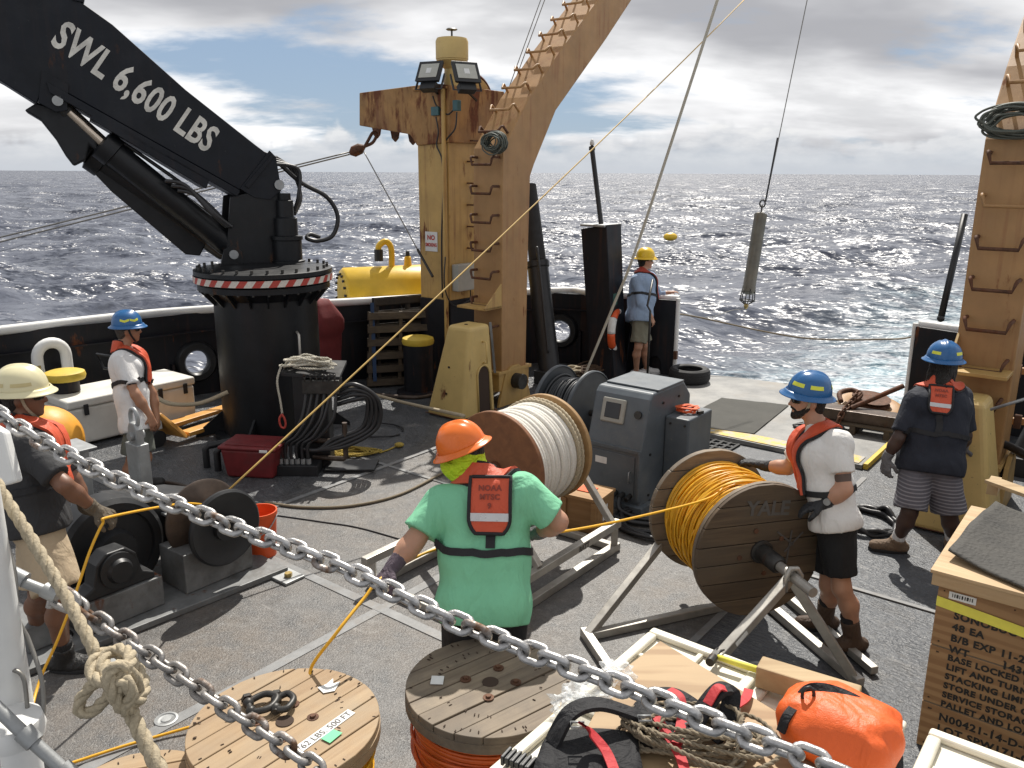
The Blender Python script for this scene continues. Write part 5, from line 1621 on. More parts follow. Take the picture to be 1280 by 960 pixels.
# turnbuckle rods carrying the lower chain and the one below it
def rod(pts, t, label, r=0.011):
    root = thing('railing_rod', label, 'railing rod', T(*pts[-1], t))
    P = [T(u, v, t) for u, v in pts]
    mb = MB(); mb.tube(P, r, 12); mb.build('bar', 'galv', root, smooth=True, auto=50)
    for f in (0.62, 1.0):
        c = P[0] + (P[-1] - P[0]) * f; d = (P[-1] - P[0]).normalized()
        mb = MB(); mb.cyl(c - d * 0.02, c + d * 0.012, r * 1.5, n=10); mb.build('collar', 'galv', root, smooth=True, auto=40)
    return root, P
rr_, P_ = rod([(-40, 690), (30, 728), (66, 742)], 1.72, 'galvanised rod with shackle leading into the shorter chain')
e_ = P_[-1]; f_ = T(88, 752, 1.70); d_ = (f_ - e_).normalized(); n_ = d_.cross(CF).normalized()
mb = MB(); mb.tube(spline([e_ - n_ * 0.018, e_ + d_ * 0.03 - n_ * 0.02, f_ + d_ * 0.012 - n_ * 0.016, f_ + d_ * 0.024, f_ + d_ * 0.012 + n_ * 0.016, e_ + d_ * 0.03 + n_ * 0.02, e_ + n_ * 0.018], 6), 0.007, 8); mb.build('shackle', 'chain_rusty', rr_, smooth=True)
mb = MB(); mb.cyl(e_ - n_ * 0.03, e_ + n_ * 0.03, 0.008, n=8); mb.build('shackle_pin', 'chain_rusty', rr_, smooth=True, auto=40)
rod([(-40, 850), (20, 908), (86, 968)], 1.55, 'lowest galvanised rod at the bottom left corner', 0.012)
# white railing post
PT = thing('railing_post', 'white painted railing post at the left edge of the foreground', 'railing post', T(4, 900, 1.62))
c = T(-4, 760, 1.62)
mb = MB(); mb.cyl(V((c.x, c.y, c.z - 0.42)), V((c.x, c.y, c.z + 0.30)), 0.037, n=28); mb.sphere(V((c.x, c.y, c.z + 0.30)), 0.037, 24, 8); mb.build('post', 'white_paint', PT, smooth=True, auto=50)
q = T(34, 912, 1.60)
mb = MB(); mb.lathe(V((q.x - 0.03, q.y, q.z)), UP, [(0.0, -0.02), (0.055, -0.02), (0.06, 0.0), (0.055, 0.022), (0.0, 0.024)], 24); mb.build('lug', 'white_paint', PT, smooth=True, auto=40)
q = T(0, 980, 1.60)
mb = MB(); mb.cyl(V((c.x, c.y, c.z - 0.70)), V((c.x, c.y, c.z - 0.38)), 0.055, n=28); mb.build('base', 'black_paint', PT, smooth=True, auto=40)
# white bracket light at the left edge
BK = thing('railing_bracket', 'white flat bracket on the left edge above the rope', 'bracket', T(2, 600, 1.75))
mb = MB(); mb.prism([T(u, v, 1.75) for u, v in ((-30, 520), (4, 540), (20, 603), (6, 607), (-30, 600))], CF * 0.03); mb.build('plate', 'white_paint', BK, bevel=0.006)
# ------------------------------------------------------------------ rope with the big knot
def rope_px(pts, R, mat, name, label, cat, pitch=0.085, parent=None, k=3):
    P = spline([T(*p) for p in pts], 14)
    mb = strands(P, R, k, pitch)
    o = mb.build(name, mat, parent, smooth=True)
    if parent is None: tag(o, label, cat)
    return o
KR = thing('knotted_rope', 'thick cream laid rope with a large knot hanging in the left foreground', 'rope', T(150, 870, 1.5))
rope_px([(-30, 560, 1.66), (4, 618, 1.64), (38, 672, 1.61), (78, 738, 1.57), (106, 790, 1.53), (122, 822, 1.51)], 0.0125, 'rope_tan', 'standing_rope', None, None, parent=KR)
rope_px([(156, 868, 1.50), (168, 900, 1.48), (186, 936, 1.46), (206, 975, 1.44), (230, 1020, 1.42)], 0.0150, 'rope_tan', 'tail_rope', None, None, parent=KR)
kn = [(122, 822, 1.51), (132, 846, 1.47), (150, 872, 1.46), (172, 876, 1.48), (180, 856, 1.52), (166, 828, 1.55), (140, 815, 1.54), (118, 824, 1.50), (116, 846, 1.47), (136, 852, 1.44), (158, 838, 1.45), (162, 818, 1.49), (146, 812, 1.52), (130, 824, 1.50), (134, 850, 1.46), (148, 880, 1.44), (160, 888, 1.47), (172, 872, 1.50), (168, 848, 1.47), (150, 832, 1.44), (136, 842, 1.43), (142, 866, 1.43), (152, 884, 1.45), (164, 868, 1.44), (156, 850, 1.43), (150, 862, 1.44), (156, 880, 1.48)]
rope_px(kn, 0.0125, 'rope_tan', 'knot', None, None, parent=KR)
rope_px([(132, 846, 1.47), (116, 856, 1.46), (102, 872, 1.46), (98, 886, 1.46), (108, 892, 1.46), (122, 884, 1.46), (136, 868, 1.45), (146, 856, 1.46)], 0.0115, 'rope_tan', 'end_loop', None, None, parent=KR)
# thin grey wire loops by the post
o = MB(); o.tube(spline([T(*p) for p in [(2, 660, 1.7), (18, 712, 1.68), (22, 770, 1.66), (36, 800, 1.66), (52, 850, 1.64), (54, 895, 1.63), (46, 912, 1.63), (36, 895, 1.63), (30, 850, 1.63), (18, 838, 1.63), (4, 842, 1.63)]]), 0.0042, 8)
tag(o.build('lanyard_wire', 'wire_steel', smooth=True), 'thin grey lanyard wire looping beside the white railing post', 'wire')

# ------------------------------------------------------------------ white totes, plywood and gear on top
def tote(p0, p1, q0, q1, zt, label):
    c = SW((p0 + p1) / 2, (q0 + q1) / 2)
    root = thing('plastic_tote', label, 'tote', c, TH, 'white plastic totes')
    a, b = (p1 - p0) / 2 - 0.006, (q1 - q0) / 2 - 0.006
    def quadring(z0, z1, s0, s1):
        mb = MB(); mb.add([V((x * (a - s), y * (b - s), z)) for z, s in ((z0, s0), (z1, s1)) for x, y in ((-1, -1), (1, -1), (1, 1), (-1, 1))], [(3, 2, 1, 0), (4, 5, 6, 7), (0, 1, 5, 4), (1, 2, 6, 5), (2, 3, 7, 6), (3, 0, 4, 7)]); return mb
    quadring(0.0, zt - 0.07, 0.06, 0.03).build('tub', 'tote_white', root, local=True, bevel=0.03, bseg=3)
    quadring(zt - 0.075, zt - 0.028, 0.0, 0.0).build('lid', 'tote_white', root, local=True, bevel=0.02, bseg=3)
    # raised rim and ribs on the lid
    for x0, x1, y0, y1 in ((-a, a, -b, -b + 0.045), (-a, a, b - 0.045, b), (-a, -a + 0.045, -b + 0.046, b - 0.046), (a - 0.045, a, -b + 0.046, b - 0.046)):
        part('lid_rim', 'tote_white', root, lambda mb: bxl(mb, x0, x1, y0, y1, zt - 0.028, zt), local=True, bevel=0.011, bseg=3)
    for f in (-0.34, 0.0, 0.34):
        part('lid_rib', 'tote_white', root, lambda mb: bxl(mb, -a + 0.05, a - 0.05, f * 2 * b - 0.012, f * 2 * b + 0.012, zt - 0.028, zt - 0.008), local=True, bevel=0.006)
    for x in (-0.0,):
        part('lid_rib', 'tote_white', root, lambda mb: bxl(mb, x - 0.012, x + 0.012, -b + 0.05, b - 0.05, zt - 0.028, zt - 0.009), local=True, bevel=0.006)
    for s in (-1, 1):
        part('latch', 'black_satin', root, lambda mb: bxl(mb, -a - 0.012, -a + 0.01, s * b * 0.55 - 0.04, s * b * 0.55 + 0.04, zt - 0.12, zt - 0.02), local=True, bevel=0.004)
    return root
ZT = 1.0
tote(-1.50, -0.99, 1.60, 2.92, ZT, 'white plastic tote with ribbed lid under the plywood and harness')
tote(-0.985, -0.46, 1.60, 2.92, ZT, 'white plastic tote under the orange bag, right of the harness tote')
tote(-0.40, 0.30, 1.60, 2.94, ZT, 'white plastic tote with ribbed lid in the bottom right corner')
def on(u, v, z): return G(u, v, z)
PLY = thing('plywood_sheet', 'square of plywood lying on the white totes', 'plywood', SW(-1.0, 2.35))
zp = ZT + 0.012
cor = [on(752, 834, zp), on(800, 803, zp), on(1020, 898, zp), on(960, 985, zp), on(760, 985, zp), on(700, 900, zp)]
cor = [SW(-1.42, 2.46, zp), SW(-1.40, 2.80, zp), SW(-0.62, 2.58, zp), SW(-0.62, 1.72, zp), SW(-1.22, 1.72, zp)]
mb = MB(); mb.prism([p - UP * 0.010 for p in cor], UP * 0.018); mb.build('sheet', 'plywood', PLY, bevel=0.002)
ZP = ZT + 0.02
# block of timber
a, b = on(934, 846, ZP + 0.045), on(1010, 862, ZP + 0.045)
a, b = SW(-0.98, 2.80, ZP + 0.03), SW(-0.62, 2.84, ZP + 0.03)
mb = MB(); mb.bar(a, b, 0.09, 0.088); TB = mb.build('timber_block', 'timber', bevel=0.006)
tag(TB, 'short block of squared timber at the far edge of the totes', 'timber')
# hammer
HM = thing('hammer', 'claw hammer with yellow handle lying on the tote lid', 'hammer', on(905, 822, ZT))
h0, h1 = on(893, 820, ZT + 0.02), on(962, 842, ZT + 0.02)
mb = MB(); mb.tube([h0, h0 + (h1 - h0) * 0.35, h1], 0.014, 8, rf=lambda t: 0.75 + 0.35 * t); mb.build('handle', 'strap_yellow', HM, smooth=True)
dh = (h1 - h0).normalized(); nh = V((-dh.y, dh.x, 0))
mb = MB(); mb.cyl(h0 - nh * 0.055, h0 - nh * 0.01, 0.018, n=12); mb.bar(h0 - nh * 0.02, h0 + nh * 0.025, 0.025, 0.025); mb.build('head', 'dark_steel', HM, smooth=True, auto=40)
for s in (-1, 1):
    mb = MB(); mb.tube([h0 + nh * 0.02 + dh * 0.004 * s, h0 + nh * 0.05 + dh * 0.01 * s, h0 + nh * 0.085 + dh * 0.013 * s - UP * 0.012], 0.008, 6, rf=lambda t: 1 - 0.6 * t); mb.build('claw', 'dark_steel', HM, smooth=True)
# safety harness: padded black belts with red straps
cloth('harness_black', (0.012, 0.012, 0.014), 0.8, 0.35, 20)
cloth('harness_red', (0.48, 0.03, 0.035), 0.7, 0.15, 20)
HS = thing('safety_harness', 'black padded safety harness with red straps heaped on the totes', 'harness', on(790, 930, ZP))
def ribbon(pts, w, th, mat, name, root, tilt=None, closed=False):
    """flat strap through world points, width across 'tilt' hints"""
    P = spline(pts, 8, closed)
    rows = []
    L = len(P); prev = None
    for i, p in enumerate(P):
        d = (P[min(i + 1, L - 1)] - P[max(i - 1, 0)]).normalized()
        t = tilt if tilt is not None else UP
        s = d.cross(V(t))
        if s.length < 0.2: s = prev if prev is not None else d.cross(V((1, 0, 0.3)))
        s.normalize()
        if prev is not None and s.dot(prev) < 0: s = -s
        prev = s
        n = s.cross(d).normalized()
        rows.append([p + s * (w / 2) + n * (th / 2), p - s * (w / 2) + n * (th / 2), p - s * (w / 2) - n * (th / 2), p + s * (w / 2) - n * (th / 2), p + s * (w / 2) + n * (th / 2)])
    mb = MB(); mb.grid(rows)
    m_ = len(rows[0])
    return mb.build(name, mat, root, smooth=True, auto=50, bevel=0.0)
def pad(pts_px, z, th, name, mat, root, puff=0.5):
    c = sum((on(u, v, z) for u, v in pts_px), V((0, 0, 0))) / len(pts_px)
    ring = spline([on(u, v, z) for u, v in pts_px], 5, True)
    rows = []
    for s, h in ((0.97, 0.0), (1.0, th * 0.35), (0.97, th * 0.8), (0.85, th), (0.5, th * 1.15), (0.02, th * 1.2)):
        rows.append([c + (p - c) * s + UP * h for p in ring + ring[:1]])
    mb = MB(); mb.grid(rows)
    return mb.build(name, mat, root, smooth=True)
pad([(672, 952), (690, 928), (740, 922), (790, 928), (800, 950), (792, 985), (676, 985)], ZP, 0.05, 'back_pad', 'harness_black', HS)
pad([(788, 905), (800, 888), (842, 900), (846, 930), (830, 940), (800, 936)], ZP + 0.005, 0.06, 'shoulder_pad', 'harness_black', HS)
for q in ([(690, 930, 0.05), (712, 892, 0.14), (745, 880, 0.15), (785, 890, 0.10), (806, 900, 0.06)], [(862, 920, 0.04), (880, 885, 0.12), (900, 862, 0.17), (914, 866, 0.15), (908, 900, 0.08), (890, 925, 0.03)], [(800, 870, 0.06), (840, 868, 0.09), (870, 885, 0.08)]):
    ribbon([on(u, v, ZP + z) for u, v, z in q], 0.062, 0.016, 'harness_black', 'padded_belt', HS)
for q in ([(728, 905, 0.165), (738, 915, 0.12), (758, 940, 0.08), (772, 975, 0.06)], [(836, 862, 0.11), (850, 872, 0.11), (852, 900, 0.08), (846, 930, 0.08)], [(884, 880, 0.145), (897, 860, 0.185), (908, 862, 0.175)], [(820, 895, 0.09), (832, 915, 0.08), (850, 945, 0.06), (862, 985, 0.05)], [(936, 862, 0.02), (930, 875, 0.03), (905, 890, 0.06)]):
    ribbon([on(u, v, ZP + z) for u, v, z in q], 0.034, 0.006, 'harness_red', 'red_strap', HS)
for u, v, z in ((722, 906, 0.14), (806, 898, 0.10), (866, 908, 0.1)):
    c = on(u, v, ZP + z); mb = MB(); mb.tube([c + V((x, y, 0)) for x, y in ((-0.022, -0.014), (0.022, -0.014), (0.022, 0.014), (-0.022, 0.014))], 0.004, 6, closed=True); mb.build('buckle', 'galv', HS, smooth=True)
# black ratchet handle at the tote corner
RHn = thing('ratchet_buckle', 'black ribbed ratchet buckle at the left corner of the totes', 'ratchet', on(650, 950, ZT))
a, b = on(633, 945, ZT + 0.03), on(664, 958, ZT + 0.03)
for i in range(6):
    c = a + (b - a) * (i / 5); d = (b - a).normalized(); s = V((-d.y, d.x, 0))
    mb = MB(); mb.bar(c - s * 0.03, c + s * 0.03, 0.012, 0.035); mb.build('rib', 'black_satin', RHn, bevel=0.003)
mb = MB(); mb.bar(a, b, 0.05, 0.02); mb.build('strap', 'black_satin', RHn, bevel=0.003)
# heap of tan line on the harness
def tangle(c, rx, ry, rz, n, R, seed, mat, name, label, cat, yaw=0.0, k=2, pitch=0.05, z0=0.0, group=None, loops=1.0):
    rng = random.Random(seed)
    pts = []
    a = 0
    for i in range(n):
        a += rng.uniform(0.7, 1.9) * loops
        f = rng.uniform(0.35, 1.0)
        x, y = rx * f * math.cos(a), ry * f * math.sin(a)
        z = z0 + R + rz * (1 - (x / rx) ** 2 * 0.7 - (y / ry) ** 2 * 0.2) * rng.random()
        pts.append(V(c) + V((x * math.cos(yaw) - y * math.sin(yaw), x * math.sin(yaw) + y * math.cos(yaw), max(z, R))))
    P = spline(pts, 10)
    mb = strands(P, R, k, pitch, rs=R * (0.6 if k == 3 else 0.62), n=5) if k > 1 else MB().tube(P, R, 6)
    o = mb.build(name, mat, smooth=True)
    return tag(o, label, cat, group)
tangle(on(872, 934, ZP), 0.28, 0.15, 0.11, 66, 0.0085, 4, 'rope_dirty', 'rope_heap', 'tangled heap of thin tan line beside the harness', 'rope', yaw=math.radians(-15), z0=0.02)
# clear plastic wrap
mb = MB()
for (u, v, r_, sd) in ((735, 862, 0.075, 1), (770, 842, 0.06, 2), (712, 878, 0.06, 3)):
    c = on(u, v, ZP + 0.03)
    m2 = MB().sphere(V((0, 0, 0)), 1.0, 22, 14)
    mb.add([c + V((p.x * r_ * 1.4, p.y * r_, p.z * r_ * 0.8)) * (0.75 + 0.6 * mnoise.noise(p * 2.2 + V((sd * 7, 0, 0)))) for p in m2.v], m2.f)
PW = mb.build('plastic_wrap', 'plastic_wrap', smooth=False); tag(PW, 'crumpled clear plastic wrap on the plywood behind the harness', 'plastic wrap')
# orange dry bag
cloth('bag_orange', (0.78, 0.12, 0.015), 0.5, 0.5, 4.5)
BG = thing('duffel_bag', 'bright orange roll-top bag with black trim on the totes', 'bag', on(1048, 920, ZP))
bc_ = on(1048, 940, ZP); 
m2 = MB().sphere(V((0, 0, 0)), 1.0, 48, 28)
vs = []
Rb = Matrix.Rotation(math.radians(-38), 3, 'Z')
for p in m2.v:
    q = V((math.copysign(abs(p.x) ** 0.75, p.x), math.copysign(abs(p.y) ** 0.8, p.y), math.copysign(abs(p.z) ** 0.85, p.z)))
    an = math.atan2(p.y, p.x)
    nz = mnoise.noise(p * 1.5) * 0.10 + 0.06 * math.sin(an * 7 + p.z * 3 + 2 * mnoise.noise(p * 2)) * (0.35 + 0.65 * max(0, p.z)) * (1 - max(0, p.z) ** 4)
    q = V((q.x * 0.20, q.y * 0.165, q.z * 0.115)) * (1 + nz)
    q = Rb @ q
    q.z = max(q.z + 0.09, 0.0)
    vs.append(bc_ + q)
mb = MB(); mb.add(vs, m2.f); mb.build('sack', 'bag_orange', BG, smooth=True)
ribbon([on(1002, 872, ZP + 0.17), on(1014, 862, ZP + 0.20), on(1040, 864, ZP + 0.205), on(1076, 880, ZP + 0.18), on(1104, 905, ZP + 0.12), on(1120, 940, ZP + 0.05), on(1120, 980, ZP + 0.02)], 0.04, 0.012, 'harness_black', 'closure_strip', BG, tilt=(0.3, -0.6, 0.7))
ribbon([on(976, 915, ZP + 0.10), on(984, 895, ZP + 0.15), on(1001, 876, ZP + 0.175)], 0.03, 0.01, 'harness_black', 'grab_loop', BG)
mb = MB(); c = on(1010, 868, ZP + 0.205); mb.tube([c + V((0.02 * math.cos(a), 0, 0.028 * math.sin(a))) for a in [i * 0.7 for i in range(9)]], 0.006, 6, closed=True); mb.build('closure_ring', 'black_satin', BG, smooth=True)

# ------------------------------------------------------------------ stencilled crates
CP, CQ = -0.63, 4.27
cb = SW(CP, CQ)
zl = [0.0, UPZ(cb, 1150, 874), UPZ(cb, 1160, 804), UPZ(cb, 1168, 728)]
CW, CD = 1.25, 0.95
def crate(z0, z1, label, lines, yline, size, first=False):
    root = thing('wooden_crate', label, 'crate', SW(CP, CQ, z0), TH, 'stencilled wooden crates')
    h = z1 - z0
    # panels of the box
    part('front_panel', 'crate_wood', root, lambda mb: bxl(mb, 0.0, CW, 0.0, 0.018, 0.004, h - 0.004), local=True, bevel=0.002)
    part('side_panel', 'crate_wood', root, lambda mb: bxl(mb, 0.0, 0.018, 0.019, CD - 0.019, 0.004, h - 0.004), local=True, bevel=0.002)
    part('side_panel', 'crate_wood', root, lambda mb: bxl(mb, CW - 0.018, CW, 0.019, CD - 0.019, 0.004, h - 0.004), local=True, bevel=0.002)
    part('back_panel', 'crate_wood', root, lambda mb: bxl(mb, 0.0, CW, CD - 0.018, CD, 0.004, h - 0.004), local=True, bevel=0.002)
    part('top_panel', 'crate_wood', root, lambda mb: bxl(mb, 0.019, CW - 0.019, 0.019, CD - 0.019, h - 0.03, h - 0.012), local=True)
    part('bottom_skid', 'reel_weathered', root, lambda mb: bxl(mb, 0.012, CW - 0.012, 0.006, CD - 0.006, -0.003, 0.0035), local=True)
    for x in (0.03, 0.33, 0.63, 0.93, 1.21):
        for zz in (0.03, h - 0.03):
            part('nail', 'rust_hole', root, lambda mb: mb.cyl(V((x + random.uniform(-0.02, 0.02), 0.001, zz)), V((x, -0.0015, zz)), 0.004, n=6), local=True)
    part('seam_cleat', 'reel_weathered', root, lambda mb: bxl(mb, 0.004, CW - 0.004, 0.003, 0.03, h - 0.0035, h + 0.0025), local=True)
    zz = yline
    for s_, tx in lines:
        letter('stencil_lettering', 'letter_black', root, tx, s_, XF[root.name] @ V((0.085, -0.003, zz)), SX, UP, 0.0022, 1.12)
        zz -= s_ * 1.18
    return root
h3 = zl[3] - zl[2]; h2 = zl[2] - zl[1]; h1 = zl[1]
crate(0.0, zl[1], 'lowest stencilled crate of the stack, lettered with a lot number', [(0.056, 'N00421-14-D-0025'), (0.056, 'LOT SPW171-014')], h1 - 0.075, 0.06)
crate(zl[1], zl[2], 'middle stencilled crate of the stack, lettered BASE LOCKED', [(h2 / 7.3, 'BASE LOCKED LOAD'), (h2 / 7.3, 'LIFT AND TURN CLIP'), (h2 / 7.3, 'STACKING LIMIT  4 HIGH'), (h2 / 7.3, 'STORE UNDER COVER'), (h2 / 7.3, 'SERVICE STORAGE'), (h2 / 7.3, 'PALLET AND LOAD')], h2 * 0.83, 0.05)
TC = crate(zl[2], zl[3], 'top stencilled crate of the stack, with a yellow strap and barcode label', [(0.052, 'SONOBUOY-01-G30'), (0.052, '48 EA'), (0.052, 'B/B EXP 11-22'), (0.052, 'WT        1436')], h3 * 0.52, 0.06)
part('barcode_label', 'label_white', TC, lambda mb: bxl(mb, 0.05, 0.17, -0.004, -0.001, h3 - 0.062, h3 - 0.024), local=True)
for i in range(12):
    x = 0.065 + i * 0.0075 + 0.002 * (i % 3)
    part('barcode_bar', 'letter_black', TC, lambda mb: bxl(mb, x, x + 0.003 + 0.0015 * (i % 2), -0.006, -0.0045, h3 - 0.050, h3 - 0.032), local=True)
# yellow strap falling across the front
part('strap', 'strap_yellow', TC, lambda mb: mb.prism([V((0.0, -0.009, h3 - 0.115)), V((CW, -0.009, h3 - 0.235)), V((CW, -0.009, h3 - 0.185)), V((0.0, -0.009, h3 - 0.063))], V((0, 0.002, 0))), local=True)
# crate lid: overhanging ply on cleats
LD = thing('crate_lid', 'pale plywood lid on cleats on top of the crate stack', 'crate lid', SW(CP, CQ, zl[3]), TH)
zlid = UPZ(cb, 1172, 710) - zl[3]
part('cleat', 'crate_light', LD, lambda mb: bxl(mb, -0.03, CW + 0.03, -0.035, 0.03, 0.0, zlid - 0.016), local=True, bevel=0.003)
part('cleat', 'crate_light', LD, lambda mb: bxl(mb, -0.03, 0.04, 0.035, CD + 0.03, 0.0, zlid - 0.016), local=True, bevel=0.003)
part('cleat', 'crate_light', LD, lambda mb: bxl(mb, CW - 0.04, CW + 0.03, 0.035, CD + 0.03, 0.0, zlid - 0.016), local=True, bevel=0.003)
part('lid_board', 'crate_light', LD, lambda mb: bxl(mb, -0.04, CW + 0.04, -0.045, CD + 0.045, zlid - 0.015, zlid + 0.003), local=True, bevel=0.003)
ZL = zl[3] + zlid + 0.003
# rubber mat draped on the lid
RM = MB(); rows = []
mo = XF[LD.name]
for i in range(34):
    row = []
    for j in range(34):
        a, b = i / 33, j / 33
        x = 0.0 + 1.1 * a + 0.08 * b; y = 0.13 + 0.87 * b - 0.46 * a * (1 - b)
        z = zlid + 0.010 + 0.05 * max(0, 1 - a * 5) ** 1.5 + 0.025 * math.sin(a * 4 + b * 3) ** 2 + 0.015 * mnoise.noise(V((a * 4, b * 4, 0)))
        if y < -0.04: z -= (-0.04 - y) * 0.8
        row.append(mo @ V((x, y, z)))
    rows.append(row)
RM.grid(rows)
rm = RM.build('rubber_mat', 'mat_rubber', smooth=True); tag(rm, 'dark grey textured rubber mat draped over the crate lid', 'rubber mat')
md = rm.modifiers.new('thick', 'SOLIDIFY'); md.thickness = 0.012; md.offset = -1
# loose boards behind the mat
LB = thing('loose_board', 'short pale board lying across a block behind the rubber mat', 'board', SW(0.1, 5.35, ZL))
a, b = G(1238, 600, ZL + 0.10), G(1300, 622, ZL + 0.10)
mb = MB(); mb.bar(a, b, 0.11, 0.022); mb.build('board', 'timber', LB, bevel=0.003)
mb = MB(); mb.bar(a + V((0.02, -0.0, -0.055)), a + V((0.02, 0.0, -0.055)) + SA * 0.12, 0.06, 0.085); mb.build('block', 'timber', LB, bevel=0.003)
# ------------------------------------------------------------------ left quarter: cooler, pallet jack, vents
ca, cb2 = G(91, 562), G(247, 524)
cpp = (ca.dot(SX) + cb2.dot(SX)) / 2
cq0, cq1 = ca.dot(SA), cb2.dot(SA)
def ice_chest(q0, q1, label):
    hl_ = (q1 - q0) / 2
    CL = thing('ice_chest', label, 'ice chest', SW(cpp - 0.32, (q0 + q1) / 2), TH, 'white ice chests')
    part('tub', 'cooler_white', CL, lambda mb: bxl(mb, -0.32, 0.32, -hl_, hl_, 0.03, 0.43), local=True, bevel=0.03, bseg=3)
    part('lid', 'cooler_white', CL, lambda mb: bxl(mb, -0.335, 0.335, -hl_ - 0.012, hl_ + 0.012, 0.435, 0.53), local=True, bevel=0.025, bseg=3)
    for y in (-hl_ * 0.55, hl_ * 0.55):
        part('latch', 'black_rubber', CL, lambda mb: bxl(mb, 0.336, 0.352, y - 0.025, y + 0.025, 0.35, 0.47), local=True, bevel=0.005)
    part('rope_handle', 'black_cable', CL, lambda mb: mb.tube(spline([V((0.1, -hl_ - 0.0, 0.36)), V((0.1, -hl_ - 0.05, 0.30)), V((-0.1, -hl_ - 0.05, 0.30)), V((-0.1, -hl_, 0.36))]), 0.012, 6), local=True, smooth=True)
    for sx in (-1, 1):
        for sy in (-1, 1):
            part('foot', 'black_rubber', CL, lambda mb: bxl(mb, sx * 0.26 - 0.04, sx * 0.26 + 0.04, sy * (hl_ - 0.1) - 0.04, sy * (hl_ - 0.1) + 0.04, 0.0, 0.031), local=True)
qm = cq0 + (cq1 - cq0) * 0.58
ice_chest(cq0, qm - 0.05, 'larger white ice chest left of the white tee man at the crane')
ice_chest(qm + 0.05, cq1, 'shorter white ice chest right of the white tee man at the crane')
PJ = thing('pallet_jack', 'yellow-orange pallet jack with its forks toward the crane', 'pallet jack', G(228, 545))
j0 = G(232, 552); j1 = G(285, 534); fd = (j1 - j0).normalized(); fs = V((-fd.y, fd.x, 0))
for s in (0.0, 0.42):
    b = j0 + fs * s
    mb = MB(); mb.bar(b + UP * 0.09, b + fd * 1.05 + UP * 0.085, 0.15, 0.05); mb.build('fork', 'jack_orange', PJ, bevel=0.008)
    mb = MB(); mb.cyl(b + fd * 0.92 + UP * 0.035 - fs * 0.04, b + fd * 0.92 + UP * 0.035 + fs * 0.04, 0.035, n=14); mb.build('fork_wheel', 'black_rubber', PJ, smooth=True, auto=40)
b = j0 + fs * 0.21
mb = MB(); mb.prism([b - fs * 0.28 + UP * 0.06, b + fs * 0.28 + UP * 0.06, b + fs * 0.24 + UP * 0.14 - fd * 0.03, b + fs * 0.10 - fd * 0.18 + UP * 0.36, b - fs * 0.10 - fd * 0.18 + UP * 0.36, b - fs * 0.24 + UP * 0.14 - fd * 0.03], -fd * 0.05); mb.build('head_plate', 'jack_orange', PJ, bevel=0.01)
mb = MB(); mb.box(b - fd * 0.20 + UP * 0.24, (0.10, 0.10, 0.14), rz=TH); mb.build('label_plate', 'label_white', PJ, bevel=0.004)
for s in (-0.09, 0.09):
    mb = MB(); mb.cyl(b - fd * 0.26 + fs * s + UP * 0.09 - fs * 0.03, b - fd * 0.26 + fs * s + UP * 0.09 + fs * 0.03, 0.09, n=18); mb.build('steer_wheel', 'black_rubber', PJ, smooth=True, auto=40)
mb = MB(); mb.cyl(b - fd * 0.26 + UP * 0.10, b - fd * 0.26 + UP * 0.40, 0.045, n=14); mb.build('pump_body', 'black_satin', PJ, smooth=True, auto=40)
mb = MB(); hx = b - fd * 0.30 + UP * 0.30; ht = hx - fd * 0.32 + UP * 0.62; mb.tube([hx, ht], 0.018, 8); mb.tube([ht - fs * 0.16, ht - fs * 0.16 - fd * 0.06 + UP * 0.16, ht + fs * 0.16 - fd * 0.06 + UP * 0.16, ht + fs * 0.16], 0.014, 8, closed=True); mb.build('tiller', 'black_satin', PJ, smooth=True)
# gooseneck vent
vb = SW(-9.95, 4.25)
GV = thing('gooseneck_vent', 'white gooseneck vent pipe against the left bulwark', 'vent pipe', vb)
vz = UPZ(vb, 92, 425)
pth = [vb + UP * 0.0, vb + UP * (vz - 0.16)] + [vb + UP * (vz - 0.16) + SA * (-0.16) + (SA * 0.16 * math.cos(a) + UP * 0.16 * math.sin(a)) for a in [math.pi * i / 12 for i in range(13)]] + [vb - SA * 0.32 + UP * (vz - 0.42)]
mb = MB(); mb.tube(pth, 0.062, 20); mb.build('pipe', 'white_paint', GV, smooth=True, auto=60)
mb = MB(); mb.cyl(vb - SA * 0.32 + UP * (vz - 0.48), vb - SA * 0.32 + UP * (vz - 0.40), 0.085, n=20); mb.build('vent_flange', 'white_paint', GV, smooth=True, auto=40)
bt = vb - SA * 0.36 + SX * 0.12
GB = thing('gas_bottle', 'dark green gas bottle under the gooseneck vent', 'gas bottle', bt)
mb = MB(); mb.lathe(bt, UP, [(0.10, 0.0), (0.11, 0.02), (0.11, 0.50), (0.09, 0.60), (0.035, 0.66), (0.035, 0.70), (0.0, 0.70)], 24); mb.build('shell', 'green_bottle', GB, smooth=True, auto=40)
mb = MB(); mb.cyl(bt + UP * 0.70, bt + UP * 0.76, 0.02, n=10); mb.build('valve', 'brass', GB, smooth=True, auto=40)
def bollard(c, r, h, label, rt=None):
    root = thing('bollard', label, 'bollard', c, 0, 'mooring bollards')
    rt = rt or r * 1.45
    mb = MB(); mb.lathe(c, UP, [(r * 1.5, 0), (r * 1.5, 0.03), (r, 0.05), (r, h - 0.05)], 32); mb.build('barrel', 'hull_black', root, smooth=True, auto=40)
    mb = MB(); mb.lathe(c, UP, [(r * 0.9, h - 0.07), (rt, h - 0.06), (rt + 0.012, h - 0.02), (rt, h + 0.02), (rt * 0.8, h + 0.035), (0.0, h + 0.035)], 32); mb.build('cap', 'safety_yellow', root, smooth=True, auto=50)
cb1 = SW(-9.35, 3.95)
bollard(cb1, 0.14, UPZ(cb1, 92, 466), 'yellow-capped mooring bollard behind the white ice chest')
cb3 = V((0, 0, 0)) + G(524, 491)
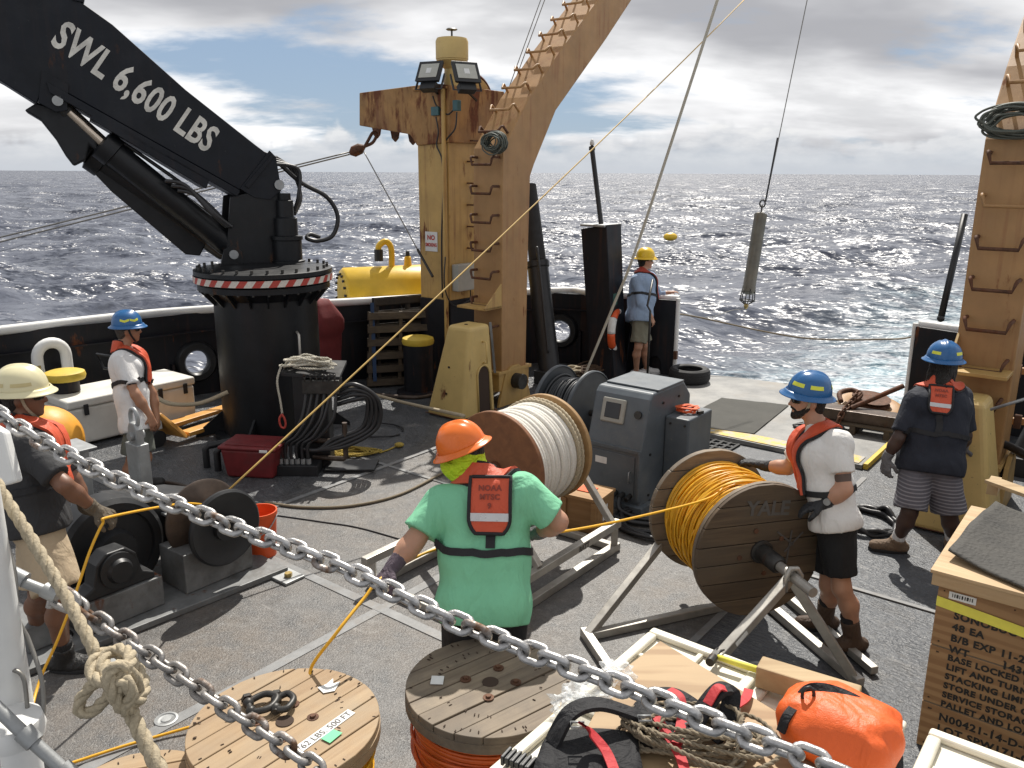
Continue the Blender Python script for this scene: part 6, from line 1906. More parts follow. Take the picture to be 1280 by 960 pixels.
bollard(cb3, 0.20, UPZ(cb3, 525, 424), 'yellow-capped mooring bollard in front of the leaning pallets', 0.205)
# orange float behind the left man
fl = G(62, 590, 0.35)
FB = thing('net_float', 'big orange float with dark band behind the man in the cream hat', 'float', V((fl.x, fl.y, 0)))
r_ = 0.31
mb = MB(); mb.sphere(V((fl.x, fl.y, r_ + 0.32)), r_, 32, 20); mb.build('ball', 'float_orange', FB, smooth=True)
dirb = V((0.75, -0.5, 0.4)).normalized()
mb = MB(); mb.lathe(V((fl.x, fl.y, r_ + 0.32)), dirb, [(r_ * 0.985, 0.045), (r_ * 1.004, 0.045), (r_ * 1.01, 0.02), (r_ * 0.985, 0.02)], 40, closed_prof=True); mb.build('band', 'black_satin', FB, smooth=True)
mb = MB(); mb.lathe(V((fl.x, fl.y, 0)), UP, [(0.22, 0.0), (0.22, 0.36), (0.17, 0.38), (0.17, 0.0)], 24, closed_prof=True); mb.build('cradle', 'galv', FB, smooth=True, auto=40)
# galvanised posts
def flat_post(u, v, w_, top_v, label, eye):
    c = G(u, v)
    root = thing('steel_post', label, 'steel post', c, TH, 'galvanised deck posts')
    z = UPZ(c, u, top_v)
    if eye:
        part('post', 'galv', root, lambda mb: bxl(mb, -w_ / 2, w_ / 2, -0.05, 0.05, 0.0, z - 0.17), local=True, bevel=0.008)
        part('eye_plate', 'galv', root, lambda mb: mb.prism([V((x, -0.03, zz)) for x, zz in ((-w_ * 0.36, z - 0.19), (w_ * 0.36, z - 0.19), (w_ * 0.36, z - 0.05), (w_ * 0.2, z), (-w_ * 0.2, z), (-w_ * 0.36, z - 0.05))], V((0, 0.06, 0))), local=True, bevel=0.008)
        part('pin_bolt', 'galv', root, lambda mb: mb.cyl(V((0.0, -0.06, z - 0.11)), V((0.0, 0.06, z - 0.11)), 0.035, n=12), local=True, smooth=True, auto=40)
        part('ring', 'galv', root, lambda mb: mb.tube([V((0.055 * math.cos(a), 0.0, z + 0.035 + 0.075 * math.sin(a))) for a in [i * math.pi / 10 for i in range(20)]], 0.017, 8, closed=True), local=True, smooth=True)
    else:
        part('post', 'galv', root, lambda mb: bxl(mb, -w_ / 2, w_ / 2, -0.05, 0.05, 0.0, z - 0.012), local=True, bevel=0.006)
        part('cap', 'galv', root, lambda mb: bxl(mb, -w_ / 2 - 0.03, w_ / 2 + 0.10, -0.07, 0.07, z - 0.012, z), local=True, bevel=0.004)
flat_post(184, 668, 0.19, 526, 'galvanised post with a shackle eye in front of the ice chest man', True)
flat_post(112, 690, 0.20, 552, 'flat-topped galvanised post beside the cream hat man', False)
# red tub
TB_ = thing('storage_tub', 'dark red plastic storage tub at the crane foot', 'tub', G(312, 598), math.radians(-8))
part('tub', 'tub_red', TB_, lambda mb: mb.add([V((x * s * 0.275, y * s * 0.19 + 0.17, z)) for z, s in ((0.0, 0.86), (0.29, 1.0)) for x, y in ((-1, -1), (1, -1), (1, 1), (-1, 1))], [(3, 2, 1, 0), (4, 5, 6, 7), (0, 1, 5, 4), (1, 2, 6, 5), (2, 3, 7, 6), (3, 0, 4, 7)]), local=True, bevel=0.025, bseg=3)
part('lid_rim', 'tub_red', TB_, lambda mb: bxl(mb, -0.295, 0.295, -0.035, 0.375, 0.29, 0.325), local=True, bevel=0.016, bseg=3)
part('lid_panel', 'tub_red', TB_, lambda mb: bxl(mb, -0.24, 0.24, 0.02, 0.32, 0.325, 0.335), local=True, bevel=0.008)
part('handle', 'label_white', TB_, lambda mb: bxl(mb, 0.14, 0.22, -0.05, -0.034, 0.285, 0.31), local=True, bevel=0.004)
# hydraulic manifold beside the crane
hm = G(392, 590)
HMf = thing('hydraulic_manifold', 'black hydraulic valve stand with hoses beside the crane foot', 'valve stand', hm)
zt_ = UPZ(hm, 395, 468)
kx = 1 / ppm(hm)
fx = V((1, 0, 0)); fy_ = V((0, 1, 0))
mb = MB(); mb.box(hm + V((-0.02, 0.22, zt_ / 2)), (0.34, 0.20, zt_)); mb.build('stand', 'black_satin', HMf, bevel=0.01)
mb = MB(); mb.prism([hm + V((x, y, z)) for x, y, z in ((-0.27, 0.02, zt_ - 0.02), (0.30, 0.02, zt_ - 0.06), (0.30, 0.40, zt_ + 0.02), (-0.27, 0.40, zt_ + 0.03))], UP * 0.035); mb.build('canopy', 'black_rubber', HMf, bevel=0.006)
mb = MB(); mb.box(hm + V((0.12, 0.06, zt_ - 0.12)), (0.36, 0.16, 0.14)); mb.build('valve_bank', 'dark_steel', HMf, bevel=0.008)
for i in range(6):
    x = -0.03 + i * 0.058
    mb = MB(); mb.tube([hm + V((x, 0.0, zt_ - 0.10)), hm + V((x, -0.03, zt_ + 0.0))], 0.009, 6); mb.sphere(hm + V((x, -0.03, zt_ + 0.0)), 0.016, 10, 6); mb.build('lever', 'dark_steel', HMf, smooth=True)
    for sgn in (1,):
        mb = MB(); b = 0.04 * random.random()
        mb.tube(spline([hm + V((x, 0.02, zt_ - 0.18)), hm + V((x - 0.02 - b, -0.05, zt_ - 0.42)), hm + V((x - 0.16, -0.04 - b, 0.40)), hm + V((-0.30 + i * 0.055, -0.06, 0.30)), hm + V((-0.30 + i * 0.055, -0.06, 0.10))]), 0.017, 8); mb.build('hose', 'black_cable', HMf, smooth=True)
        mb = MB(); c = hm + V((-0.30 + i * 0.055, -0.06, 0.0)); mb.cyl(c + UP * 0.09, c + UP * 0.16, 0.024, n=6); mb.build('hose_fitting', 'galv', HMf)
mb = MB(); mb.box(hm + V((-0.16, -0.02, 0.055)), (0.46, 0.22, 0.11)); mb.build('manifold_block', 'black_satin', HMf, bevel=0.008)
for i in range(4):
    mb = MB(); s = 0.05 * i
    mb.tube(spline([hm + V((0.26, 0.05, zt_ - 0.16 - s)), hm + V((0.45, 0.02, zt_ - 0.10 - s)), hm + V((0.66 - s * 0.7, 0.05, zt_ - 0.26)), hm + V((0.64 - s, 0.08, zt_ - 0.55)), hm + V((0.36 - s, 0.02, zt_ - 0.72 + s * 0.4)), hm + V((0.06, -0.02, zt_ - 0.76)), hm + V((-0.1, -0.04, 0.26))]), 0.022, 8); mb.build('hose', 'black_cable', HMf, smooth=True)
for z in (0.12, 0.30):
    mb = MB(); mb.tube([hm + V((-0.02, 0.1, z)), hm + V((0.30, 0.05, z)), hm + V((0.32, 0.05, z + 0.02)), hm + V((0.32, 0.05, z + 0.2))], 0.026, 10); mb.build('pipe', 'brown_steel', HMf, smooth=True, auto=50)
mb = MB(); mb.box(hm + V((0.36, 0.12, 0.03)), (0.5, 0.3, 0.02)); mb.build('drip_plate', 'black_satin', HMf)
# pipe stubs left of the tub
PS = thing('deck_pipes', 'short bent black pipe stubs rising from the deck left of the red tub', 'deck pipes', G(262, 585))
for du in (0, 14):
    b = G(259 + du, 584 + du * 0.3)
    mb = MB(); mb.tube([b, b + UP * 0.19, b + UP * 0.22 + V((0.02, 0.02, 0)), b + UP * 0.23 + V((0.3, 0.22, 0))], 0.035, 12); mb.build('pipe', 'black_satin', PS, smooth=True, auto=50)
# coiled white rope lying on the valve stand
def coil(c, axis, R, n, rr, mat, name, label, cat, k=2, pitch=0.05, squash=(1, 1), jit=0.12, seed=1, group=None, flat_z=None):
    rng = random.Random(seed)
    Mx = frame_to(axis)
    pts = []
    ph = 0
    for i in range(n * 14):
        a = 2 * math.pi * i / 14
        if i % 14 == 0: o1, o2, o3 = rng.uniform(-jit, jit), rng.uniform(-jit, jit), rng.uniform(-jit, jit) * 0.9
        r = R * (1 + o1 * 0.7 + 0.05 * rng.uniform(-1, 1))
        p = V((r * squash[0] * math.cos(a) + R * o2 * 0.6, r * squash[1] * math.sin(a) + R * o3 * 0.5, (i / (n * 14)) * n * rr * 1.0 + rng.uniform(-0.2, 0.2) * rr))
        w_ = V(c) + Mx @ p
        if flat_z is not None: w_.z = flat_z + rr * (1 + abs(rng.gauss(0, 1.1)))
        pts.append(w_)
    P = spline(pts, 5)
    mb = strands(P, rr, k, pitch, rs=rr * 0.62, n=5) if k > 1 else MB().tube(P, rr, 7)
    return tag(mb.build(name, mat, smooth=True), label, cat, group)
c_ = hm + V((-0.05, 0.12, zt_ + 0.10))
tangle(hm + V((-0.03, 0.12, zt_ + 0.035)), 0.30, 0.13, 0.13, 46, 0.012, 3, 'rope_white', 'rope_coil', 'bundled white rope lying on the valve stand beside the crane', 'rope')
o = strands(spline([c_ + V((-0.2, -0.1, 0.0)), c_ + V((-0.24, -0.16, -0.15)), c_ + V((-0.22, -0.17, -0.35)), c_ + V((-0.21, -0.17, -0.48))], 8), 0.012, 2, 0.05, n=6).build('rope_tail', 'rope_white', smooth=True)
tag(o, 'loose white rope end hanging from the valve stand bundle', 'rope')
HK = thing('snap_hook', 'small red snap hook on the hanging white rope end', 'snap hook', c_ + V((-0.21, -0.17, -0.5)))
h_ = c_ + V((-0.21, -0.18, -0.5)); mb = MB(); mb.tube(spline([h_ + V((0.0, 0, 0.02)), h_ + V((-0.028, 0, -0.03)), h_ + V((-0.02, 0, -0.1)), h_ + V((0.012, 0, -0.12)), h_ + V((0.03, 0, -0.08)), h_ + V((0.02, 0, -0.02)), h_ + V((0.0, 0, 0.02))]), 0.011, 8); mb.build('hook', 'tape_red', HK, smooth=True)
tangle(G(440, 568), 0.34, 0.15, 0.05, 60, 0.0085, 12, 'rope_yellow', 'rope_heap', 'loose heap of yellow rope on the deck right of the valve stand', 'rope', yaw=math.radians(10))
o = MB(); o.tube(spline([G(474, 566, 0.01), G(486, 562, 0.01), G(497, 557, 0.015)]), 0.009, 6); o.sphere(G(499, 556, 0.03), 0.045, 12, 8, sc=(1.2, 1, 0.6)); tag(o.build('rope_end_float', 'rope_yellow', smooth=True), 'small yellow knotted end of the deck rope heap', 'rope end')
# red canvas cover over a deck fitting
RCb = SW(-8.9, 7.15)
RC = thing('canvas_cover', 'dark red canvas cover draped over a fitting right of the crane', 'canvas cover', RCb)
kx_ = UPZ(RCb, 415, 374)
paint('canvas_red', (0.15, 0.018, 0.02), 0.8, var=0.25, scale=5, bump=0.5, bscale=12)
rows = []
for j in range(14):
    t = j / 13; z = 0.35 + (kx_ - 0.35) * t
    row = []
    for i in range(33):
        a = 2 * math.pi * i / 32
        rr = 0.235 * (1 - 0.55 * max(0, t - 0.72) / 0.28) * (1.0 + 0.14 * (t > 0.48) + 0.05 * math.sin(a * 5 + t * 6))
        c4 = abs(math.cos(a)) ** 0.6 * math.copysign(1, math.cos(a)); s4 = abs(math.sin(a)) ** 0.6 * math.copysign(1, math.sin(a))
        row.append(RCb + SX * (rr * c4) + SA * (rr * s4) + UP * z)
    rows.append(row)
rows.append([RCb + UP * (kx_ + 0.01)] * 33)
mb = MB(); mb.grid(rows); mb.build('cover', 'canvas_red', RC, smooth=True)
mb = MB(); mb.cyl(RCb, RCb + UP * 0.6, 0.16, n=20); mb.build('fitting', 'hull_black', RC, smooth=True, auto=40)
# yellow cylindrical float lying outboard on a cradle
e3 = (SW(*BULW[4]) - SW(*BULW[3])).normalized(); o3 = V((-e3.y, e3.x, 0))
if o3.dot(SW(-3.85, 4) - SW(*BULW[3])) > 0: o3 = -o3
yb = SW(*BULW[3]) + o3 * 0.55 + e3 * 0.10
YF = thing('mooring_buoy', 'yellow cylindrical mooring buoy lying outside the rail by the post', 'buoy', yb)
yr = 0.42; yz = BH + 0.03
mb = MB(); mb.lathe(yb + UP * yz, e3, [(0.0, -0.04), (yr * 0.55, -0.03), (yr * 0.92, 0.0), (yr, 0.04), (yr, 2.4), (yr * 0.9, 2.46), (0.0, 2.5)], 48); mb.build('shell', 'bright_yellow', YF, smooth=True, auto=40)
for i in range(18):
    a = 2 * math.pi * i / 18
    c = yb + UP * yz + e3 * -0.012 + (UP * math.cos(a) + o3 * math.sin(a)) * (yr * 0.78)
    mb = MB(); mb.cyl(c - e3 * 0.03, c + e3 * 0.02, 0.02, n=6); mb.build('cap_bolt', 'dark_steel', YF)
t_ = yb + UP * (yz + yr) + e3 * 0.75
mb = MB(); mb.tube(spline([t_ - UP * 0.03, t_ + UP * 0.26, t_ + UP * 0.36 - e3 * 0.08, t_ + UP * 0.30 - e3 * 0.18, t_ + UP * 0.22 - e3 * 0.19]), 0.045, 12); mb.build('snorkel_pipe', 'bright_yellow', YF, smooth=True)
mb = MB(); mb.cyl(t_ - e3 * 0.19 + UP * 0.08, t_ - e3 * 0.19 + UP * 0.25, 0.065, n=16); mb.build('snorkel_cap', 'black_satin', YF, smooth=True, auto=40)
t2 = t_ + e3 * 0.25
mb = MB(); mb.lathe(t2, UP, [(0.06, -0.02), (0.05, 0.12), (0.03, 0.14)], 14); mb.build('filler', 'bright_yellow', YF, smooth=True, auto=40)
mb = MB(); mb.lathe(t2, UP, [(0.035, 0.14), (0.03, 0.2), (0.0, 0.23)], 12); mb.build('filler_cap', 'black_satin', YF, smooth=True, auto=40)
for d in (0.4, 1.7):
    mb = MB(); c = yb + e3 * d; mb.prism([c + o3 * x + UP * z for x, z in ((-0.48, yz - 0.50), (0.35, yz - 0.50), (0.42, yz - 0.2), (0.2, yz - 0.38), (-0.2, yz - 0.38), (-0.4, yz - 0.2))], e3 * 0.06); mb.build('cradle', 'hull_black', YF)
# leaning pallets
def pallet(org, ex, ey, w_, h_, mat, label, nslat, gap=0.0):
    ex, ey = V(ex).normalized(), V(ey).normalized(); n = ex.cross(ey).normalized()
    root = thing('wooden_pallet', label, 'pallet', V((org.x, org.y, 0)), 0, 'pallets leaning at the post')
    R = Matrix((ex, n, ey)).transposed()
    for x in (0.04, w_ / 2, w_ - 0.04):
        mb = MB(); mb.box(org + ex * x + ey * (h_ / 2), (0.045, 0.085, h_), rot=R); mb.build('stringer', mat, root, bevel=0.003)
    for side in (-1, 1):
        for i in range(nslat):
            c = org + ex * (w_ / 2) + ey * (0.05 + (h_ - 0.1) * i / (nslat - 1)) + n * side * 0.053
            mb = MB(); mb.box(c, (w_, 0.018, h_ / nslat * (0.72 if side < 0 else 0.55)), rot=R); mb.build('slat', mat, root, bevel=0.002)
    return root
pa = G(470, 484); pb = G(560, 472)
exx = (pb - pa); lean = (V((pa.x, pa.y, 0)).normalized() * 0.16 + UP * 1.0)
pallet(pa + UP * 0.02 + V((0, 0.05, 0)), exx, lean, 1.02, 1.20, 'pallet_dark', 'dark weathered pallet leaning against the yellow post', 7)
pc_ = G(452, 492); pallet(pc_ + UP * 0.02 + V((0.02, 0.32, 0)), (0.9, 0.25, 0), V((0.03, 0.12, 1)), 0.9, 1.02, 'pallet_mid', 'lighter pallet standing behind the dark leaning pallet', 6)
mb = MB(); mb.bar(pa + V((0.0, -0.06, 0.1)), pa + lean.normalized() * 1.18 + V((0.0, -0.06, 0.0)), 0.05, 0.03); o = mb.build('blue_board', plain('blue_faded', (0.02, 0.05, 0.12), 0.7)); tag(o, 'blue painted board upright at the edge of the leaning pallet', 'board')
# bucket
bk = G(331, 700)
BKT = thing('bucket', 'bright orange-red bucket behind the winch drum', 'bucket', bk)
bk2 = bk + V((-0.05, 0.10, 0))
mb = MB(); mb.lathe(bk2, UP, [(0.0, 0.004), (0.11, 0.0), (0.13, 0.34), (0.137, 0.34), (0.137, 0.37), (0.127, 0.37), (0.107, 0.02), (0.0, 0.02)], 36); mb.build('pail', 'bucket_orange', BKT, smooth=True, auto=40)
mb = MB(); mb.tube(spline([bk2 + V((-0.138, 0, 0.33)), bk2 + V((-0.10, -0.105, 0.26)), bk2 + V((0.0, -0.15, 0.21)), bk2 + V((0.10, -0.105, 0.26)), bk2 + V((0.138, 0, 0.33))]), 0.005, 6); mb.build('handle', 'galv', BKT, smooth=True)
# wooden box behind the white reel's stand
WB = thing('small_wooden_box', 'small plywood box with a label under the white rope reel', 'wooden box', SW(-3.52, 5.55), TH + 0.12)
part('box', 'box_wood', WB, lambda mb: bxl(mb, -0.17, 0.17, -0.16, 0.16, 0.0, 0.28), local=True, bevel=0.004)
part('lid', 'box_wood', WB, lambda mb: bxl(mb, -0.18, 0.18, -0.17, 0.17, 0.282, 0.31), local=True, bevel=0.003)
for x in (-0.14, 0.14):
    part('batten', 'box_wood', WB, lambda mb: bxl(mb, x - 0.025, x + 0.025, -0.178, -0.161, 0.005, 0.278), local=True, bevel=0.002)
part('label', 'label_white', WB, lambda mb: bxl(mb, 0.171, 0.174, -0.06, 0.03, 0.09, 0.22), local=True)
part('orange_tag', 'orange_strap', WB, lambda mb: bxl(mb, -0.08, 0.06, -0.05, 0.08, 0.312, 0.318), local=True)
# black hose loops under the machine
coil(SW(-3.05, 5.95, 0.0), UP, 0.34, 4, 0.017, 'black_cable', 'cable_coil', 'black cable loops on the deck in front of the grey machine housing', 'cable', k=1, jit=0.2, seed=6, flat_z=0.0)
# orange webbing on the machine's side box
mtop = XF[MG.name] @ V((0.40, 0.16, 0.80))
def heap_strap(c, n, seed, R=0.09):
    rng = random.Random(seed); pts = []
    for i in range(n):
        a = i * 2.2 + rng.uniform(-0.4, 0.4)
        pts.append(c + V((R * 1.4 * math.cos(a) * rng.uniform(0.5, 1), R * math.sin(a) * rng.uniform(0.5, 1), 0.012 + 0.05 * rng.random())))
    return pts
OS = thing('ratchet_strap', 'orange ratchet strap bundled on the grey machine housing', 'strap', mtop)
ribbon(heap_strap(mtop, 14, 2), 0.026, 0.005, 'orange_strap', 'webbing', OS)
mb = MB(); mb.box(mtop + V((0.10, -0.05, 0.02)), (0.06, 0.035, 0.03), rz=0.5); mb.build('ratchet', 'dark_steel', OS, bevel=0.004)

# ------------------------------------------------------------------ stern details
pz = PLATE + 0.002
ty = G(866, 482, pz)
TY = thing('tyre_fender', 'black rubber tyre lying flat on the stern plate', 'tyre', ty)
tc_ = ty + V((0.0, 0.25, 0))
mb = MB(); mb.lathe(tc_, UP, [(0.18, 0.012), (0.24, 0.0), (0.275, 0.02), (0.285, 0.05), (0.285, 0.15), (0.275, 0.18), (0.24, 0.20), (0.18, 0.188), (0.175, 0.17), (0.23, 0.15), (0.23, 0.05), (0.175, 0.03)], 48, closed_prof=True); mb.build('carcass', 'black_rubber', TY, smooth=True, auto=40)
for z in (0.065, 0.1, 0.135):
    mb = MB(); mb.lathe(tc_, UP, [(0.284, z - 0.012), (0.289, z - 0.01), (0.289, z + 0.01), (0.284, z + 0.012)], 48, closed_prof=True); mb.build('tread', 'black_rubber', TY)
dm = [G(u, v, pz + 0.004) for u, v in ((902, 498), (986, 507), (942, 543), (842, 530))]
rows = []
for i in range(13):
    a = i / 12; rows.append([])
    for j in range(13):
        b = j / 12
        p = (dm[0] * (1 - a) + dm[1] * a) * (1 - b) + (dm[3] * (1 - a) + dm[2] * a) * b
        rows[-1].append(p + UP * (0.004 + 0.006 * mnoise.noise(V((a * 5, b * 5, 2))) + 0.01 * max(0, abs(a - 0.5) * 2 - 0.85)))
mb = MB(); mb.grid(rows)
# the near end hangs past the plate on to the main deck level
o = mb.build('deck_mat', 'deck_mat'); tag(o, 'dark rectangular rubber mat lying flat on the stern deck', 'mat')
sm = o.modifiers.new('thick', 'SOLIDIFY'); sm.thickness = 0.006; sm.offset = -1
# small grating corner beside the mat
gr0 = G(893, 560, 0.0)
GRt = thing('rubber_grating', 'small black perforated mat corner beside the machine housing', 'mat', gr0, TH)
for i in range(5):
    part('bar', 'black_rubber', GRt, lambda mb: bxl(mb, -0.2 + i * 0.09, -0.17 + i * 0.09, -0.25, 0.25, 0.002, 0.022), local=True)
    part('cross_bar', 'black_rubber', GRt, lambda mb: bxl(mb, -0.2, 0.19, -0.25 + i * 0.115, -0.22 + i * 0.115, 0.003, 0.020), local=True)
# pallet with a towing hook block on the stern
px0 = SW(-2.68, 9.2, pz)
PB = thing('gear_pallet', 'low wooden pallet at the stern edge behind the white shirt man', 'pallet', SW(-2.5, 10.0, pz), TH + 0.05)
for x in (-0.36, 0.0, 0.36):
    part('stringer', 'pallet_mid', PB, lambda mb: bxl(mb, x - 0.03, x + 0.03, -0.62, 0.62, 0.0, 0.10), local=True)
for i in range(7):
    y = -0.57 + i * 0.19
    part('slat', 'pallet_mid', PB, lambda mb: bxl(mb, -0.42, 0.42, y - 0.05, y + 0.05, 0.102, 0.122), local=True, bevel=0.002)
SB = thing('snatch_block', 'tan painted sheave block and rusty chain lying on the stern pallet', 'block', SW(-2.5, 10.0, pz + 0.122), TH + 0.1)
part('cheek_plate', 'frame_orange', SB, lambda mb: mb.lathe(V((0.02, 0.15, 0.02)), V((0.1, -0.12, 1)), [(0.0, 0), (0.36, 0), (0.37, 0.02), (0.36, 0.05), (0.30, 0.07), (0.24, 0.05), (0.0, 0.05)], 40), local=True, smooth=True, auto=40)
part('sheave', 'rusty_steel', SB, lambda mb: mb.lathe(V((0.02, 0.15, 0.09)), V((0.1, -0.12, 1)), [(0.0, 0), (0.22, 0), (0.17, 0.03), (0.22, 0.06), (0.0, 0.06)], 32), local=True, smooth=True, auto=40)
part('base_beam', 'brown_steel', SB, lambda mb: bxl(mb, -0.40, 0.40, -0.55, -0.30, 0.0, 0.13), local=True, bevel=0.01)
part('lever_bar', 'rusty_steel', SB, lambda mb: mb.tube([V((-0.1, -0.45, 0.14)), V((0.36, 0.05, 0.36))], 0.03, 8), local=True, smooth=True, auto=50)
part('shackle', 'rusty_steel', SB, lambda mb: mb.tube(spline([V((-0.25, -0.2, 0.14)), V((-0.3, -0.05, 0.2)), V((-0.2, 0.1, 0.22)), V((-0.08, 0.02, 0.2)), V((-0.1, -0.15, 0.16))]), 0.03, 8), local=True, smooth=True)
pl_ = link_mesh(0.022, 0.11, 0.075, 'rusty_steel').build('chain_link', 'rusty_steel', SB, local=True, smooth=True)
pp_ = resample(spline([V((-0.05, -0.25, 0.30)), V((-0.12, -0.42, 0.18)), V((-0.16, -0.58, 0.10)), V((-0.2, -0.68, -0.08))]), 0.066)
for i in range(len(pp_) - 1):
    o = pl_ if i == 0 else dup(pl_, SB)
    d = (pp_[i + 1] - pp_[i]).normalized(); x, y, _ = basis(d)
    if i % 2: x, y = y, -x
    c = (pp_[i] + pp_[i + 1]) / 2
    o.matrix_local = Matrix(((d.x, x.x, y.x, c.x), (d.y, x.y, y.y, c.y), (d.z, x.z, y.z, c.z), (0, 0, 0, 1)))
tangle(G(1012, 534, pz), 0.22, 0.1, 0.04, 30, 0.012, 31, 'black_cable', 'strap_heap', 'dark blue-black webbing heap beside the stern pallet', 'webbing', k=1)
# nets and old rope at the foot of the black stanchion
tangle(G(745, 470), 0.42, 0.22, 0.20, 90, 0.016, 41, 'net_brown', 'net_heap', 'brown net and rope heap at the foot of the black stanchion', 'net', k=1, yaw=0.2)
tangle(G(716, 472), 0.26, 0.14, 0.16, 34, 0.016, 43, 'rope_tan', 'rope_heap', 'tan rope loops left of the brown net heap', 'rope', k=1, yaw=0.2)
# life ring
LRc = T(770, 413, 12.0); LRn = V((0.93, -0.36, 0)).normalized(); LRe = V((-LRn.y, LRn.x, 0))
LR = thing('life_ring', 'orange life ring with white bands hanging on the black stanchion', 'life ring', LRc - UP * 0.38)
ax = SX
for i in range(8):
    a0 = 2 * math.pi * i / 8
    pts = [LRc + (LRe * math.cos(a0 + t * 0.785) + UP * math.sin(a0 + t * 0.785)) * 0.275 for t in [j / 6 for j in range(7)]]
    mb = MB(); mb.tube(pts, 0.056 if i % 2 == 0 else 0.058, 14); mb.build('ring_section' if i % 2 == 0 else 'white_band', 'bucket_orange' if i % 2 == 0 else 'label_white', LR, smooth=True)
mb = MB(); mb.bar(LRc + UP * 0.22, LRc - SX * 0.22 + UP * 0.22, 0.03, 0.03); mb.build('hanger', 'dark_steel', LR)
# slim handrail pole by the man at the stern
o = MB(); b = SW(-5.50, 10.15); o.tube([b, b + UP * 1.05, b + UP * 1.12 + SX * -0.05, b + UP * 1.45 + SX * -0.12 + SA * 0.25], 0.016, 8); tag(o.build('stanchion_rod', 'dark_steel', smooth=True), 'thin grey rod standing beside the life ring', 'rod')
# coil of black hose by the right pedestal
coil(G(1082, 655), UP, 0.27, 6, 0.02, 'black_cable', 'hose_coil', 'coil of black hose on the deck behind the white shirt man', 'hose', k=1, jit=0.10, seed=8, flat_z=0.0, squash=(0.9, 1.1))
# heavy black hoses from the right edge to the pedestal
hs = SW(-1.0, 7.05, 0.75)
for i, (sx_, dz) in enumerate(((0.0, 0.0), (0.05, -0.05))):
    o = MB(); o.tube(spline([G(1203, 540, 0.62 + dz), G(1225, 548, 0.62 + dz), G(1262, 558, 0.60 + dz), G(1310, 585, 0.56 + dz)]), 0.036, 12)
    tag(o.build('hydraulic_hose', 'black_cable', smooth=True), ('upper' if i == 0 else 'lower') + ' thick black hose running from the right pedestal to the right edge', 'hose')
o = MB(); o.tube(spline([G(1206, 530, 0.7), G(1188, 548, 0.72), G(1192, 572, 0.6), G(1212, 572, 0.55), G(1226, 556, 0.6), G(1230, 526, 0.75), G(1222, 514, 0.8), G(1214, 540, 0.65), G(1222, 580, 0.4), G(1232, 600, 0.3)]), 0.016, 8)
tag(o.build('control_hose', 'black_cable', smooth=True), 'thin black control hose looping over the right pedestal', 'hose')
JB = thing('deck_junction_box', 'small grey junction box at the foot of the right pedestal', 'junction box', G(1228, 622), TH)
part('box', 'panel_grey', JB, lambda mb: bxl(mb, -0.09, 0.09, -0.06, 0.06, 0.14, 0.38), local=True, bevel=0.008)
part('bracket', 'galv', JB, lambda mb: bxl(mb, -0.03, 0.03, -0.03, 0.03, 0.0, 0.14), local=True)
# coils of wire hanging on the legs
def hang_coil(c, nrm, R, n, rr, mat, label, seed, sq=(1.0, 0.7)):
    return coil(c, nrm, R, n, rr, mat, 'wire_coil', label, 'wire coil', k=1, jit=0.34, seed=seed, squash=sq, group='wire coils hung on the frame')
cw = PLANE(612, 178, FNEAR - SA * 0.20, SA)
hang_coil(cw, SA, 0.135, 20, 0.008, 'wire_green', 'green-grey wire coil hanging on the left frame leg', 4)
cw2 = PLANE(1268, 152, FNEAR - SA * 0.22, SA)
hang_coil(cw2, SA, 0.20, 20, 0.010, 'wire_green', 'grey wire coil hanging on the right frame leg', 5, (1.0, 0.45))
# black strut and roller beside the right leg
o = MB(); q0 = T(1176, 398, 9.0); q1 = T(1206, 268, 9.0); o.tube([q0, q0 + (q1 - q0) * 0.5, q1], 0.035, 12); o.sphere(q0, 0.04, 12, 8); tag(o.build('gas_strut', 'black_satin', smooth=True), 'slanting black strut hanging left of the right frame leg', 'strut')
RL = thing('guide_roller', 'black guide roller on a bracket at the right frame leg', 'roller', T(1212, 442, 7.6))
a, b = T(1202, 443, 7.55), T(1240, 444, 7.55)
mb = MB(); mb.cyl(a, b, 0.05, n=18); mb.build('roller', 'black_satin', RL, smooth=True, auto=40)
for p in (a, b, (a + b) / 2):
    mb = MB(); mb.cyl(p - (b - a).normalized() * 0.012, p + (b - a).normalized() * 0.012, 0.056, n=18); mb.build('roller_ring', 'galv', RL, smooth=True, auto=40)
for v0 in (462, 525):
    BR = thing('frame_bracket', ('upper' if v0 < 500 else 'lower') + ' rusty bracket bar at the right edge beside the right leg', 'bracket', T(1262, v0, 7.6))
    mb = MB(); mb.bar(T(1250, v0, 7.7), T(1300, v0 + 3, 7.5), 0.05, 0.06); mb.build('bar', 'frame_orange', BR, bevel=0.004)
    mb = MB(); mb.box(T(1272, v0 + 2, 7.5), (0.06, 0.06, 0.12), rz=TH); mb.build('clamp', 'rusty_steel', BR, bevel=0.004)
o = MB(); o.tube([T(1238, 512, 6.6), T(1290, 496, 6.4)], 0.012, 8); tag(o.build('thin_rod', 'galv', smooth=True), 'thin grey rod sticking in from the right edge', 'rod')

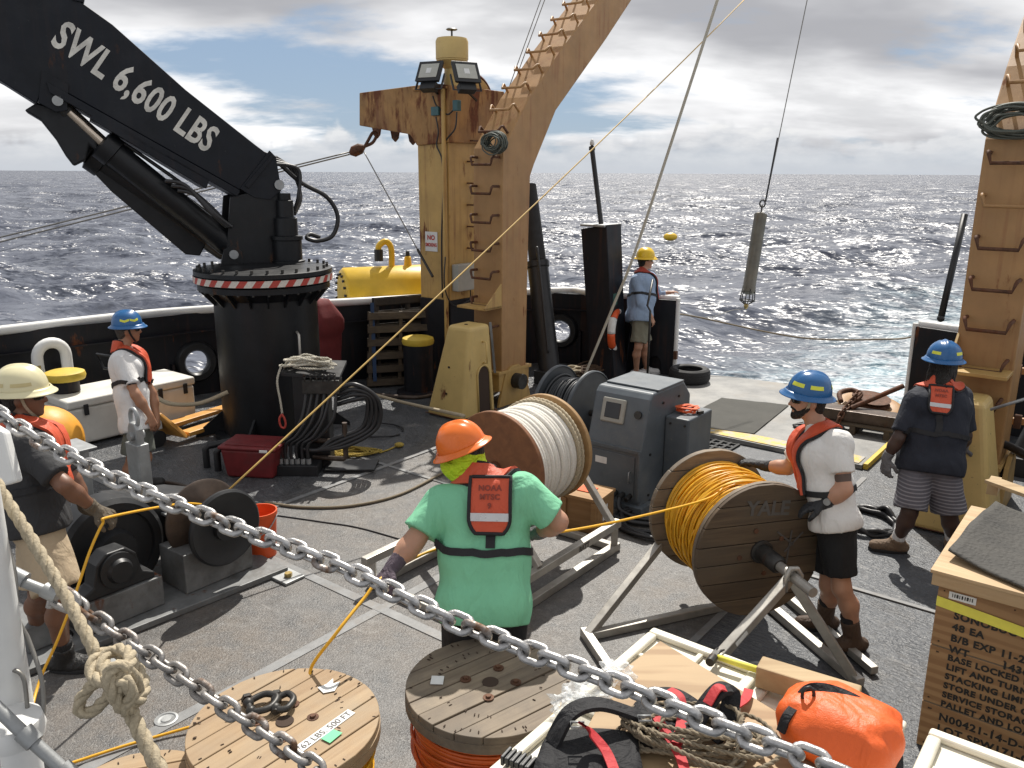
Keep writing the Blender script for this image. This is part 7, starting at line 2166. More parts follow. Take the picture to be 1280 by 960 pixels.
# ------------------------------------------------------------------ lines and wires
def line(pts, r, mat, name, label, cat='line', sag=0.0, n=8):
    P = spline(pts, 14) if len(pts) > 2 else [pts[0] + (pts[1] - pts[0]) * (i / 24) - UP * (sag * 4 * (i / 24) * (1 - i / 24)) for i in range(25)]
    mb = MB(); mb.tube(P, r, n); return tag(mb.build(name, mat, smooth=True), label, cat)
DRUM_TOP = SW(-5.02, 3.0, 0.62)
line([DRUM_TOP, T(932, -2, 12.5)], 0.0075, 'cable_tan', 'tow_line', 'taut yellow line rising from the winch drum to the frame top', sag=0.06)
line([G(728, 476, 0.05), T(766, 384, 11.5), T(800, 297, 11.1), T(900, -10, 10.0)], 0.019, 'rope_white', 'hauling_rope', 'thick grey rope rising from the net heap to the frame top', n=10)
line([T(1010, -5, 13.0), T(958, 248, 13.6)], 0.008, 'wire_steel', 'lifting_wire', 'thin wire holding the hanging steel instrument')
line([T(972, 172, 13.3), T(957, 252, 13.6)], 0.014, 'black_cable', 'lifting_strop', 'dark strop at the lower end of the instrument wire')
line([SG_L + UP * 0.92, T(870, 396, 12.4), T(1000, 422, 12.0), T(1110, 424, 11.3), SG_R + UP * 0.98], 0.012, 'rope_dirty', 'stern_line', 'safety line sagging across the stern opening')
# steel instrument
i0, i1 = T(951, 268, 13.6), T(934, 374, 13.6)
IN = thing('steel_instrument', 'steel cylinder instrument hanging over the sea behind the stern', 'instrument', i1)
ax = (i1 - i0).normalized()
mb = MB(); L = (i1 - i0).length; mb.lathe(i0, ax, [(0.0, -0.02), (0.07, -0.02), (0.105, 0.0), (0.108, 0.03), (0.102, 0.05), (0.102, L - 0.22), (0.108, L - 0.2), (0.108, L - 0.12), (0.09, L - 0.1), (0.05, L - 0.08), (0.0, L - 0.08)], 32); mb.build('housing', 'steel_tube', IN, smooth=True, auto=30)
mb = MB(); mb.tube([i0 - ax * 0.02, i0 - ax * 0.16], 0.014, 8); mb.tube([i0 - ax * 0.18 + V((0.045 * math.cos(a), 0, 0.06 * math.sin(a))) for a in [i * 0.63 for i in range(10)]], 0.013, 8, closed=True); mb.build('lifting_shackle', 'dark_steel', IN, smooth=True)
x, y, _ = basis(ax)
for i in range(6):
    a = i * math.pi / 3; e = x * math.cos(a) + y * math.sin(a)
    mb = MB(); mb.tube([i0 + ax * (L - 0.16) + e * 0.105, i0 + ax * (L + 0.02) + e * 0.12, i0 + ax * (L + 0.08) + e * 0.04], 0.009, 6); mb.build('cage_bar', 'dark_steel', IN, smooth=True)
mb = MB(); mb.lathe(i0 + ax * (L + 0.02), ax, [(0.112, -0.008), (0.128, -0.008), (0.128, 0.008), (0.112, 0.008)], 28, closed_prof=True); mb.build('cage_ring', 'dark_steel', IN)
mb = MB(); mb.lathe(i0 + ax * (L + 0.07), ax, [(0.0, 0), (0.035, 0.01), (0.04, 0.05), (0.02, 0.09), (0.0, 0.1)], 14); mb.build('swivel', 'brass', IN, smooth=True)
line([i0 + ax * (L + 0.16), T(915, 388, 13.4), T(890, 396, 13.0), T(870, 396, 12.45)], 0.006, 'wire_steel', 'tether_line', 'thin tether from the instrument foot toward the stern panel')
# yellow float adrift
sb = G(838, 296, SEA + 0.15)
o = MB(); o.sphere(sb, 0.42, 20, 12, sc=(1.3, 1, 0.75)); tag(o.build('sea_float', 'bright_yellow', smooth=True), 'small yellow float adrift on the sea beyond the yellow hat', 'float')
# wires at the left and at the post's outboard arm
eye = T(468, 172, 11.6)
BL = thing('wire_block', 'rusty wire block on a shackle under the post arm', 'block', T(448, 187, 11.6))
b0, b1 = T(456, 183, 11.6), T(437, 192, 11.6)
mb = MB(); mb.tube([b0, b0 + (b1 - b0) * 0.3, b0 + (b1 - b0) * 0.75, b1], 0.06, 12, rf=lambda t: 0.4 + 1.0 * math.sin(math.pi * min(1, max(0, t)))); mb.build('block_shell', 'rusty_steel', BL, smooth=True)
mb = MB(); mb.tube(spline([b0, T(460, 176, 11.6), T(466, 166, 11.6), T(471, 168, 11.6), T(466, 178, 11.6), b0]), 0.022, 8); mb.build('shackle', 'rusty_steel', BL, smooth=True)
for i, dv in enumerate((0, 3)):
    line([b1 + UP * (0.02 - 0.03 * i), T(-30, 304 + 2 * dv, 10.6)], 0.010, 'wire_steel', 'guy_wire', ('upper' if i == 0 else 'lower') + ' guy wire from the post arm past the crane to the left edge', 'wire')
line([T(455, 190, 11.6), T(522, 312, 11.2)], 0.008, 'wire_steel', 'stay_wire', 'thin stay wire slanting from the block down to the yellow post', 'wire')
line([T(522, 312, 11.2), T(541, 346, 11.05)], 0.018, 'dark_steel', 'stay_tensioner', 'short tensioner joining the stay wire to the yellow post', 'tensioner')
for i in range(2):
    line([T(618 + i * 4, 160, 10.7), T(678 + i * 5, -6, 10.9)], 0.006, 'wire_steel', 'frame_wire', ('left' if i == 0 else 'right') + ' of two wires rising beside the left leg', 'wire')
# ropes along the deck
line([G(332, 628, 0.015), G(380, 634, 0.015), G(440, 632, 0.015), G(500, 618, 0.015), G(556, 590, 0.02), G(590, 575, 0.02)], 0.013, 'rope_dirty', 'deck_rope', 'tan rope curving across the deck behind the man in green', 'rope')
line([G(436, 484, 0.45), G(500, 502, 0.25), G(580, 520, 0.5)], 0.02, 'rope_tan', 'deck_rope', 'pale rope stretched from the valve stand to the white reel', 'rope')
line([G(196, 497, 0.55), G(215, 505, 0.50), G(250, 504, 0.50), G(285, 490, 0.6)], 0.024, 'rope_tan', 'deck_hose', 'pale hose hanging between the ice chest man and the crane', 'hose')
line([G(330, 642, 0.006), G(400, 652, 0.006), G(450, 660, 0.006), G(520, 680, 0.006)], 0.006, 'black_cable', 'deck_line', 'thin black cord lying along the deck seam', 'cord')
line([G(455, 492, 0.02), G(520, 497, 0.02), G(560, 488, 0.02)], 0.03, 'brown_steel', 'deck_pipe', 'rusty pipe along the deck in front of the bollard', 'pipe')
line([G(286, 630, 0.03), G(225, 606, 0.03), G(190, 603, 0.03)], 0.02, 'brown_steel', 'deck_bar', 'brown bar lying on deck behind the winch', 'bar')
coil(G(476, 540), UP, 0.26, 1, 0.010, 'black_cable', 'cable_loop', 'single black cable loop flat on deck near the left pedestal', 'cable', k=1, jit=0.1, seed=16, flat_z=0.0)
coil(G(700, 480), UP, 0.3, 2, 0.014, 'black_cable', 'cable_loop', 'black cable loops on the deck at the left leg foot', 'cable', k=1, jit=0.2, seed=17, flat_z=0.0)
# shackle on the pale reel
SHK = thing('bow_shackle', 'heavy black bow shackle lying on the pale wooden reel', 'shackle', G(335, 875, 0.765))
zz = 0.765
A_, B_ = G(312, 880, zz + 0.025), G(340, 868, zz + 0.03)
for (u0, v0, u1, v1) in ((312, 884, 345, 872), (345, 880, 366, 874)):
    a, b = G(u0, v0, zz + 0.018), G(u1, v1, zz + 0.03)
    d = (b - a).normalized(); s = V((-d.y, d.x, 0)); L = (b - a).length
    mb = MB(); mb.tube(spline([a - s * 0.03, a + d * L * 0.2 - s * 0.045, a + d * L * 0.7 - s * 0.05, a + d * L * 1.05, a + d * L * 0.7 + s * 0.05, a + d * L * 0.2 + s * 0.045, a + s * 0.03], 6), 0.014, 10); mb.build('bow', 'dark_steel', SHK, smooth=True)
    mb = MB(); mb.cyl(a - s * 0.055, a + s * 0.055, 0.013, n=12); mb.cyl(a + s * 0.05, a + s * 0.07, 0.024, n=6); mb.build('pin', 'dark_steel', SHK, smooth=True, auto=40)
    for sg in (-1, 1):
        mb = MB(); mb.sphere(a + s * 0.03 * sg, 0.023, 12, 8); mb.build('eye', 'dark_steel', SHK, smooth=True)
# ------------------------------------------------------------------ figures: smooth implicit bodies meshed with surface nets
def A3(p): return np.array((p[0], p[1], p[2]), dtype=np.float64)
class Field:
    def __init__(self, k=0.03):
        self.pr = []; self.k = k; self.cuts = []; self.wr = None
    def cone(self, a, b, ra, rb=None, k=None):
        self.pr.append(('c', A3(a), A3(b), ra, ra if rb is None else rb, self.k if k is None else k)); return self
    def ell(self, c, ax, rad, k=None):
        self.pr.append(('e', A3(c), np.array([A3(x) for x in ax]), np.array(rad, dtype=np.float64), self.k if k is None else k)); return self
    def clipped(self, a, b, ra, rb, n, k=None):
        """cone cut flat past b along n"""
        self.pr.append(('s', A3(a), A3(b), ra, rb, A3(n), self.k if k is None else k)); return self
    def cut(self, p, n):
        """remove everything on the n side of p"""
        self.cuts.append((A3(p), A3(V(n).normalized()))); return self
    def one(self, q, P):
        if q[0] in 'cs':
            a, b, ra, rb = q[1:5]
            ab = b - a; L = max(ab @ ab, 1e-9)
            t = np.clip(((P - a) @ ab) / L, 0, 1)
            d = np.linalg.norm(P - (a + t[..., None] * ab), axis=-1) - (ra + (rb - ra) * t)
            if q[0] == 's':
                d = np.maximum(d, (P - b) @ q[5])
            return d
        loc = (P - q[1]) @ q[2].T / q[3]
        r = np.linalg.norm(loc, axis=-1)
        g = np.linalg.norm(loc / q[3], axis=-1)
        return r * (r - 1) / np.maximum(g, 1e-6)
    def bounds(self, q):
        if q[0] in 'cs':
            r = max(q[3], q[4]); return np.minimum(q[1], q[2]) - r, np.maximum(q[1], q[2]) + r
        r = q[3].max(); return q[1] - r, q[1] + r
    def eval(self, P):
        P = np.asarray(P, dtype=np.float64)
        d = np.full(P.shape[:-1], 9.0)
        for q in self.pr:
            d = self.smin(d, self.one(q, P), q[-1])
        if self.wr: d = d + self.wr(P)
        for p, n in self.cuts: d = np.maximum(d, (P - p) @ n)
        return d
    @staticmethod
    def smin(a, b, k):
        h = np.clip(0.5 + 0.5 * (b - a) / k, 0, 1)
        return b * (1 - h) + a * h - k * h * (1 - h)
    def grad(self, p, e=0.004):
        P = np.array([A3(p) + e * s * np.eye(3)[i] for i in range(3) for s in (1, -1)])
        d = self.eval(P)
        g = V((d[0] - d[1], d[2] - d[3], d[4] - d[5]))
        return g.normalized() if g.length > 1e-9 else V((0, 0, 1))
    def hit(self, o, d, tmax=20.0, off=0.0):
        """sphere-trace from o along d"""
        o, d = A3(o), A3(V(d).normalized()); t = 0.0
        for _ in range(160):
            s = float(self.eval((o + d * t)[None])[0]) - off
            if s < 0.0008: return V(o + d * t)
            t += s * 0.85
            if t > tmax: return None
        return V(o + d * t)
    def mesh(self, h):
        lo = np.min([self.bounds(q)[0] for q in self.pr], axis=0) - 3 * h - 0.02
        hi = np.max([self.bounds(q)[1] for q in self.pr], axis=0) + 3 * h + 0.02
        n = np.ceil((hi - lo) / h).astype(int) + 1
        F = np.full(n, 9.0, dtype=np.float32)
        xs = [lo[i] + h * np.arange(n[i]) for i in range(3)]
        for q in self.pr:
            a, b = self.bounds(q); m = q[-1] + 0.04
            i0 = np.maximum(np.floor((a - m - lo) / h).astype(int), 0); i1 = np.minimum(np.ceil((b + m - lo) / h).astype(int) + 1, n)
            G3 = np.stack(np.meshgrid(*[xs[i][i0[i]:i1[i]] for i in range(3)], indexing='ij'), -1)
            sl = tuple(slice(i0[i], i1[i]) for i in range(3))
            F[sl] = self.smin(F[sl], self.one(q, G3), q[-1])
        near = np.abs(F) < 0.08
        idx = np.argwhere(near)
        P = lo + idx * h
        dv = np.zeros(len(P))
        if self.wr: dv = self.wr(P)
        vals = F[near] + dv
        for p, nn in self.cuts: vals = np.maximum(vals, (P - p) @ nn)
        F[near] = vals
        if self.cuts:
            far = (~near) & (F < 0)
            idx = np.argwhere(far); P = lo + idx * h; v2 = F[far].astype(np.float64)
            for p, nn in self.cuts: v2 = np.maximum(v2, (P - p) @ nn)
            F[far] = v2
        return surface_nets(F, lo, h)
def surface_nets(F, lo, h):
    n = np.array(F.shape)
    S = F < 0
    c = n - 1
    cnt = np.zeros(c, np.int8)
    offs = [(i, j, k) for i in (0, 1) for j in (0, 1) for k in (0, 1)]
    for o in offs: cnt += S[o[0]:o[0] + c[0], o[1]:o[1] + c[1], o[2]:o[2] + c[2]]
    act = (cnt > 0) & (cnt < 8)
    ids = np.full(c, -1, np.int64); cells = np.argwhere(act); ids[act] = np.arange(len(cells))
    pos = np.zeros((len(cells), 3)); num = np.zeros(len(cells))
    for ax in range(3):
        for o in offs:
            if o[ax]: continue
            a = cells + np.array(o); b = a.copy(); b[:, ax] += 1
            fa, fb = F[a[:, 0], a[:, 1], a[:, 2]], F[b[:, 0], b[:, 1], b[:, 2]]
            m = (fa < 0) != (fb < 0)
            t = fa[m] / (fa[m] - fb[m])
            p = a[m].astype(float); p[:, ax] += t
            pos[m] += p; num[m] += 1
    pos /= num[:, None]
    V_ = lo + pos * h
    quads = []
    for ax in range(3):
        sl0 = [slice(None)] * 3; sl1 = [slice(None)] * 3
        sl0[ax] = slice(0, -1); sl1[ax] = slice(1, None)
        ch = S[tuple(sl0)] != S[tuple(sl1)]
        e = np.argwhere(ch)
        u, v = (ax + 1) % 3, (ax + 2) % 3
        ok = (e[:, u] > 0) & (e[:, v] > 0) & (e[:, u] < n[u] - 1) & (e[:, v] < n[v] - 1)
        e = e[ok]
        inside = S[e[:, 0], e[:, 1], e[:, 2]]
        def cid(du, dv):
            q = e.copy(); q[:, u] += du; q[:, v] += dv
            return ids[q[:, 0], q[:, 1], q[:, 2]]
        q = np.stack([cid(-1, -1), cid(0, -1), cid(0, 0), cid(-1, 0)], -1)
        q[~inside] = q[~inside][:, ::-1]
        quads.append(q)
    Q = np.concatenate(quads); Q = Q[(Q >= 0).all(1)]
    return V_, Q
def sdf_obj(field, name, mat, parent, h, smooth_it=2):
    vs, q = field.mesh(h)
    if smooth_it:
        # light Laplacian smoothing to take the grid out
        e = np.concatenate([q[:, [0, 1]], q[:, [1, 2]], q[:, [2, 3]], q[:, [3, 0]]])
        for _ in range(smooth_it):
            acc = np.zeros_like(vs); c = np.zeros(len(vs))
            for a, b in ((0, 1), (1, 0)):
                np.add.at(acc, e[:, a], vs[e[:, b]]); np.add.at(c, e[:, a], 1)
            vs = vs * 0.5 + 0.5 * acc / np.maximum(c, 1)[:, None]
    inv = np.array(XF[parent.name].inverted())
    vs = vs @ inv[:3, :3].T + inv[:3, 3]
    me = bpy.data.meshes.new(name)
    me.vertices.add(len(vs)); me.vertices.foreach_set('co', vs.astype(np.float32).ravel())
    me.loops.add(len(q) * 4); me.loops.foreach_set('vertex_index', q.astype(np.int32).ravel())
    me.polygons.add(len(q)); me.polygons.foreach_set('loop_start', np.arange(0, len(q) * 4, 4, dtype=np.int32)); me.polygons.foreach_set('loop_total', np.full(len(q), 4, np.int32))
    me.update(); me.validate(); me.shade_smooth()
    me.materials.append(MATS[mat] if isinstance(mat, str) else mat)
    o = bpy.data.objects.new(name, me); col.objects.link(o); o.parent = parent
    XF[o.name] = XF[parent.name]
    return o
def wrinkle(amp, seed, freq=(17, 17, 9)):
    rng = np.random.default_rng(seed)
    K = rng.normal(0, 1, (7, 3)) * np.array(freq); ph = rng.random(7) * 6.28; am = rng.uniform(0.4, 1, 7)
    K2 = rng.normal(0, 1, (5, 3)) * np.array(freq) * 2.4
    def f(P):
        s = np.zeros(P.shape[:-1]); s2 = np.zeros(P.shape[:-1])
        w_ = 0.9 * np.sin(P @ (K[0] * 0.6) + ph[1])
        for i in range(7): s += am[i] * np.sin(P @ K[i] + ph[i] + w_)
        for i in range(5): s2 += np.sin(P @ K2[i] + ph[i] + 1.4 * w_)
        gate = 0.5 + 0.5 * np.sin(P @ (K[3] * 0.5) + ph[2])
        return amp * (-np.abs(s) / 2.2 + 0.45) + amp * 0.35 * s2 / 2.0 * gate
    return f
def strip(name, mat, parent, pts, nrms, w_, th, closed=False, taper=None):
    """flat strap lying on a surface: pts with outward normals"""
    L = len(pts); rows = []
    for i in range(L):
        d = (pts[(i + 1) % L] - pts[i - 1]) if closed else (pts[min(i + 1, L - 1)] - pts[max(i - 1, 0)])
        d.normalize(); n = nrms[i]; s = d.cross(n).normalized()
        ww = w_ * (taper(i / max(1, L - 1)) if taper else 1)
        p = pts[i]
        rows.append([p + s * ww / 2 + n * th, p - s * ww / 2 + n * th, p - s * ww / 2 - n * th * 0.5, p + s * ww / 2 - n * th * 0.5, p + s * ww / 2 + n * th])
    if closed: rows.append(rows[0])
    mb = MB(); mb.grid(rows)
    return mb.build(name, mat, parent, smooth=True, auto=45)
def on_surf(field, pts, off=0.006):
    """pull points on to the surface of a field; returns points and normals"""
    P, N = [], []
    for p in pts:
        p = V(p)
        for _ in range(6):
            d = float(field.eval(A3(p)[None])[0]); n = field.grad(p)
            p = p - n * d
        P.append(p + n * off); N.append(n)
    for _ in range(2):
        N = [(N[max(i - 1, 0)] + N[i] * 2 + N[min(i + 1, len(N) - 1)]).normalized() for i in range(len(N))]
    return P, N
for nm, c in (('skin_light', (0.47, 0.25, 0.16)), ('skin_tan', (0.36, 0.18, 0.105)), ('skin_brown', (0.20, 0.095, 0.055)), ('skin_dark', (0.062, 0.032, 0.022))):
    m, k = newmat(nm)
    o = obco(k)
    n = k.noise(o, 16.0, 4.0, 0.6)
    finish(k, k.mix(n, sc3(c, 0.78), sc3(c, 1.15)), 0.5, 0.0, k.noise(o, 180.0, 2.0), 0.12, 0.002, Subsurface_Weight=0.08, Subsurface_Scale=0.01)
cloth('tee_white', (0.72, 0.71, 0.70), fold=0.42, fscale=8)
cloth('tee_white_dirty', (0.74, 0.72, 0.69), fold=0.42, fscale=8)
cloth('tee_green', (0.22, 0.58, 0.35), fold=0.45, fscale=7)
cloth('tee_grey', (0.030, 0.030, 0.032), fold=0.4, fscale=8)
cloth('tee_navy', (0.016, 0.019, 0.030), fold=0.4, fscale=8)
cloth('shirt_blue', (0.30, 0.40, 0.56), fold=0.45, fscale=8)
cloth('shorts_black', (0.010, 0.010, 0.011), fold=0.4)
cloth('shorts_khaki', (0.46, 0.36, 0.24), fold=0.45)
cloth('shorts_olive', (0.20, 0.19, 0.14), fold=0.4)
cloth('shorts_sage', (0.13, 0.14, 0.12), fold=0.4)
cloth('shorts_striped', (0.115, 0.108, 0.125), fold=0.35, stripes=(230.0, (0.27, 0.26, 0.28), 0.62))
cloth('vest_orange', (0.62, 0.09, 0.035), 0.6, 0.35, 9)
cloth('vest_orange_dark', (0.42, 0.06, 0.04), 0.65, 0.35, 9)
cloth('vest_black', (0.013, 0.013, 0.015), 0.7, 0.2, 12)
plain('reflective', (0.62, 0.62, 0.62), 0.3, 0.3)
cloth('gaiter_lime', (0.56, 0.78, 0.02), 0.7, 0.9, 14, stretch=(0.6, 0.6, 1.4))
cloth('glove_tan', (0.13, 0.105, 0.075), 0.85, 0.4, 30)
cloth('glove_grey', (0.16, 0.155, 0.16), 0.8, 0.4, 30)
cloth('glove_black', (0.022, 0.023, 0.026), 0.6, 0.4, 30)
cloth('glove_purple', (0.10, 0.075, 0.095), 0.85, 0.4, 30)
cloth('boot_black', (0.018, 0.017, 0.016), 0.55, 0.3, 25)
cloth('boot_brown', (0.075, 0.045, 0.028), 0.7, 0.3, 25)
cloth('boot_tan', (0.16, 0.105, 0.065), 0.75, 0.3, 25)
cloth('shoe_white', (0.62, 0.61, 0.60), 0.6, 0.2, 25)
cloth('sock_white', (0.70, 0.69, 0.68), 0.9, 0.3, 40)
cloth('sock_black', (0.02, 0.02, 0.022), 0.9, 0.3, 40)
cloth('hair_dark', (0.022, 0.017, 0.013), 0.6, 0.9, 30, stretch=(3, 3, 0.5))
cloth('hair_grey', (0.10, 0.085, 0.07), 0.6, 0.9, 30, stretch=(3, 3, 0.5))
paint('hat_orange', (0.80, 0.17, 0.02), 0.28, var=0.08, scale=4, bump=0.03)
paint('hat_blue', (0.02, 0.115, 0.30), 0.28, var=0.12, scale=5, bump=0.03)
paint('hat_cream', (0.72, 0.66, 0.42), 0.32, var=0.08, scale=5, bump=0.03)
paint('hat_yellow', (0.80, 0.52, 0.02), 0.28, var=0.08, scale=4, bump=0.03)
plain('hat_tape', (0.72, 0.74, 0.06), 0.4)
plain('hat_tape_dull', (0.60, 0.50, 0.25), 0.5)
plain('flap_ink', (0.27, 0.05, 0.03), 0.7)
plain('lens_black', (0.008, 0.008, 0.009), 0.1)
plain('watch', (0.05, 0.05, 0.055), 0.3, 0.5)
plain('tattoo', (0.10, 0.065, 0.05), 0.6)

def hand_prims(f, w_, d, n, s, curl, sz=1.0, fat=0.0, spread=0.0):
    """w_ wrist, d along the hand, n palm normal (fingers curl toward it), s toward the thumb"""
    w_, d, n, s = V(w_), V(d).normalized(), V(n).normalized(), V(s).normalized()
    f.cone(w_ - d * 0.02 * sz, w_ + d * 0.035 * sz, 0.027 * sz + fat, 0.026 * sz + fat, 0.012)
    for t in (-1, -0.33, 0.33, 1):
        f.cone(w_ + d * 0.03 * sz + s * t * 0.016 * sz, w_ + d * 0.088 * sz + s * t * 0.031 * sz, 0.017 * sz + fat, 0.0135 * sz + fat, 0.01)
    for i, ln in enumerate((0.072, 0.082, 0.076, 0.058)):
        p = w_ + d * 0.088 * sz + s * (0.031 - 0.0205 * i) * sz
        dd = (d + s * (0.10 - 0.07 * i) * (1 + spread)).normalized(); ax = dd.cross(n).normalized()
        a = 0
        for j, fr in enumerate((0.45, 0.32, 0.23)):
            a += curl * (0.75 + 0.35 * j) * (1 + 0.06 * i)
            dj = dd * math.cos(a) + n * math.sin(a)
            q = p + dj * ln * fr * sz
            f.cone(p, q, (0.0098 - 0.0008 * j) * sz + fat, (0.0090 - 0.0008 * j) * sz + fat, 0.004)
            p = q
    p = w_ + d * 0.028 * sz + s * 0.026 * sz + n * 0.008
    for j, (ln, dv) in enumerate(((0.042, d * 0.6 + s * 0.75 + n * 0.25), (0.032, d * 0.85 + s * 0.25 + n * 0.45), (0.026, d * 0.8 - s * 0.05 + n * 0.6))):
        q = p + dv.normalized() * ln * sz
        f.cone(p, q, (0.0140 - 0.0018 * j) * sz + fat, (0.0120 - 0.0016 * j) * sz + fat, 0.007)
        p = q
def hard_hat(root, c, u, f, mat, stripes=None, sz=1.0, ridge=True):
    """full-brim hard hat; c: centre of the head opening"""
    u = V(u).normalized(); f = (V(f) - u * V(f).dot(u)).normalized(); r = f.cross(u)
    def pt(a, rad, z, k=1.0):
        return c + r * (math.sin(a) * rad * 0.93) + f * (math.cos(a) * rad) + u * z
    rows = []
    NA = 48
    for j in range(15):
        t = j / 14 * math.pi / 2
        rows.append([])
        for i in range(NA + 1):
            a = 2 * math.pi * i / NA
            rad = 0.134 * sz * math.cos(t) ** 0.80; z = 0.130 * sz * math.sin(t)
            if ridge:
                x = math.sin(a) * rad
                z += 0.010 * sz * math.exp(-(x / (0.016 * sz)) ** 2) * min(1, math.sin(t) * 2.2) + 0.004 * sz * (math.exp(-((abs(x) - 0.045 * sz) / (0.010 * sz)) ** 2)) * math.sin(t)
            rows[-1].append(pt(a, rad, z))
    mb = MB(); mb.grid(rows)
    hat = mb.build('hard_hat', mat, root, smooth=True)
    rows = []
    for rad, z in ((0.130, 0.0), (0.134, 0.006), (0.140, -0.003), (0.152, -0.013), (0.163, -0.019), (0.166, -0.023), (0.162, -0.025), (0.150, -0.019), (0.130, -0.006)):
        rows.append([pt(2 * math.pi * i / NA, (rad * (1 + 0.07 * max(0, math.cos(2 * math.pi * i / NA)))) * sz, (z - 0.006 * max(0, math.cos(2 * math.pi * i / NA)) * (rad > 0.148)) * sz) for i in range(NA + 1)])
    mb = MB(); mb.grid(rows); mb.build('brim', mat, hat, smooth=True)
    if stripes:
        for a0, a1, z0, z1, zs in stripes[1]:
            rows = []
            for j in range(4):
                rows.append([])
                for i in range(13):
                    a = a0 + (a1 - a0) * i / 12; z = (z0 + (z1 - z0) * j / 3 + zs * abs(i / 12 - 0.5) * 2)
                    t = math.asin(min(0.99, z / 0.130)); rad = 0.1360 * sz * math.cos(t) ** 0.80
                    rows[-1].append(pt(a, rad, z * sz))
            mb = MB(); mb.grid(rows); mb.build('reflective_tape', stripes[0], hat, smooth=True)
    # inner suspension band
    mb = MB(); mb.grid([[pt(2 * math.pi * i / 32, 0.115 * sz, z) for i in range(33)] for z in (0.01, -0.03)]); mb.build('headband', 'vest_black', hat, smooth=True)
    return hat
def person(label, J, o):
    """J: joints as world points. o: style dictionary"""
    sz = o.get('sz', 1.0)
    g = (J['ankL'] + J['ankR']) / 2; g = V((g.x, g.y, o.get('gz', 0.0)))
    root = thing('person', label, 'person', g)
    fwd = V(o['fwd']).normalized(); spine = (J['neck'] - J['pel']).normalized()
    rt = fwd.cross(spine).normalized(); fw = spine.cross(rt).normalized()
    face = V(o['face']).normalized(); hu = V(o.get('hup', (0, 0, 1))).normalized()
    face = (face - hu * face.dot(hu)).normalized(); hr = face.cross(hu)
    H = J['head']
    sk = o['skin']; girth = o.get('girth', 1.0)
    waist = J['pel'] + (J['neck'] - J['pel']) * 0.38
    chest = J['pel'] + (J['neck'] - J['pel']) * 0.72
    shL, shR = J['shL'], J['shR']; hipL = J['pel'] - rt * 0.085 * sz; hipR = J['pel'] + rt * 0.085 * sz
    def torso(f, g_, k):
        b = girth
        f.cone(shL + rt * 0.03, shR - rt * 0.03, 0.066 * sz + g_, k=k)
        f.cone(chest - rt * 0.095 * sz * b + fw * 0.01, chest + rt * 0.095 * sz * b + fw * 0.01, 0.108 * sz * b + g_, k=k)
        f.cone(chest - spine * 0.05 - rt * 0.07, shL - spine * 0.05 + rt * 0.05, 0.08 * sz + g_, 0.062 * sz + g_, k=k)
        f.cone(chest - spine * 0.05 + rt * 0.07, shR - spine * 0.05 - rt * 0.05, 0.08 * sz + g_, 0.062 * sz + g_, k=k)
        f.cone(waist - rt * 0.075 * sz * b + fw * o.get('belly', 0.0) * 0.5, waist + rt * 0.075 * sz * b + fw * o.get('belly', 0.0) * 0.5, 0.102 * sz * b + g_ + o.get('belly', 0.0) * 0.4, k=k)
        f.cone(hipL, hipR, 0.112 * sz * b + g_, k=k)
        for sg in (-1, 1):
            bl = fw * o.get('belly', 0.0) * 0.5
            f.cone(chest + rt * sg * 0.090 * sz * b + fw * 0.01, waist + rt * sg * 0.080 * sz * b + bl, 0.106 * sz * b + g_, 0.104 * sz * b + g_ + o.get('belly', 0.0) * 0.3, k=k)
            f.cone(waist + rt * sg * 0.078 * sz * b + bl, J['pel'] + rt * sg * 0.085 * sz, 0.104 * sz * b + g_ + o.get('belly', 0.0) * 0.3, 0.112 * sz * b + g_, k=k)
        f.cone(J['neck'] - spine * 0.05, J['neck'] + (H - J['neck']) * 0.2, 0.062 * sz + g_ * 0.6, 0.058 * sz + g_ * 0.5, k=k)
    # ---- skin
    B = Field(0.035)
    torso(B, -0.004, 0.05)
    B.cone(J['neck'] - spine * 0.03, H - hu * 0.05 - face * 0.01, 0.062 * sz, 0.052 * sz)
    hs_ = o.get('head', 1.0) * sz
    B.ell(H + hu * 0.022 * hs_ - face * 0.012 * hs_, (hr, face, hu), (0.077 * hs_, 0.098 * hs_, 0.102 * hs_), 0.02)
    B.ell(H + face * 0.022 * hs_ - hu * 0.035 * hs_, (hr, face, hu), (0.062 * hs_, 0.070 * hs_, 0.075 * hs_), 0.03)
    B.cone(H + face * 0.045 * hs_ - hu * 0.075 * hs_, H + face * 0.068 * hs_ - hu * 0.093 * hs_, 0.034 * hs_, 0.024 * hs_, 0.025)
    B.cone(H + face * 0.088 * hs_ + hu * 0.012 * hs_, H + face * 0.110 * hs_ - hu * 0.026 * hs_, 0.010 * hs_, 0.014 * hs_, 0.012)
    for s in (-1, 1):
        B.cone(H + face * 0.097 * hs_ - hu * 0.030 * hs_, H + face * 0.094 * hs_ - hu * 0.030 * hs_ + hr * s * 0.014 * hs_, 0.008 * hs_, 0.007 * hs_, 0.006)
        B.ell(H + hr * s * 0.076 * hs_ - face * 0.012 * hs_ - hu * 0.008 * hs_, (hr, face, hu), (0.011 * hs_, 0.020 * hs_, 0.032 * hs_), 0.008)
        B.cone(H + face * 0.084 * hs_ + hu * 0.026 * hs_ + hr * s * 0.012 * hs_, H + face * 0.070 * hs_ + hu * 0.026 * hs_ + hr * s * 0.045 * hs_, 0.014 * hs_, 0.012 * hs_, 0.012)
        B.cone(H + face * 0.088 * hs_ - hu * 0.058 * hs_, H + face * 0.080 * hs_ - hu * 0.057 * hs_ + hr * s * 0.022 * hs_, 0.010 * hs_, 0.006 * hs_, 0.008)
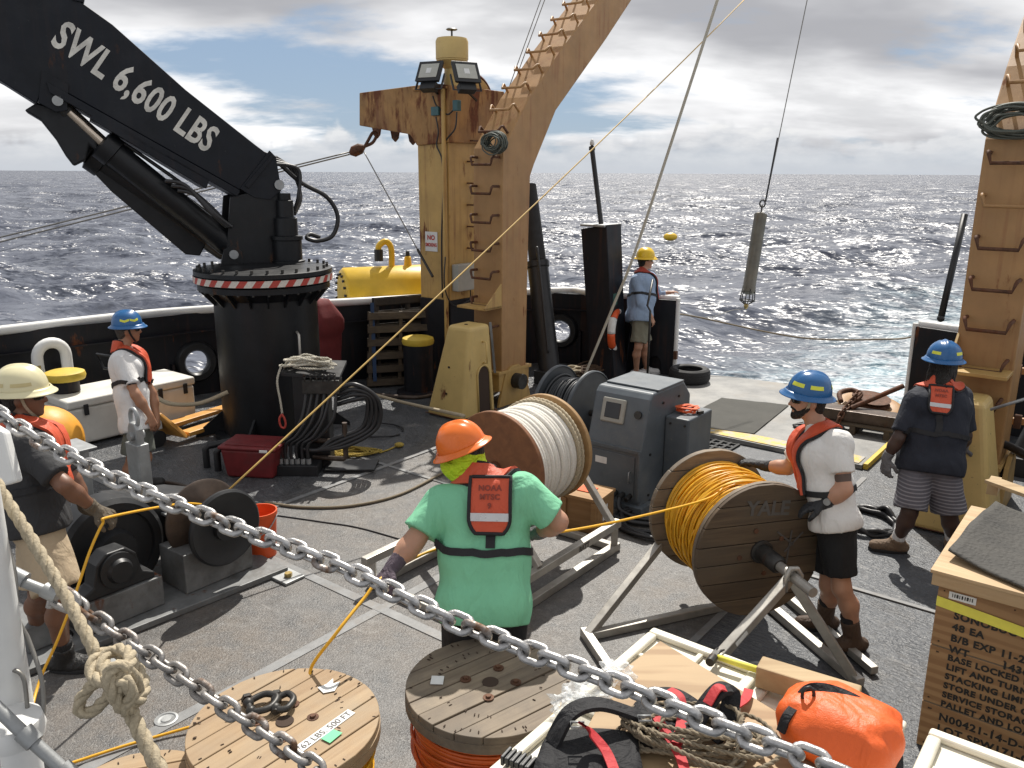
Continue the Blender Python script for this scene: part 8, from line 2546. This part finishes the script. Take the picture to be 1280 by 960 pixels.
    for sd in 'LR':
        sh, el, wr = J['sh' + sd], J['el' + sd], J['wr' + sd]
        am = o.get('arm', 1.0) * sz
        B.cone(sh, sh + (el - sh) * 0.45, 0.058 * am, 0.052 * am); B.cone(sh + (el - sh) * 0.45, el, 0.052 * am, 0.040 * am)
        B.cone(el, el + (wr - el) * 0.35, 0.042 * am, 0.043 * am); B.cone(el + (wr - el) * 0.35, wr, 0.043 * am, 0.029 * am)
        hd = J['hd' + sd]; d = (hd - wr).normalized()
        n = V(o['palm' + sd]); n = (n - d * n.dot(d)).normalized()
        s = d.cross(n) if sd == 'L' else n.cross(d)
        if o.get('flip' + sd): s = -s
        if not o.get('glove' + sd):
            hand_prims(B, wr, d, n, s, o.get('curl' + sd, 0.4), sz)
        hip = hipL if sd == 'L' else hipR
        kn, an = J['kn' + sd], J['an' + 'k' + sd]
        lg = o.get('leg', 1.0) * sz
        B.cone(hip, kn, 0.092 * lg, 0.054 * lg); back = -(fw)
        B.cone(kn, kn + (an - kn) * 0.33 + back * 0.018, 0.052 * lg, 0.055 * lg); B.cone(kn + (an - kn) * 0.33 + back * 0.018, an, 0.055 * lg, 0.035 * lg)
        tf = V(o['toe' + sd]).normalized()
        B.cone(an - UP * 0.02 - tf * 0.02, an - UP * 0.045 + tf * 0.12, 0.035 * sz, 0.026 * sz)
    body = sdf_obj(B, 'body', sk, root, o.get('h', 0.010))
    # ---- shirt
    S = Field(0.05)
    torso(S, 0.018, 0.06)
    hem = J['pel'] - spine * o.get('hem', 0.05)
    S.cone(J['pel'] - rt * 0.08 * sz * girth - spine * 0.03, J['pel'] + rt * 0.08 * sz * girth - spine * 0.03, 0.128 * sz * girth + 0.01)
    S.cone(hem - spine * 0.08 - rt * 0.085 * sz * girth, hem - spine * 0.08 + rt * 0.085 * sz * girth, 0.132 * sz * girth)
    sl = o.get('sleeve', 0.62)
    for sd in 'LR':
        sh, el, wr = J['sh' + sd], J['el' + sd], J['wr' + sd]
        am = o.get('arm', 1.0) * sz
        if sl <= 1:
            e = sh + (el - sh) * sl; d = (el - sh).normalized()
            S.clipped(sh, e, 0.074 * am, (0.078 if sl < 0.9 else 0.066) * am, d, 0.04)
        else:
            S.cone(sh, el, 0.072 * am, 0.060 * am, 0.04)
            e = el + (wr - el) * (sl - 1); S.clipped(el, e, 0.060 * am, 0.046 * am, (wr - el).normalized(), 0.02)
    S.cut(hem, -spine)
    S.cut(J['neck'] + spine * o.get('ncut', 0.04) * sz, (spine - fw * 0.35))
    S.wr = wrinkle(o.get('wr', 0.009), len(label) * 7 + 3)
    sdf_obj(S, 'shirt', o['shirt'], root, o.get('h2', 0.011), 2)
    # ---- shorts
    W_ = Field(0.03)
    W_.cone(hipL + spine * 0.06, hipR + spine * 0.06, 0.125 * sz * girth); W_.cone(hipL, hipR, 0.128 * sz * girth)
    for sd, hip in (('L', hipL), ('R', hipR)):
        kn = J['kn' + sd]; e = hip + (kn - hip) * o.get('short', 0.82)
        lg = o.get('leg', 1.0) * sz
        W_.clipped(hip, e, 0.112 * lg, o.get('flare', 0.092) * lg, (kn - hip).normalized(), 0.02)
    W_.cut(J['pel'] - spine * (o.get('hem', 0.05) - 0.045), spine)
    W_.wr = wrinkle(0.008, len(label) * 5 + 1)
    sdf_obj(W_, 'shorts', o['shorts'], root, 0.011, 2)
    # ---- boots and socks
    for sd in 'LR':
        an = J['ank' + sd]; kn = J['kn' + sd]; tf = V(o['toe' + sd]); tf.z = 0; tf.normalize(); gz = o.get('gz', 0.0)
        ts = V((-tf.y, tf.x, 0)); b = V((an.x, an.y, gz))
        ft = Field(0.025)
        up = (kn - an).normalized()
        sh_ = o.get('bootH', 0.16)
        ft.clipped(an - UP * 0.03, an + up * (sh_ - 0.09), 0.052 * sz, 0.058 * sz, up, 0.02)
        ft.cone(b - tf * 0.055 * sz + UP * 0.05, b + tf * 0.05 * sz + UP * 0.055, 0.043 * sz, 0.045 * sz)
        ft.cone(b + tf * 0.05 * sz + UP * 0.05 + ts * 0.008, b + tf * 0.155 * sz + UP * 0.043 + ts * 0.006, 0.046 * sz, 0.041 * sz)
        ft.cone(b + tf * 0.05 * sz + UP * 0.04 - ts * 0.012, b + tf * 0.15 * sz + UP * 0.038 - ts * 0.012, 0.042 * sz, 0.036 * sz)
        ft.cut(b + UP * 0.018, -UP)
        sdf_obj(ft, 'boot', o['boot'], root, 0.009, 2)
        mb = MB()
        poly = []
        for i in range(24):
            a = 2 * math.pi * i / 24
            x = math.cos(a) * 0.145 * sz + 0.055 * sz; y = math.sin(a) * (0.052 + 0.008 * math.cos(a)) * sz
            poly.append(b + tf * x + ts * y + UP * 0.002)
        mb.prism(poly, UP * 0.026); mb.build('boot_sole', o.get('sole', 'black_rubber'), root, bevel=0.004)
        sk_ = Field(0.01); s0 = an + up * (sh_ - 0.10); s1 = an + up * (sh_ - 0.10 + o.get('sockH', 0.07))
        sk_.clipped(s0, s1, 0.048 * sz, 0.052 * sz, up)
        sdf_obj(sk_, 'sock', o['sock'], root, 0.009, 1)
        # laces
        for i in range(3):
            c = b + tf * (0.045 + 0.03 * i) * sz + UP * (0.105 - 0.013 * i)
            mb = MB(); mb.tube([c - ts * 0.03, c + UP * 0.006, c + ts * 0.03], 0.003, 5); mb.build('lace', o.get('lace', 'sock_black'), root)
    # ---- gloves
    for sd in 'LR':
        gm = o.get('glove' + sd)
        if not gm: continue
        wr, hd, el = J['wr' + sd], J['hd' + sd], J['el' + sd]
        d = (hd - wr).normalized(); n = V(o['palm' + sd]); n = (n - d * n.dot(d)).normalized()
        s = d.cross(n) if sd == 'L' else n.cross(d)
        if o.get('flip' + sd): s = -s
        gl = Field(0.01); hand_prims(gl, wr, d, n, s, o.get('curl' + sd, 0.6), sz, 0.0035)
        ad = (wr - el).normalized()
        gl.clipped(wr, wr - ad * 0.055, 0.034 * sz, 0.041 * sz, -ad, 0.012)
        sdf_obj(gl, 'glove', gm, root, 0.0062, 1)
    # ---- hat, glasses
    hc = H + hu * 0.052 * hs_ - face * 0.004
    ht = V(o.get('hatup', hu)).normalized()
    hard_hat(root, hc, ht, face, o['hat'], o.get('tape'), o.get('hatsz', 1.0) * sz)
    if o.get('glasses', True):
        gz_ = H + hu * 0.008 * hs_
        for s in (-1, 1):
            c = gz_ + face * 0.098 * hs_ + hr * s * 0.034 * hs_
            rows = []
            for j in range(7):
                rows.append([])
                for i in range(9):
                    x = (i / 8 - 0.5) * 0.064 * hs_; z = (j / 6 - 0.5) * 0.040 * hs_ * (1 - 0.35 * (abs(i / 8 - 0.5) * 2) ** 3)
                    xx = x + s * 0.034 * hs_
                    rows[-1].append(gz_ + hr * xx + hu * z + face * (0.104 * hs_ - (xx * xx) * 7.5))
            mb = MB(); mb.grid(rows); le = mb.build('sunglasses_lens', 'lens_black', root, smooth=True)
            sm = le.modifiers.new('t', 'SOLIDIFY'); sm.thickness = 0.004
            mb = MB(); mb.tube([gz_ + hr * s * 0.064 * hs_ + face * 0.076 * hs_ + hu * 0.008, gz_ + hr * s * 0.082 * hs_ + face * 0.02 * hs_ + hu * 0.008, gz_ + hr * s * 0.083 * hs_ - face * 0.03 * hs_ + hu * 0.002], 0.0045, 6); mb.build('sunglasses_arm', 'lens_black', root, smooth=True)
    # chin strap
    if o.get('chin'):
        for s in (-1, 1):
            P, N = on_surf(B, [H + hu * 0.05 * hs_ + hr * s * 0.085 * hs_ + face * 0.01, H + hr * s * 0.085 * hs_ + face * 0.02, H - hu * 0.05 * hs_ + hr * s * 0.07 * hs_ + face * 0.03, H - hu * 0.10 * hs_ + hr * s * 0.03 * hs_ + face * 0.05, H - hu * 0.115 * hs_ + face * 0.055], 0.005)
            P = spline(P, 4); N = [B.grad(p) for p in P]
            strip('chin_strap', o['chin'], root, P, N, 0.016, 0.003)
    # ---- hair / beard
    if o.get('hair'):
        Hf = Field(0.02)
        Hf.ell(H + hu * 0.02 * hs_ - face * 0.022 * hs_, (hr, face, hu), (0.084 * hs_, 0.095 * hs_, 0.10 * hs_))
        Hf.ell(H - face * 0.055 * hs_ - hu * 0.045 * hs_, (hr, face, hu), (0.068 * hs_, 0.045 * hs_, 0.06 * hs_))
        if o.get('long'):
            Hf.cone(H - face * 0.06 * hs_ - hu * 0.04, J['neck'] - fw * 0.075 + spine * 0.02, 0.07 * hs_, 0.045 * hs_)
            for s in (-1, 1):
                Hf.cone(H + hr * s * 0.07 - face * 0.02, J['neck'] + hr * s * 0.085 - fw * 0.02 + spine * 0.02, 0.035, 0.022)
            Hf.wr = wrinkle(0.006, 5, (40, 40, 8))
        Hf.cut(H + face * 0.035 * hs_, face)
        sdf_obj(Hf, 'hair', o['hair'], root, 0.009, 1)
    if o.get('beard'):
        Bf = Field(0.015)
        Bf.cone(H + face * 0.055 * hs_ - hu * 0.08 * hs_, H + face * 0.072 * hs_ - hu * 0.098 * hs_, 0.037 * hs_, 0.028 * hs_)
        for s in (-1, 1):
            Bf.cone(H + hr * s * 0.062 * hs_ + face * 0.02 * hs_ - hu * 0.04 * hs_, H + hr * s * 0.03 * hs_ + face * 0.06 * hs_ - hu * 0.085 * hs_, 0.018 * hs_, 0.025 * hs_)
            Bf.cone(H + face * 0.097 * hs_ - hu * 0.045 * hs_, H + face * 0.082 * hs_ - hu * 0.055 * hs_ + hr * s * 0.025 * hs_, 0.0085 * hs_, 0.008 * hs_, 0.006)
        Bf.wr = wrinkle(0.002, 9, (60, 60, 60))
        sdf_obj(Bf, 'beard', o['beard'], root, 0.007, 1)
    # ---- inflatable life vest
    vest = o.get('vest')
    if vest:
        vm = vest
        nb = J['neck']
        # horseshoe collar down the chest
        path = []
        ctrl = [(-0.085, 0.17, -0.36), (-0.088, 0.18, -0.24), (-0.098, 0.14, -0.12), (-0.112, 0.06, -0.02), (-0.098, -0.045, 0.028), (0.0, -0.095, 0.035), (0.098, -0.045, 0.028), (0.112, 0.06, -0.02), (0.098, 0.14, -0.12), (0.088, 0.18, -0.24), (0.085, 0.17, -0.36)]
        pts = spline([nb + rt * a * sz + fw * b * sz + spine * c * sz for a, b, c in ctrl], 6)
        P, N = on_surf(S, pts, 0.016)
        hz_ = o.get('vestw', 0.11)
        strip('vest_edge', 'vest_black', root, [p - n * 0.008 for p, n in zip(P, N)], N, hz_ + 0.022, 0.010)
        strip('vest_collar', vm, root, P, N, hz_, 0.017, taper=lambda t: 0.9 + 0.25 * abs(2 * t - 1))
        # chest belt
        bz = o.get('belt', -0.34)
        ring_ = []
        for i in range(40):
            a = 2 * math.pi * i / 40
            c = nb + spine * bz * sz + (rt * math.cos(a) + fw * math.sin(a)) * 0.26
            ring_.append(c)
        P, N = on_surf(S, ring_, 0.006)
        strip('vest_belt', 'vest_black', root, P, N, 0.036, 0.004, closed=True)
        if o.get('backflap'):
            w0, z0, z1 = o['backflap']
            nb = nb + rt * o.get('flapdx', 0.0)
            nxs, nzs = 15, 15
            rows, rows2, band = [], [], []
            for j in range(nzs):
                z = z0 + (z1 - z0) * j / (nzs - 1)
                base = [nb + rt * ((i / (nxs - 1) - 0.5) * 2 * w0) - fw * 0.22 + spine * z for i in range(nxs)]
                row = []
                for i, p in enumerate(base):
                    h_ = S.hit(p - fw * 0.15, fw, 0.8)
                    row.append(h_ if h_ is not None else p)
                rows.append(row)
            # slightly stiff pad standing off the back
            mean = sum((p for r_ in rows for p in r_), V((0, 0, 0))) / (nxs * nzs)
            pad_ = [[p * 0.55 + (p - fw * ((p - mean).dot(-fw) * -1.0)) * 0.45 - fw * 0.028 for p in r_] for r_ in rows]
            def corner(i, j):
                x = abs(i / (nxs - 1) - 0.5) * 2
                return x
            # rounded lower corners
            for j in range(nzs):
                t = j / (nzs - 1)
                if t > 0.72:
                    s = math.sqrt(max(0.0, 1 - ((t - 0.72) / 0.28) ** 2 * 0.55))
                    c = sum(pad_[j], V((0, 0, 0))) / nxs
                    pad_[j] = [c + (p - c) * s for p in pad_[j]]
            inner = [[p + fw * 0.028 for p in r_] for r_ in pad_]
            mb = MB(); mb.grid(pad_); mb.grid(inner)
            per_i = [(0, i) for i in range(nxs)] + [(j, nxs - 1) for j in range(1, nzs)] + [(nzs - 1, i) for i in range(nxs - 2, -1, -1)] + [(j, 0) for j in range(nzs - 2, 0, -1)]
            per_i.append(per_i[0])
            mb.grid([[pad_[j][i] for j, i in per_i], [inner[j][i] for j, i in per_i]])
            fl = mb.build('back_flap', vm, root, smooth=True, auto=40)
            per = [pad_[0][i] for i in range(nxs)] + [pad_[j][-1] for j in range(1, nzs)] + [pad_[-1][i] for i in range(nxs - 2, -1, -1)] + [pad_[j][0] for j in range(nzs - 2, 0, -1)]
            mb = MB(); mb.tube(per, 0.009, 6, closed=True); mb.build('flap_piping', 'vest_black', fl, smooth=True)
            ja, jb = 9, 11
            mb = MB(); mb.grid([[p - fw * 0.003 for p in pad_[j]] for j in range(ja, jb + 1)]); mb.build('reflective_strip', 'reflective', fl, smooth=True)
            if o.get('flaptext'):
                oo = pad_[5][nxs // 2] - fw * 0.006
                ex = (pad_[5][-1] - pad_[5][0]).normalized(); ey = (pad_[2][7] - pad_[8][7]).normalized()
                for i, (tx, s_) in enumerate(o['flaptext']):
                    letter('flap_lettering', 'flap_ink', fl, tx, s_, oo + ey * (0.03 - 0.042 * i), ex, ey, 0.0015, 1.1, align='CENTER')
            # strap from flap to belt
            c0 = nb + spine * z1; P, N = on_surf(S, spline([c0 - fw * 0.2 + spine * 0.01, nb + spine * (z1 + bz) / 2 - fw * 0.2, nb + spine * bz - fw * 0.2], 6), 0.006)
            strip('back_strap', 'vest_black', root, P, N, 0.045, 0.004)
    return root, B, S, fw, rt, spine
# ------------------------------------------------------------------ the people
def joints(t0, d):
    return {k: T(u, v, t0 + dt) for k, (u, v, dt) in d.items()}
def stand(p, u, v, z=0.085, dz=0.0):
    """ankle: the ground point seen at (u, v) raised to ankle height"""
    g = G(u, v, dz); return V((g.x, g.y, z + dz))
ZT2 = math.pi
# man in green, seen from behind, hauling the yellow cable
t0 = 3.95
J = joints(t0, dict(pel=(604, 752, 0.02), neck=(607, 602, 0.10), head=(578, 569, 0.12), shL=(550, 628, 0.10), shR=(658, 614, 0.02), elL=(518, 676, 0.02), wrL=(491, 708, -0.06), hdL=(474, 728, -0.10), elR=(697, 652, 0.02), wrR=(672, 666, 0.18), hdR=(654, 668, 0.24)))
gp = V((J['pel'].x, J['pel'].y, 0))
bk = V((0.05, 1.0, 0)).normalized(); rr0 = bk.cross(UP)
for sd, s in (('L', -1), ('R', 1)):
    J['kn' + sd] = gp + rr0 * 0.12 * s + bk * 0.03 + UP * 0.46; J['ank' + sd] = gp + rr0 * 0.15 * s - bk * 0.02 + UP * 0.085
PG = person('man in a green tee and orange hard hat, back to the camera, hauling yellow cable', J, dict(
    flapdx=0.045, sz=1.04, girth=0.95, belly=0.03, fwd=(0.12, 1.0, 0), face=(-0.93, 0.36, -0.10), hup=(-0.16, 0.05, 1), skin='skin_light', shirt='tee_green', shorts='shorts_black', boot='boot_brown', sock='sock_black',
    hat='hat_orange', hatup=(-0.42, 0.08, 1), gloveL='glove_purple', gloveR='glove_grey', palmL=(0.6, 0.5, 0.3), palmR=(-0.2, 0.2, -1), curlL=0.85, curlR=0.85, toeL=(-0.1, 1, 0), toeR=(0.2, 1, 0), sleeve=0.80, hem=0.10, short=0.9, arm=1.08,
    vest='vest_orange', hatsz=0.90, head=0.95, hair='hair_dark', ncut=0.09, backflap=(0.098, 0.02, -0.245), belt=-0.315, flaptext=(('NOAA', 0.036), ('MTSC', 0.036), ('9', 0.036)), wr=0.010, h2=0.0095))
root, B, S, fw, rt, spine = PG
# neck gaiter pulled over the cheek
H = J['head']; face = V((-0.93, 0.36, -0.10)).normalized()
GA = Field(0.03)
GA.cone(J['neck'] + UP * 0.0, H - UP * 0.05, 0.082, 0.086)
GA.cone(H - UP * 0.06, H + UP * 0.0 - face * 0.025, 0.086, 0.090)
GA.ell(H - UP * 0.05 + face * 0.025, (face.cross(UP).normalized(), face, UP), (0.085, 0.088, 0.07))
GA.wr = wrinkle(0.006, 77, (20, 20, 38))
GA.cut(H + UP * 0.03, V((-0.55, 0.1, 1)))
sdf_obj(GA, 'neck_gaiter', 'gaiter_lime', root, 0.0075, 1)

# man in white tee and blue hat turning the yellow reel
t0 = 5.12
J = joints(t0, dict(pel=(1042, 648, 0.0), neck=(1024, 538, 0.0), head=(1010, 500, 0.0), shL=(1047, 553, -0.19), shR=(1008, 552, 0.20), elL=(1056, 612, -0.24), wrL=(1030, 630, -0.17), hdL=(1002, 636, -0.12), elR=(985, 585, 0.34), wrR=(954, 582, 0.46), hdR=(928, 575, 0.52), knL=(1052, 735, -0.06), knR=(1036, 732, 0.14)))
J['ankL'] = stand(None, 1066, 814); J['ankR'] = stand(None, 1030, 786)
fwd = (-0.93, 0.25, 0)
PW2 = person('man in a dirty white tee and blue hard hat guiding the yellow reel', J, dict(
    sz=1.0, girth=1.02, fwd=fwd, face=(-0.98, 0.02, -0.12), skin='skin_light', shirt='tee_white_dirty', shorts='shorts_black', boot='boot_brown', sock='sock_black', hat='hat_blue', tape=('hat_tape', ((0.25, 0.95, 0.045, 0.068, 0.0), (-0.95, -0.25, 0.045, 0.068, 0.0), (1.25, 1.9, 0.045, 0.068, 0.0), (-1.9, -1.25, 0.045, 0.068, 0.0), (2.5, 3.7, 0.045, 0.068, 0.0))),
    hatup=(0.10, -0.04, 1), gloveL='glove_black', gloveR='glove_black', palmL=(-0.3, 0.2, -1), palmR=(-0.2, 0.1, -1), curlL=0.28, curlR=0.25, toeL=(-1, -0.12, 0), toeR=(-1, 0.05, 0), sleeve=0.66, hem=0.045, short=0.80, flare=0.10, bootH=0.24, sockH=0.05,
    vest='vest_orange', belt=-0.36, chin='rope_tan', hair='hair_dark', beard='hair_dark', vestw=0.10))
root, B, S, fw, rt, spine = PW2
el, sh = J['elL'], J['shL']
d = (el - sh); c = sh + d * 0.76; x, y, dz = basis(d)
P, N = on_surf(B, [c + (x * math.cos(a) + y * math.sin(a)) * 0.05 for a in [2 * math.pi * i / 24 for i in range(24)]], 0.001)
strip('arm_band_tattoo', 'tattoo', root, P, N, 0.045, 0.0006, closed=True)
d = (J['wrL'] - J['elL']); c = J['elL'] + d * 0.84; x, y, dz = basis(d)
P, N = on_surf(B, [c + (x * math.cos(a) + y * math.sin(a)) * 0.035 for a in [2 * math.pi * i / 20 for i in range(20)]], 0.003)
wt = strip('watch', 'watch', root, P, N, 0.024, 0.004, closed=True)
p0 = V(J['elL'] + d * 0.84); q = B.hit(CAM, (p0 - CAM), 9.0)
if q is not None:
    nn = B.grad(q); mb = MB(); mb.cyl(q, q + nn * 0.012, 0.021, n=20); mb.build('watch_face', 'galv', root, smooth=True, auto=40)

# man in the navy tee, back to the camera
t0 = 6.40
J = joints(t0, dict(pel=(1163, 578, 0.0), neck=(1174, 484, 0.03), head=(1179, 455, 0.06), shL=(1143, 500, 0.0), shR=(1203, 496, 0.04), elL=(1123, 548, -0.02), wrL=(1108, 573, 0.05), hdL=(1106, 596, 0.08), elR=(1207, 545, 0.12), wrR=(1204, 560, 0.32), hdR=(1203, 566, 0.42), knL=(1137, 640, 0.0), knR=(1186, 642, 0.03)))
J['ankL'] = stand(None, 1119, 690); J['ankR'] = stand(None, 1189, 690)
person('man in a navy tee, striped shorts and blue hard hat with his back turned', J, dict(
    sz=1.02, girth=1.08, fwd=(0.35, 0.94, 0), face=(0.25, 0.97, 0), skin='skin_dark', shirt='tee_navy', shorts='shorts_striped', boot='boot_tan', sock='sock_white', hat='hat_blue', tape=('hat_tape', ((2.05, 2.65, 0.04, 0.062, 0.0), (3.6, 4.2, 0.04, 0.062, 0.0), (1.1, 1.7, 0.04, 0.062, 0.0))),
    gloveL='glove_grey', gloveR='glove_grey', palmL=(0.8, 0.4, 0), palmR=(0, 0.1, -1), curlL=0.35, curlR=0.7, toeL=(-0.95, 0.25, 0), toeR=(0.4, 0.9, 0), sleeve=0.85, hem=0.085, short=0.95, flare=0.118, leg=1.05, bootH=0.13, sockH=0.10,
    vest='vest_orange', backflap=(0.082, 0.0, -0.215), belt=-0.36, hair='hair_dark', long=True, glasses=False, flaptext=(('NOAA', 0.03), ('MTSC', 0.03))))

# man by the crane
t0 = 7.55
J = joints(t0, dict(pel=(172, 532, 0.0), neck=(152, 436, 0.0), head=(160, 412, 0.0), shL=(166, 446, 0.18), shR=(150, 450, -0.18), elL=(190, 492, 0.28), wrL=(196, 520, 0.30), hdL=(198, 534, 0.30), elR=(170, 494, -0.22), wrR=(188, 520, -0.16), hdR=(193, 534, -0.14), knL=(182, 572, 0.08), knR=(166, 574, -0.06)))
J['ankL'] = stand(None, 180, 610); J['ankR'] = stand(None, 163, 622)
person('man in a white tee and blue hard hat standing by the ice chest', J, dict(
    sz=0.97, girth=1.08, fwd=(0.90, 0.40, 0), face=(0.93, 0.33, -0.05), skin='skin_tan', shirt='tee_white', shorts='shorts_sage', boot='boot_black', sock='sock_white', hat='hat_blue', tape=('hat_tape', ((0.6, 1.25, 0.035, 0.055, 0.012), (1.3, 1.95, 0.035, 0.055, 0.012), (3.9, 4.5, 0.035, 0.055, 0.0))),
    palmL=(-1, 0, 0), palmR=(-0.7, 0.6, 0), curlL=0.4, curlR=0.4, toeL=(1, 0.4, 0), toeR=(1, 0.3, 0), sleeve=0.72, hem=0.055, short=0.85, flare=0.105, bootH=0.10, sockH=0.03, vest='vest_orange', belt=-0.33, hair='hair_grey', chin='vest_black', h=0.012, h2=0.012))

# man at the left edge holding the cable
t0 = 4.72
J = joints(t0, dict(pel=(48, 652, 0.05), neck=(22, 530, 0.02), head=(30, 496, 0.02), shL=(56, 552, 0.22), shR=(34, 560, -0.20), elL=(92, 600, 0.32), wrL=(108, 636, 0.36), hdL=(128, 645, 0.36), elR=(80, 606, -0.24), wrR=(118, 636, -0.06), hdR=(148, 650, -0.02), knL=(50, 738, 0.12), knR=(74, 742, -0.06)))
J['ankL'] = stand(None, 50, 806); J['ankR'] = stand(None, 82, 838)
person('man in a dark tee and cream hard hat feeding cable at the left edge', J, dict(
    sz=1.03, girth=1.08, belly=0.03, fwd=(0.90, 0.42, 0), face=(0.96, 0.22, -0.06), skin='skin_brown', shirt='tee_grey', shorts='shorts_khaki', boot='boot_black', sock='sock_black', hat='hat_cream', tape=('hat_tape_dull', ((0.9, 1.7, 0.03, 0.05, 0.0), (2.0, 2.6, 0.03, 0.05, 0.0))),
    gloveL='glove_tan', gloveR='glove_tan', palmL=(0.3, -0.4, -1), palmR=(0.3, 0.3, -1), curlL=0.75, curlR=0.6, toeL=(1, 0.15, 0), toeR=(1, 0.1, 0), sleeve=0.80, hem=0.055, short=0.94, flare=0.125, leg=1.03, bootH=0.20, sockH=0.06, vest='vest_orange', belt=-0.36, hair='hair_dark', chin='rope_tan'))

# man in the yellow hat at the stern
t0 = 12.15
J = joints(t0, dict(pel=(799, 394, -0.15), neck=(803, 341, -0.15), head=(807, 326, -0.15), shL=(812, 347, 0.05), shR=(798, 349, -0.32), elL=(824, 372, 0.05), wrL=(835, 366, 0.0), hdL=(847, 364, -0.02), elR=(801, 378, -0.39), wrR=(814, 396, -0.35), hdR=(818, 406, -0.33), knL=(806, 432, -0.07), knR=(798, 433, -0.21)))
J['ankL'] = stand(None, 808, 468); J['ankR'] = stand(None, 795, 471)
person('man in a pale blue shirt and yellow hard hat at the stern panel', J, dict(
    sz=1.03, girth=1.15, belly=0.04, fwd=(0.95, 0.2, 0), face=(0.97, 0.1, 0.05), skin='skin_light', shirt='shirt_blue', shorts='shorts_olive', boot='shoe_white', sock='sock_white', hat='hat_yellow',
    palmL=(0, 0, -1), palmR=(-0.7, 0.5, 0), curlL=0.3, curlR=0.5, toeL=(1, 0.1, 0), toeR=(1, 0.0, 0), sleeve=1.8, hem=0.10, short=0.88, flare=0.115, bootH=0.09, sockH=0.03, vest='vest_orange_dark', belt=-0.32, hair='hair_dark', h=0.013, h2=0.013, sole='shoe_white'))

# ------------------------------------------------------------------ cables in hand
hgL = G(474, 728, 0) ; 
gl_L = T(478, 722, 3.84); gl_R = T(660, 668, 4.16)
line([yc + UP * 0.33 + V((-0.1, -0.1, 0.0)), T(880, 625, 5.1), T(780, 650, 4.6), T(700, 665, 4.25), gl_R, T(600, 676, 4.30), T(535, 690, 4.1), gl_L, T(455, 748, 3.75), T(420, 792, 3.62), G(388, 838, 0.765), cT + V((0.10, 0.20, -0.02))], 0.0075, 'cable_yellow', 'pulled_cable', 'yellow cable running from the reel through the green tee man\'s hands', 'cable')
gw = T(138, 646, 4.66)
line([DRUM_TOP + V((-0.02, -0.02, 0.0)), T(225, 630, 5.3), gw, T(128, 655, 4.6), T(112, 690, 4.55), T(95, 740, 4.5), T(72, 800, 4.45), T(50, 850, 4.4), T(38, 900, 4.2), T(34, 980, 3.9)], 0.008, 'cable_yellow', 'fed_cable', 'yellow cable from the winch drum through the cream hat man\'s hands', 'cable')
line([G(80, 957, 0.02), G(150, 934, 0.02), G(205, 918, 0.02), G(240, 908, 0.03)], 0.008, 'cable_yellow', 'deck_cable', 'yellow cable lying on deck left of the pale reel', 'cable')
line([G(640, 1000, 0.9), G(655, 950, 0.8), T(700, 880, 3.2), T(690, 905, 3.1)], 0.004, 'cable_tan', 'tie_line', 'thin tan tie line by the tote corner', 'line')
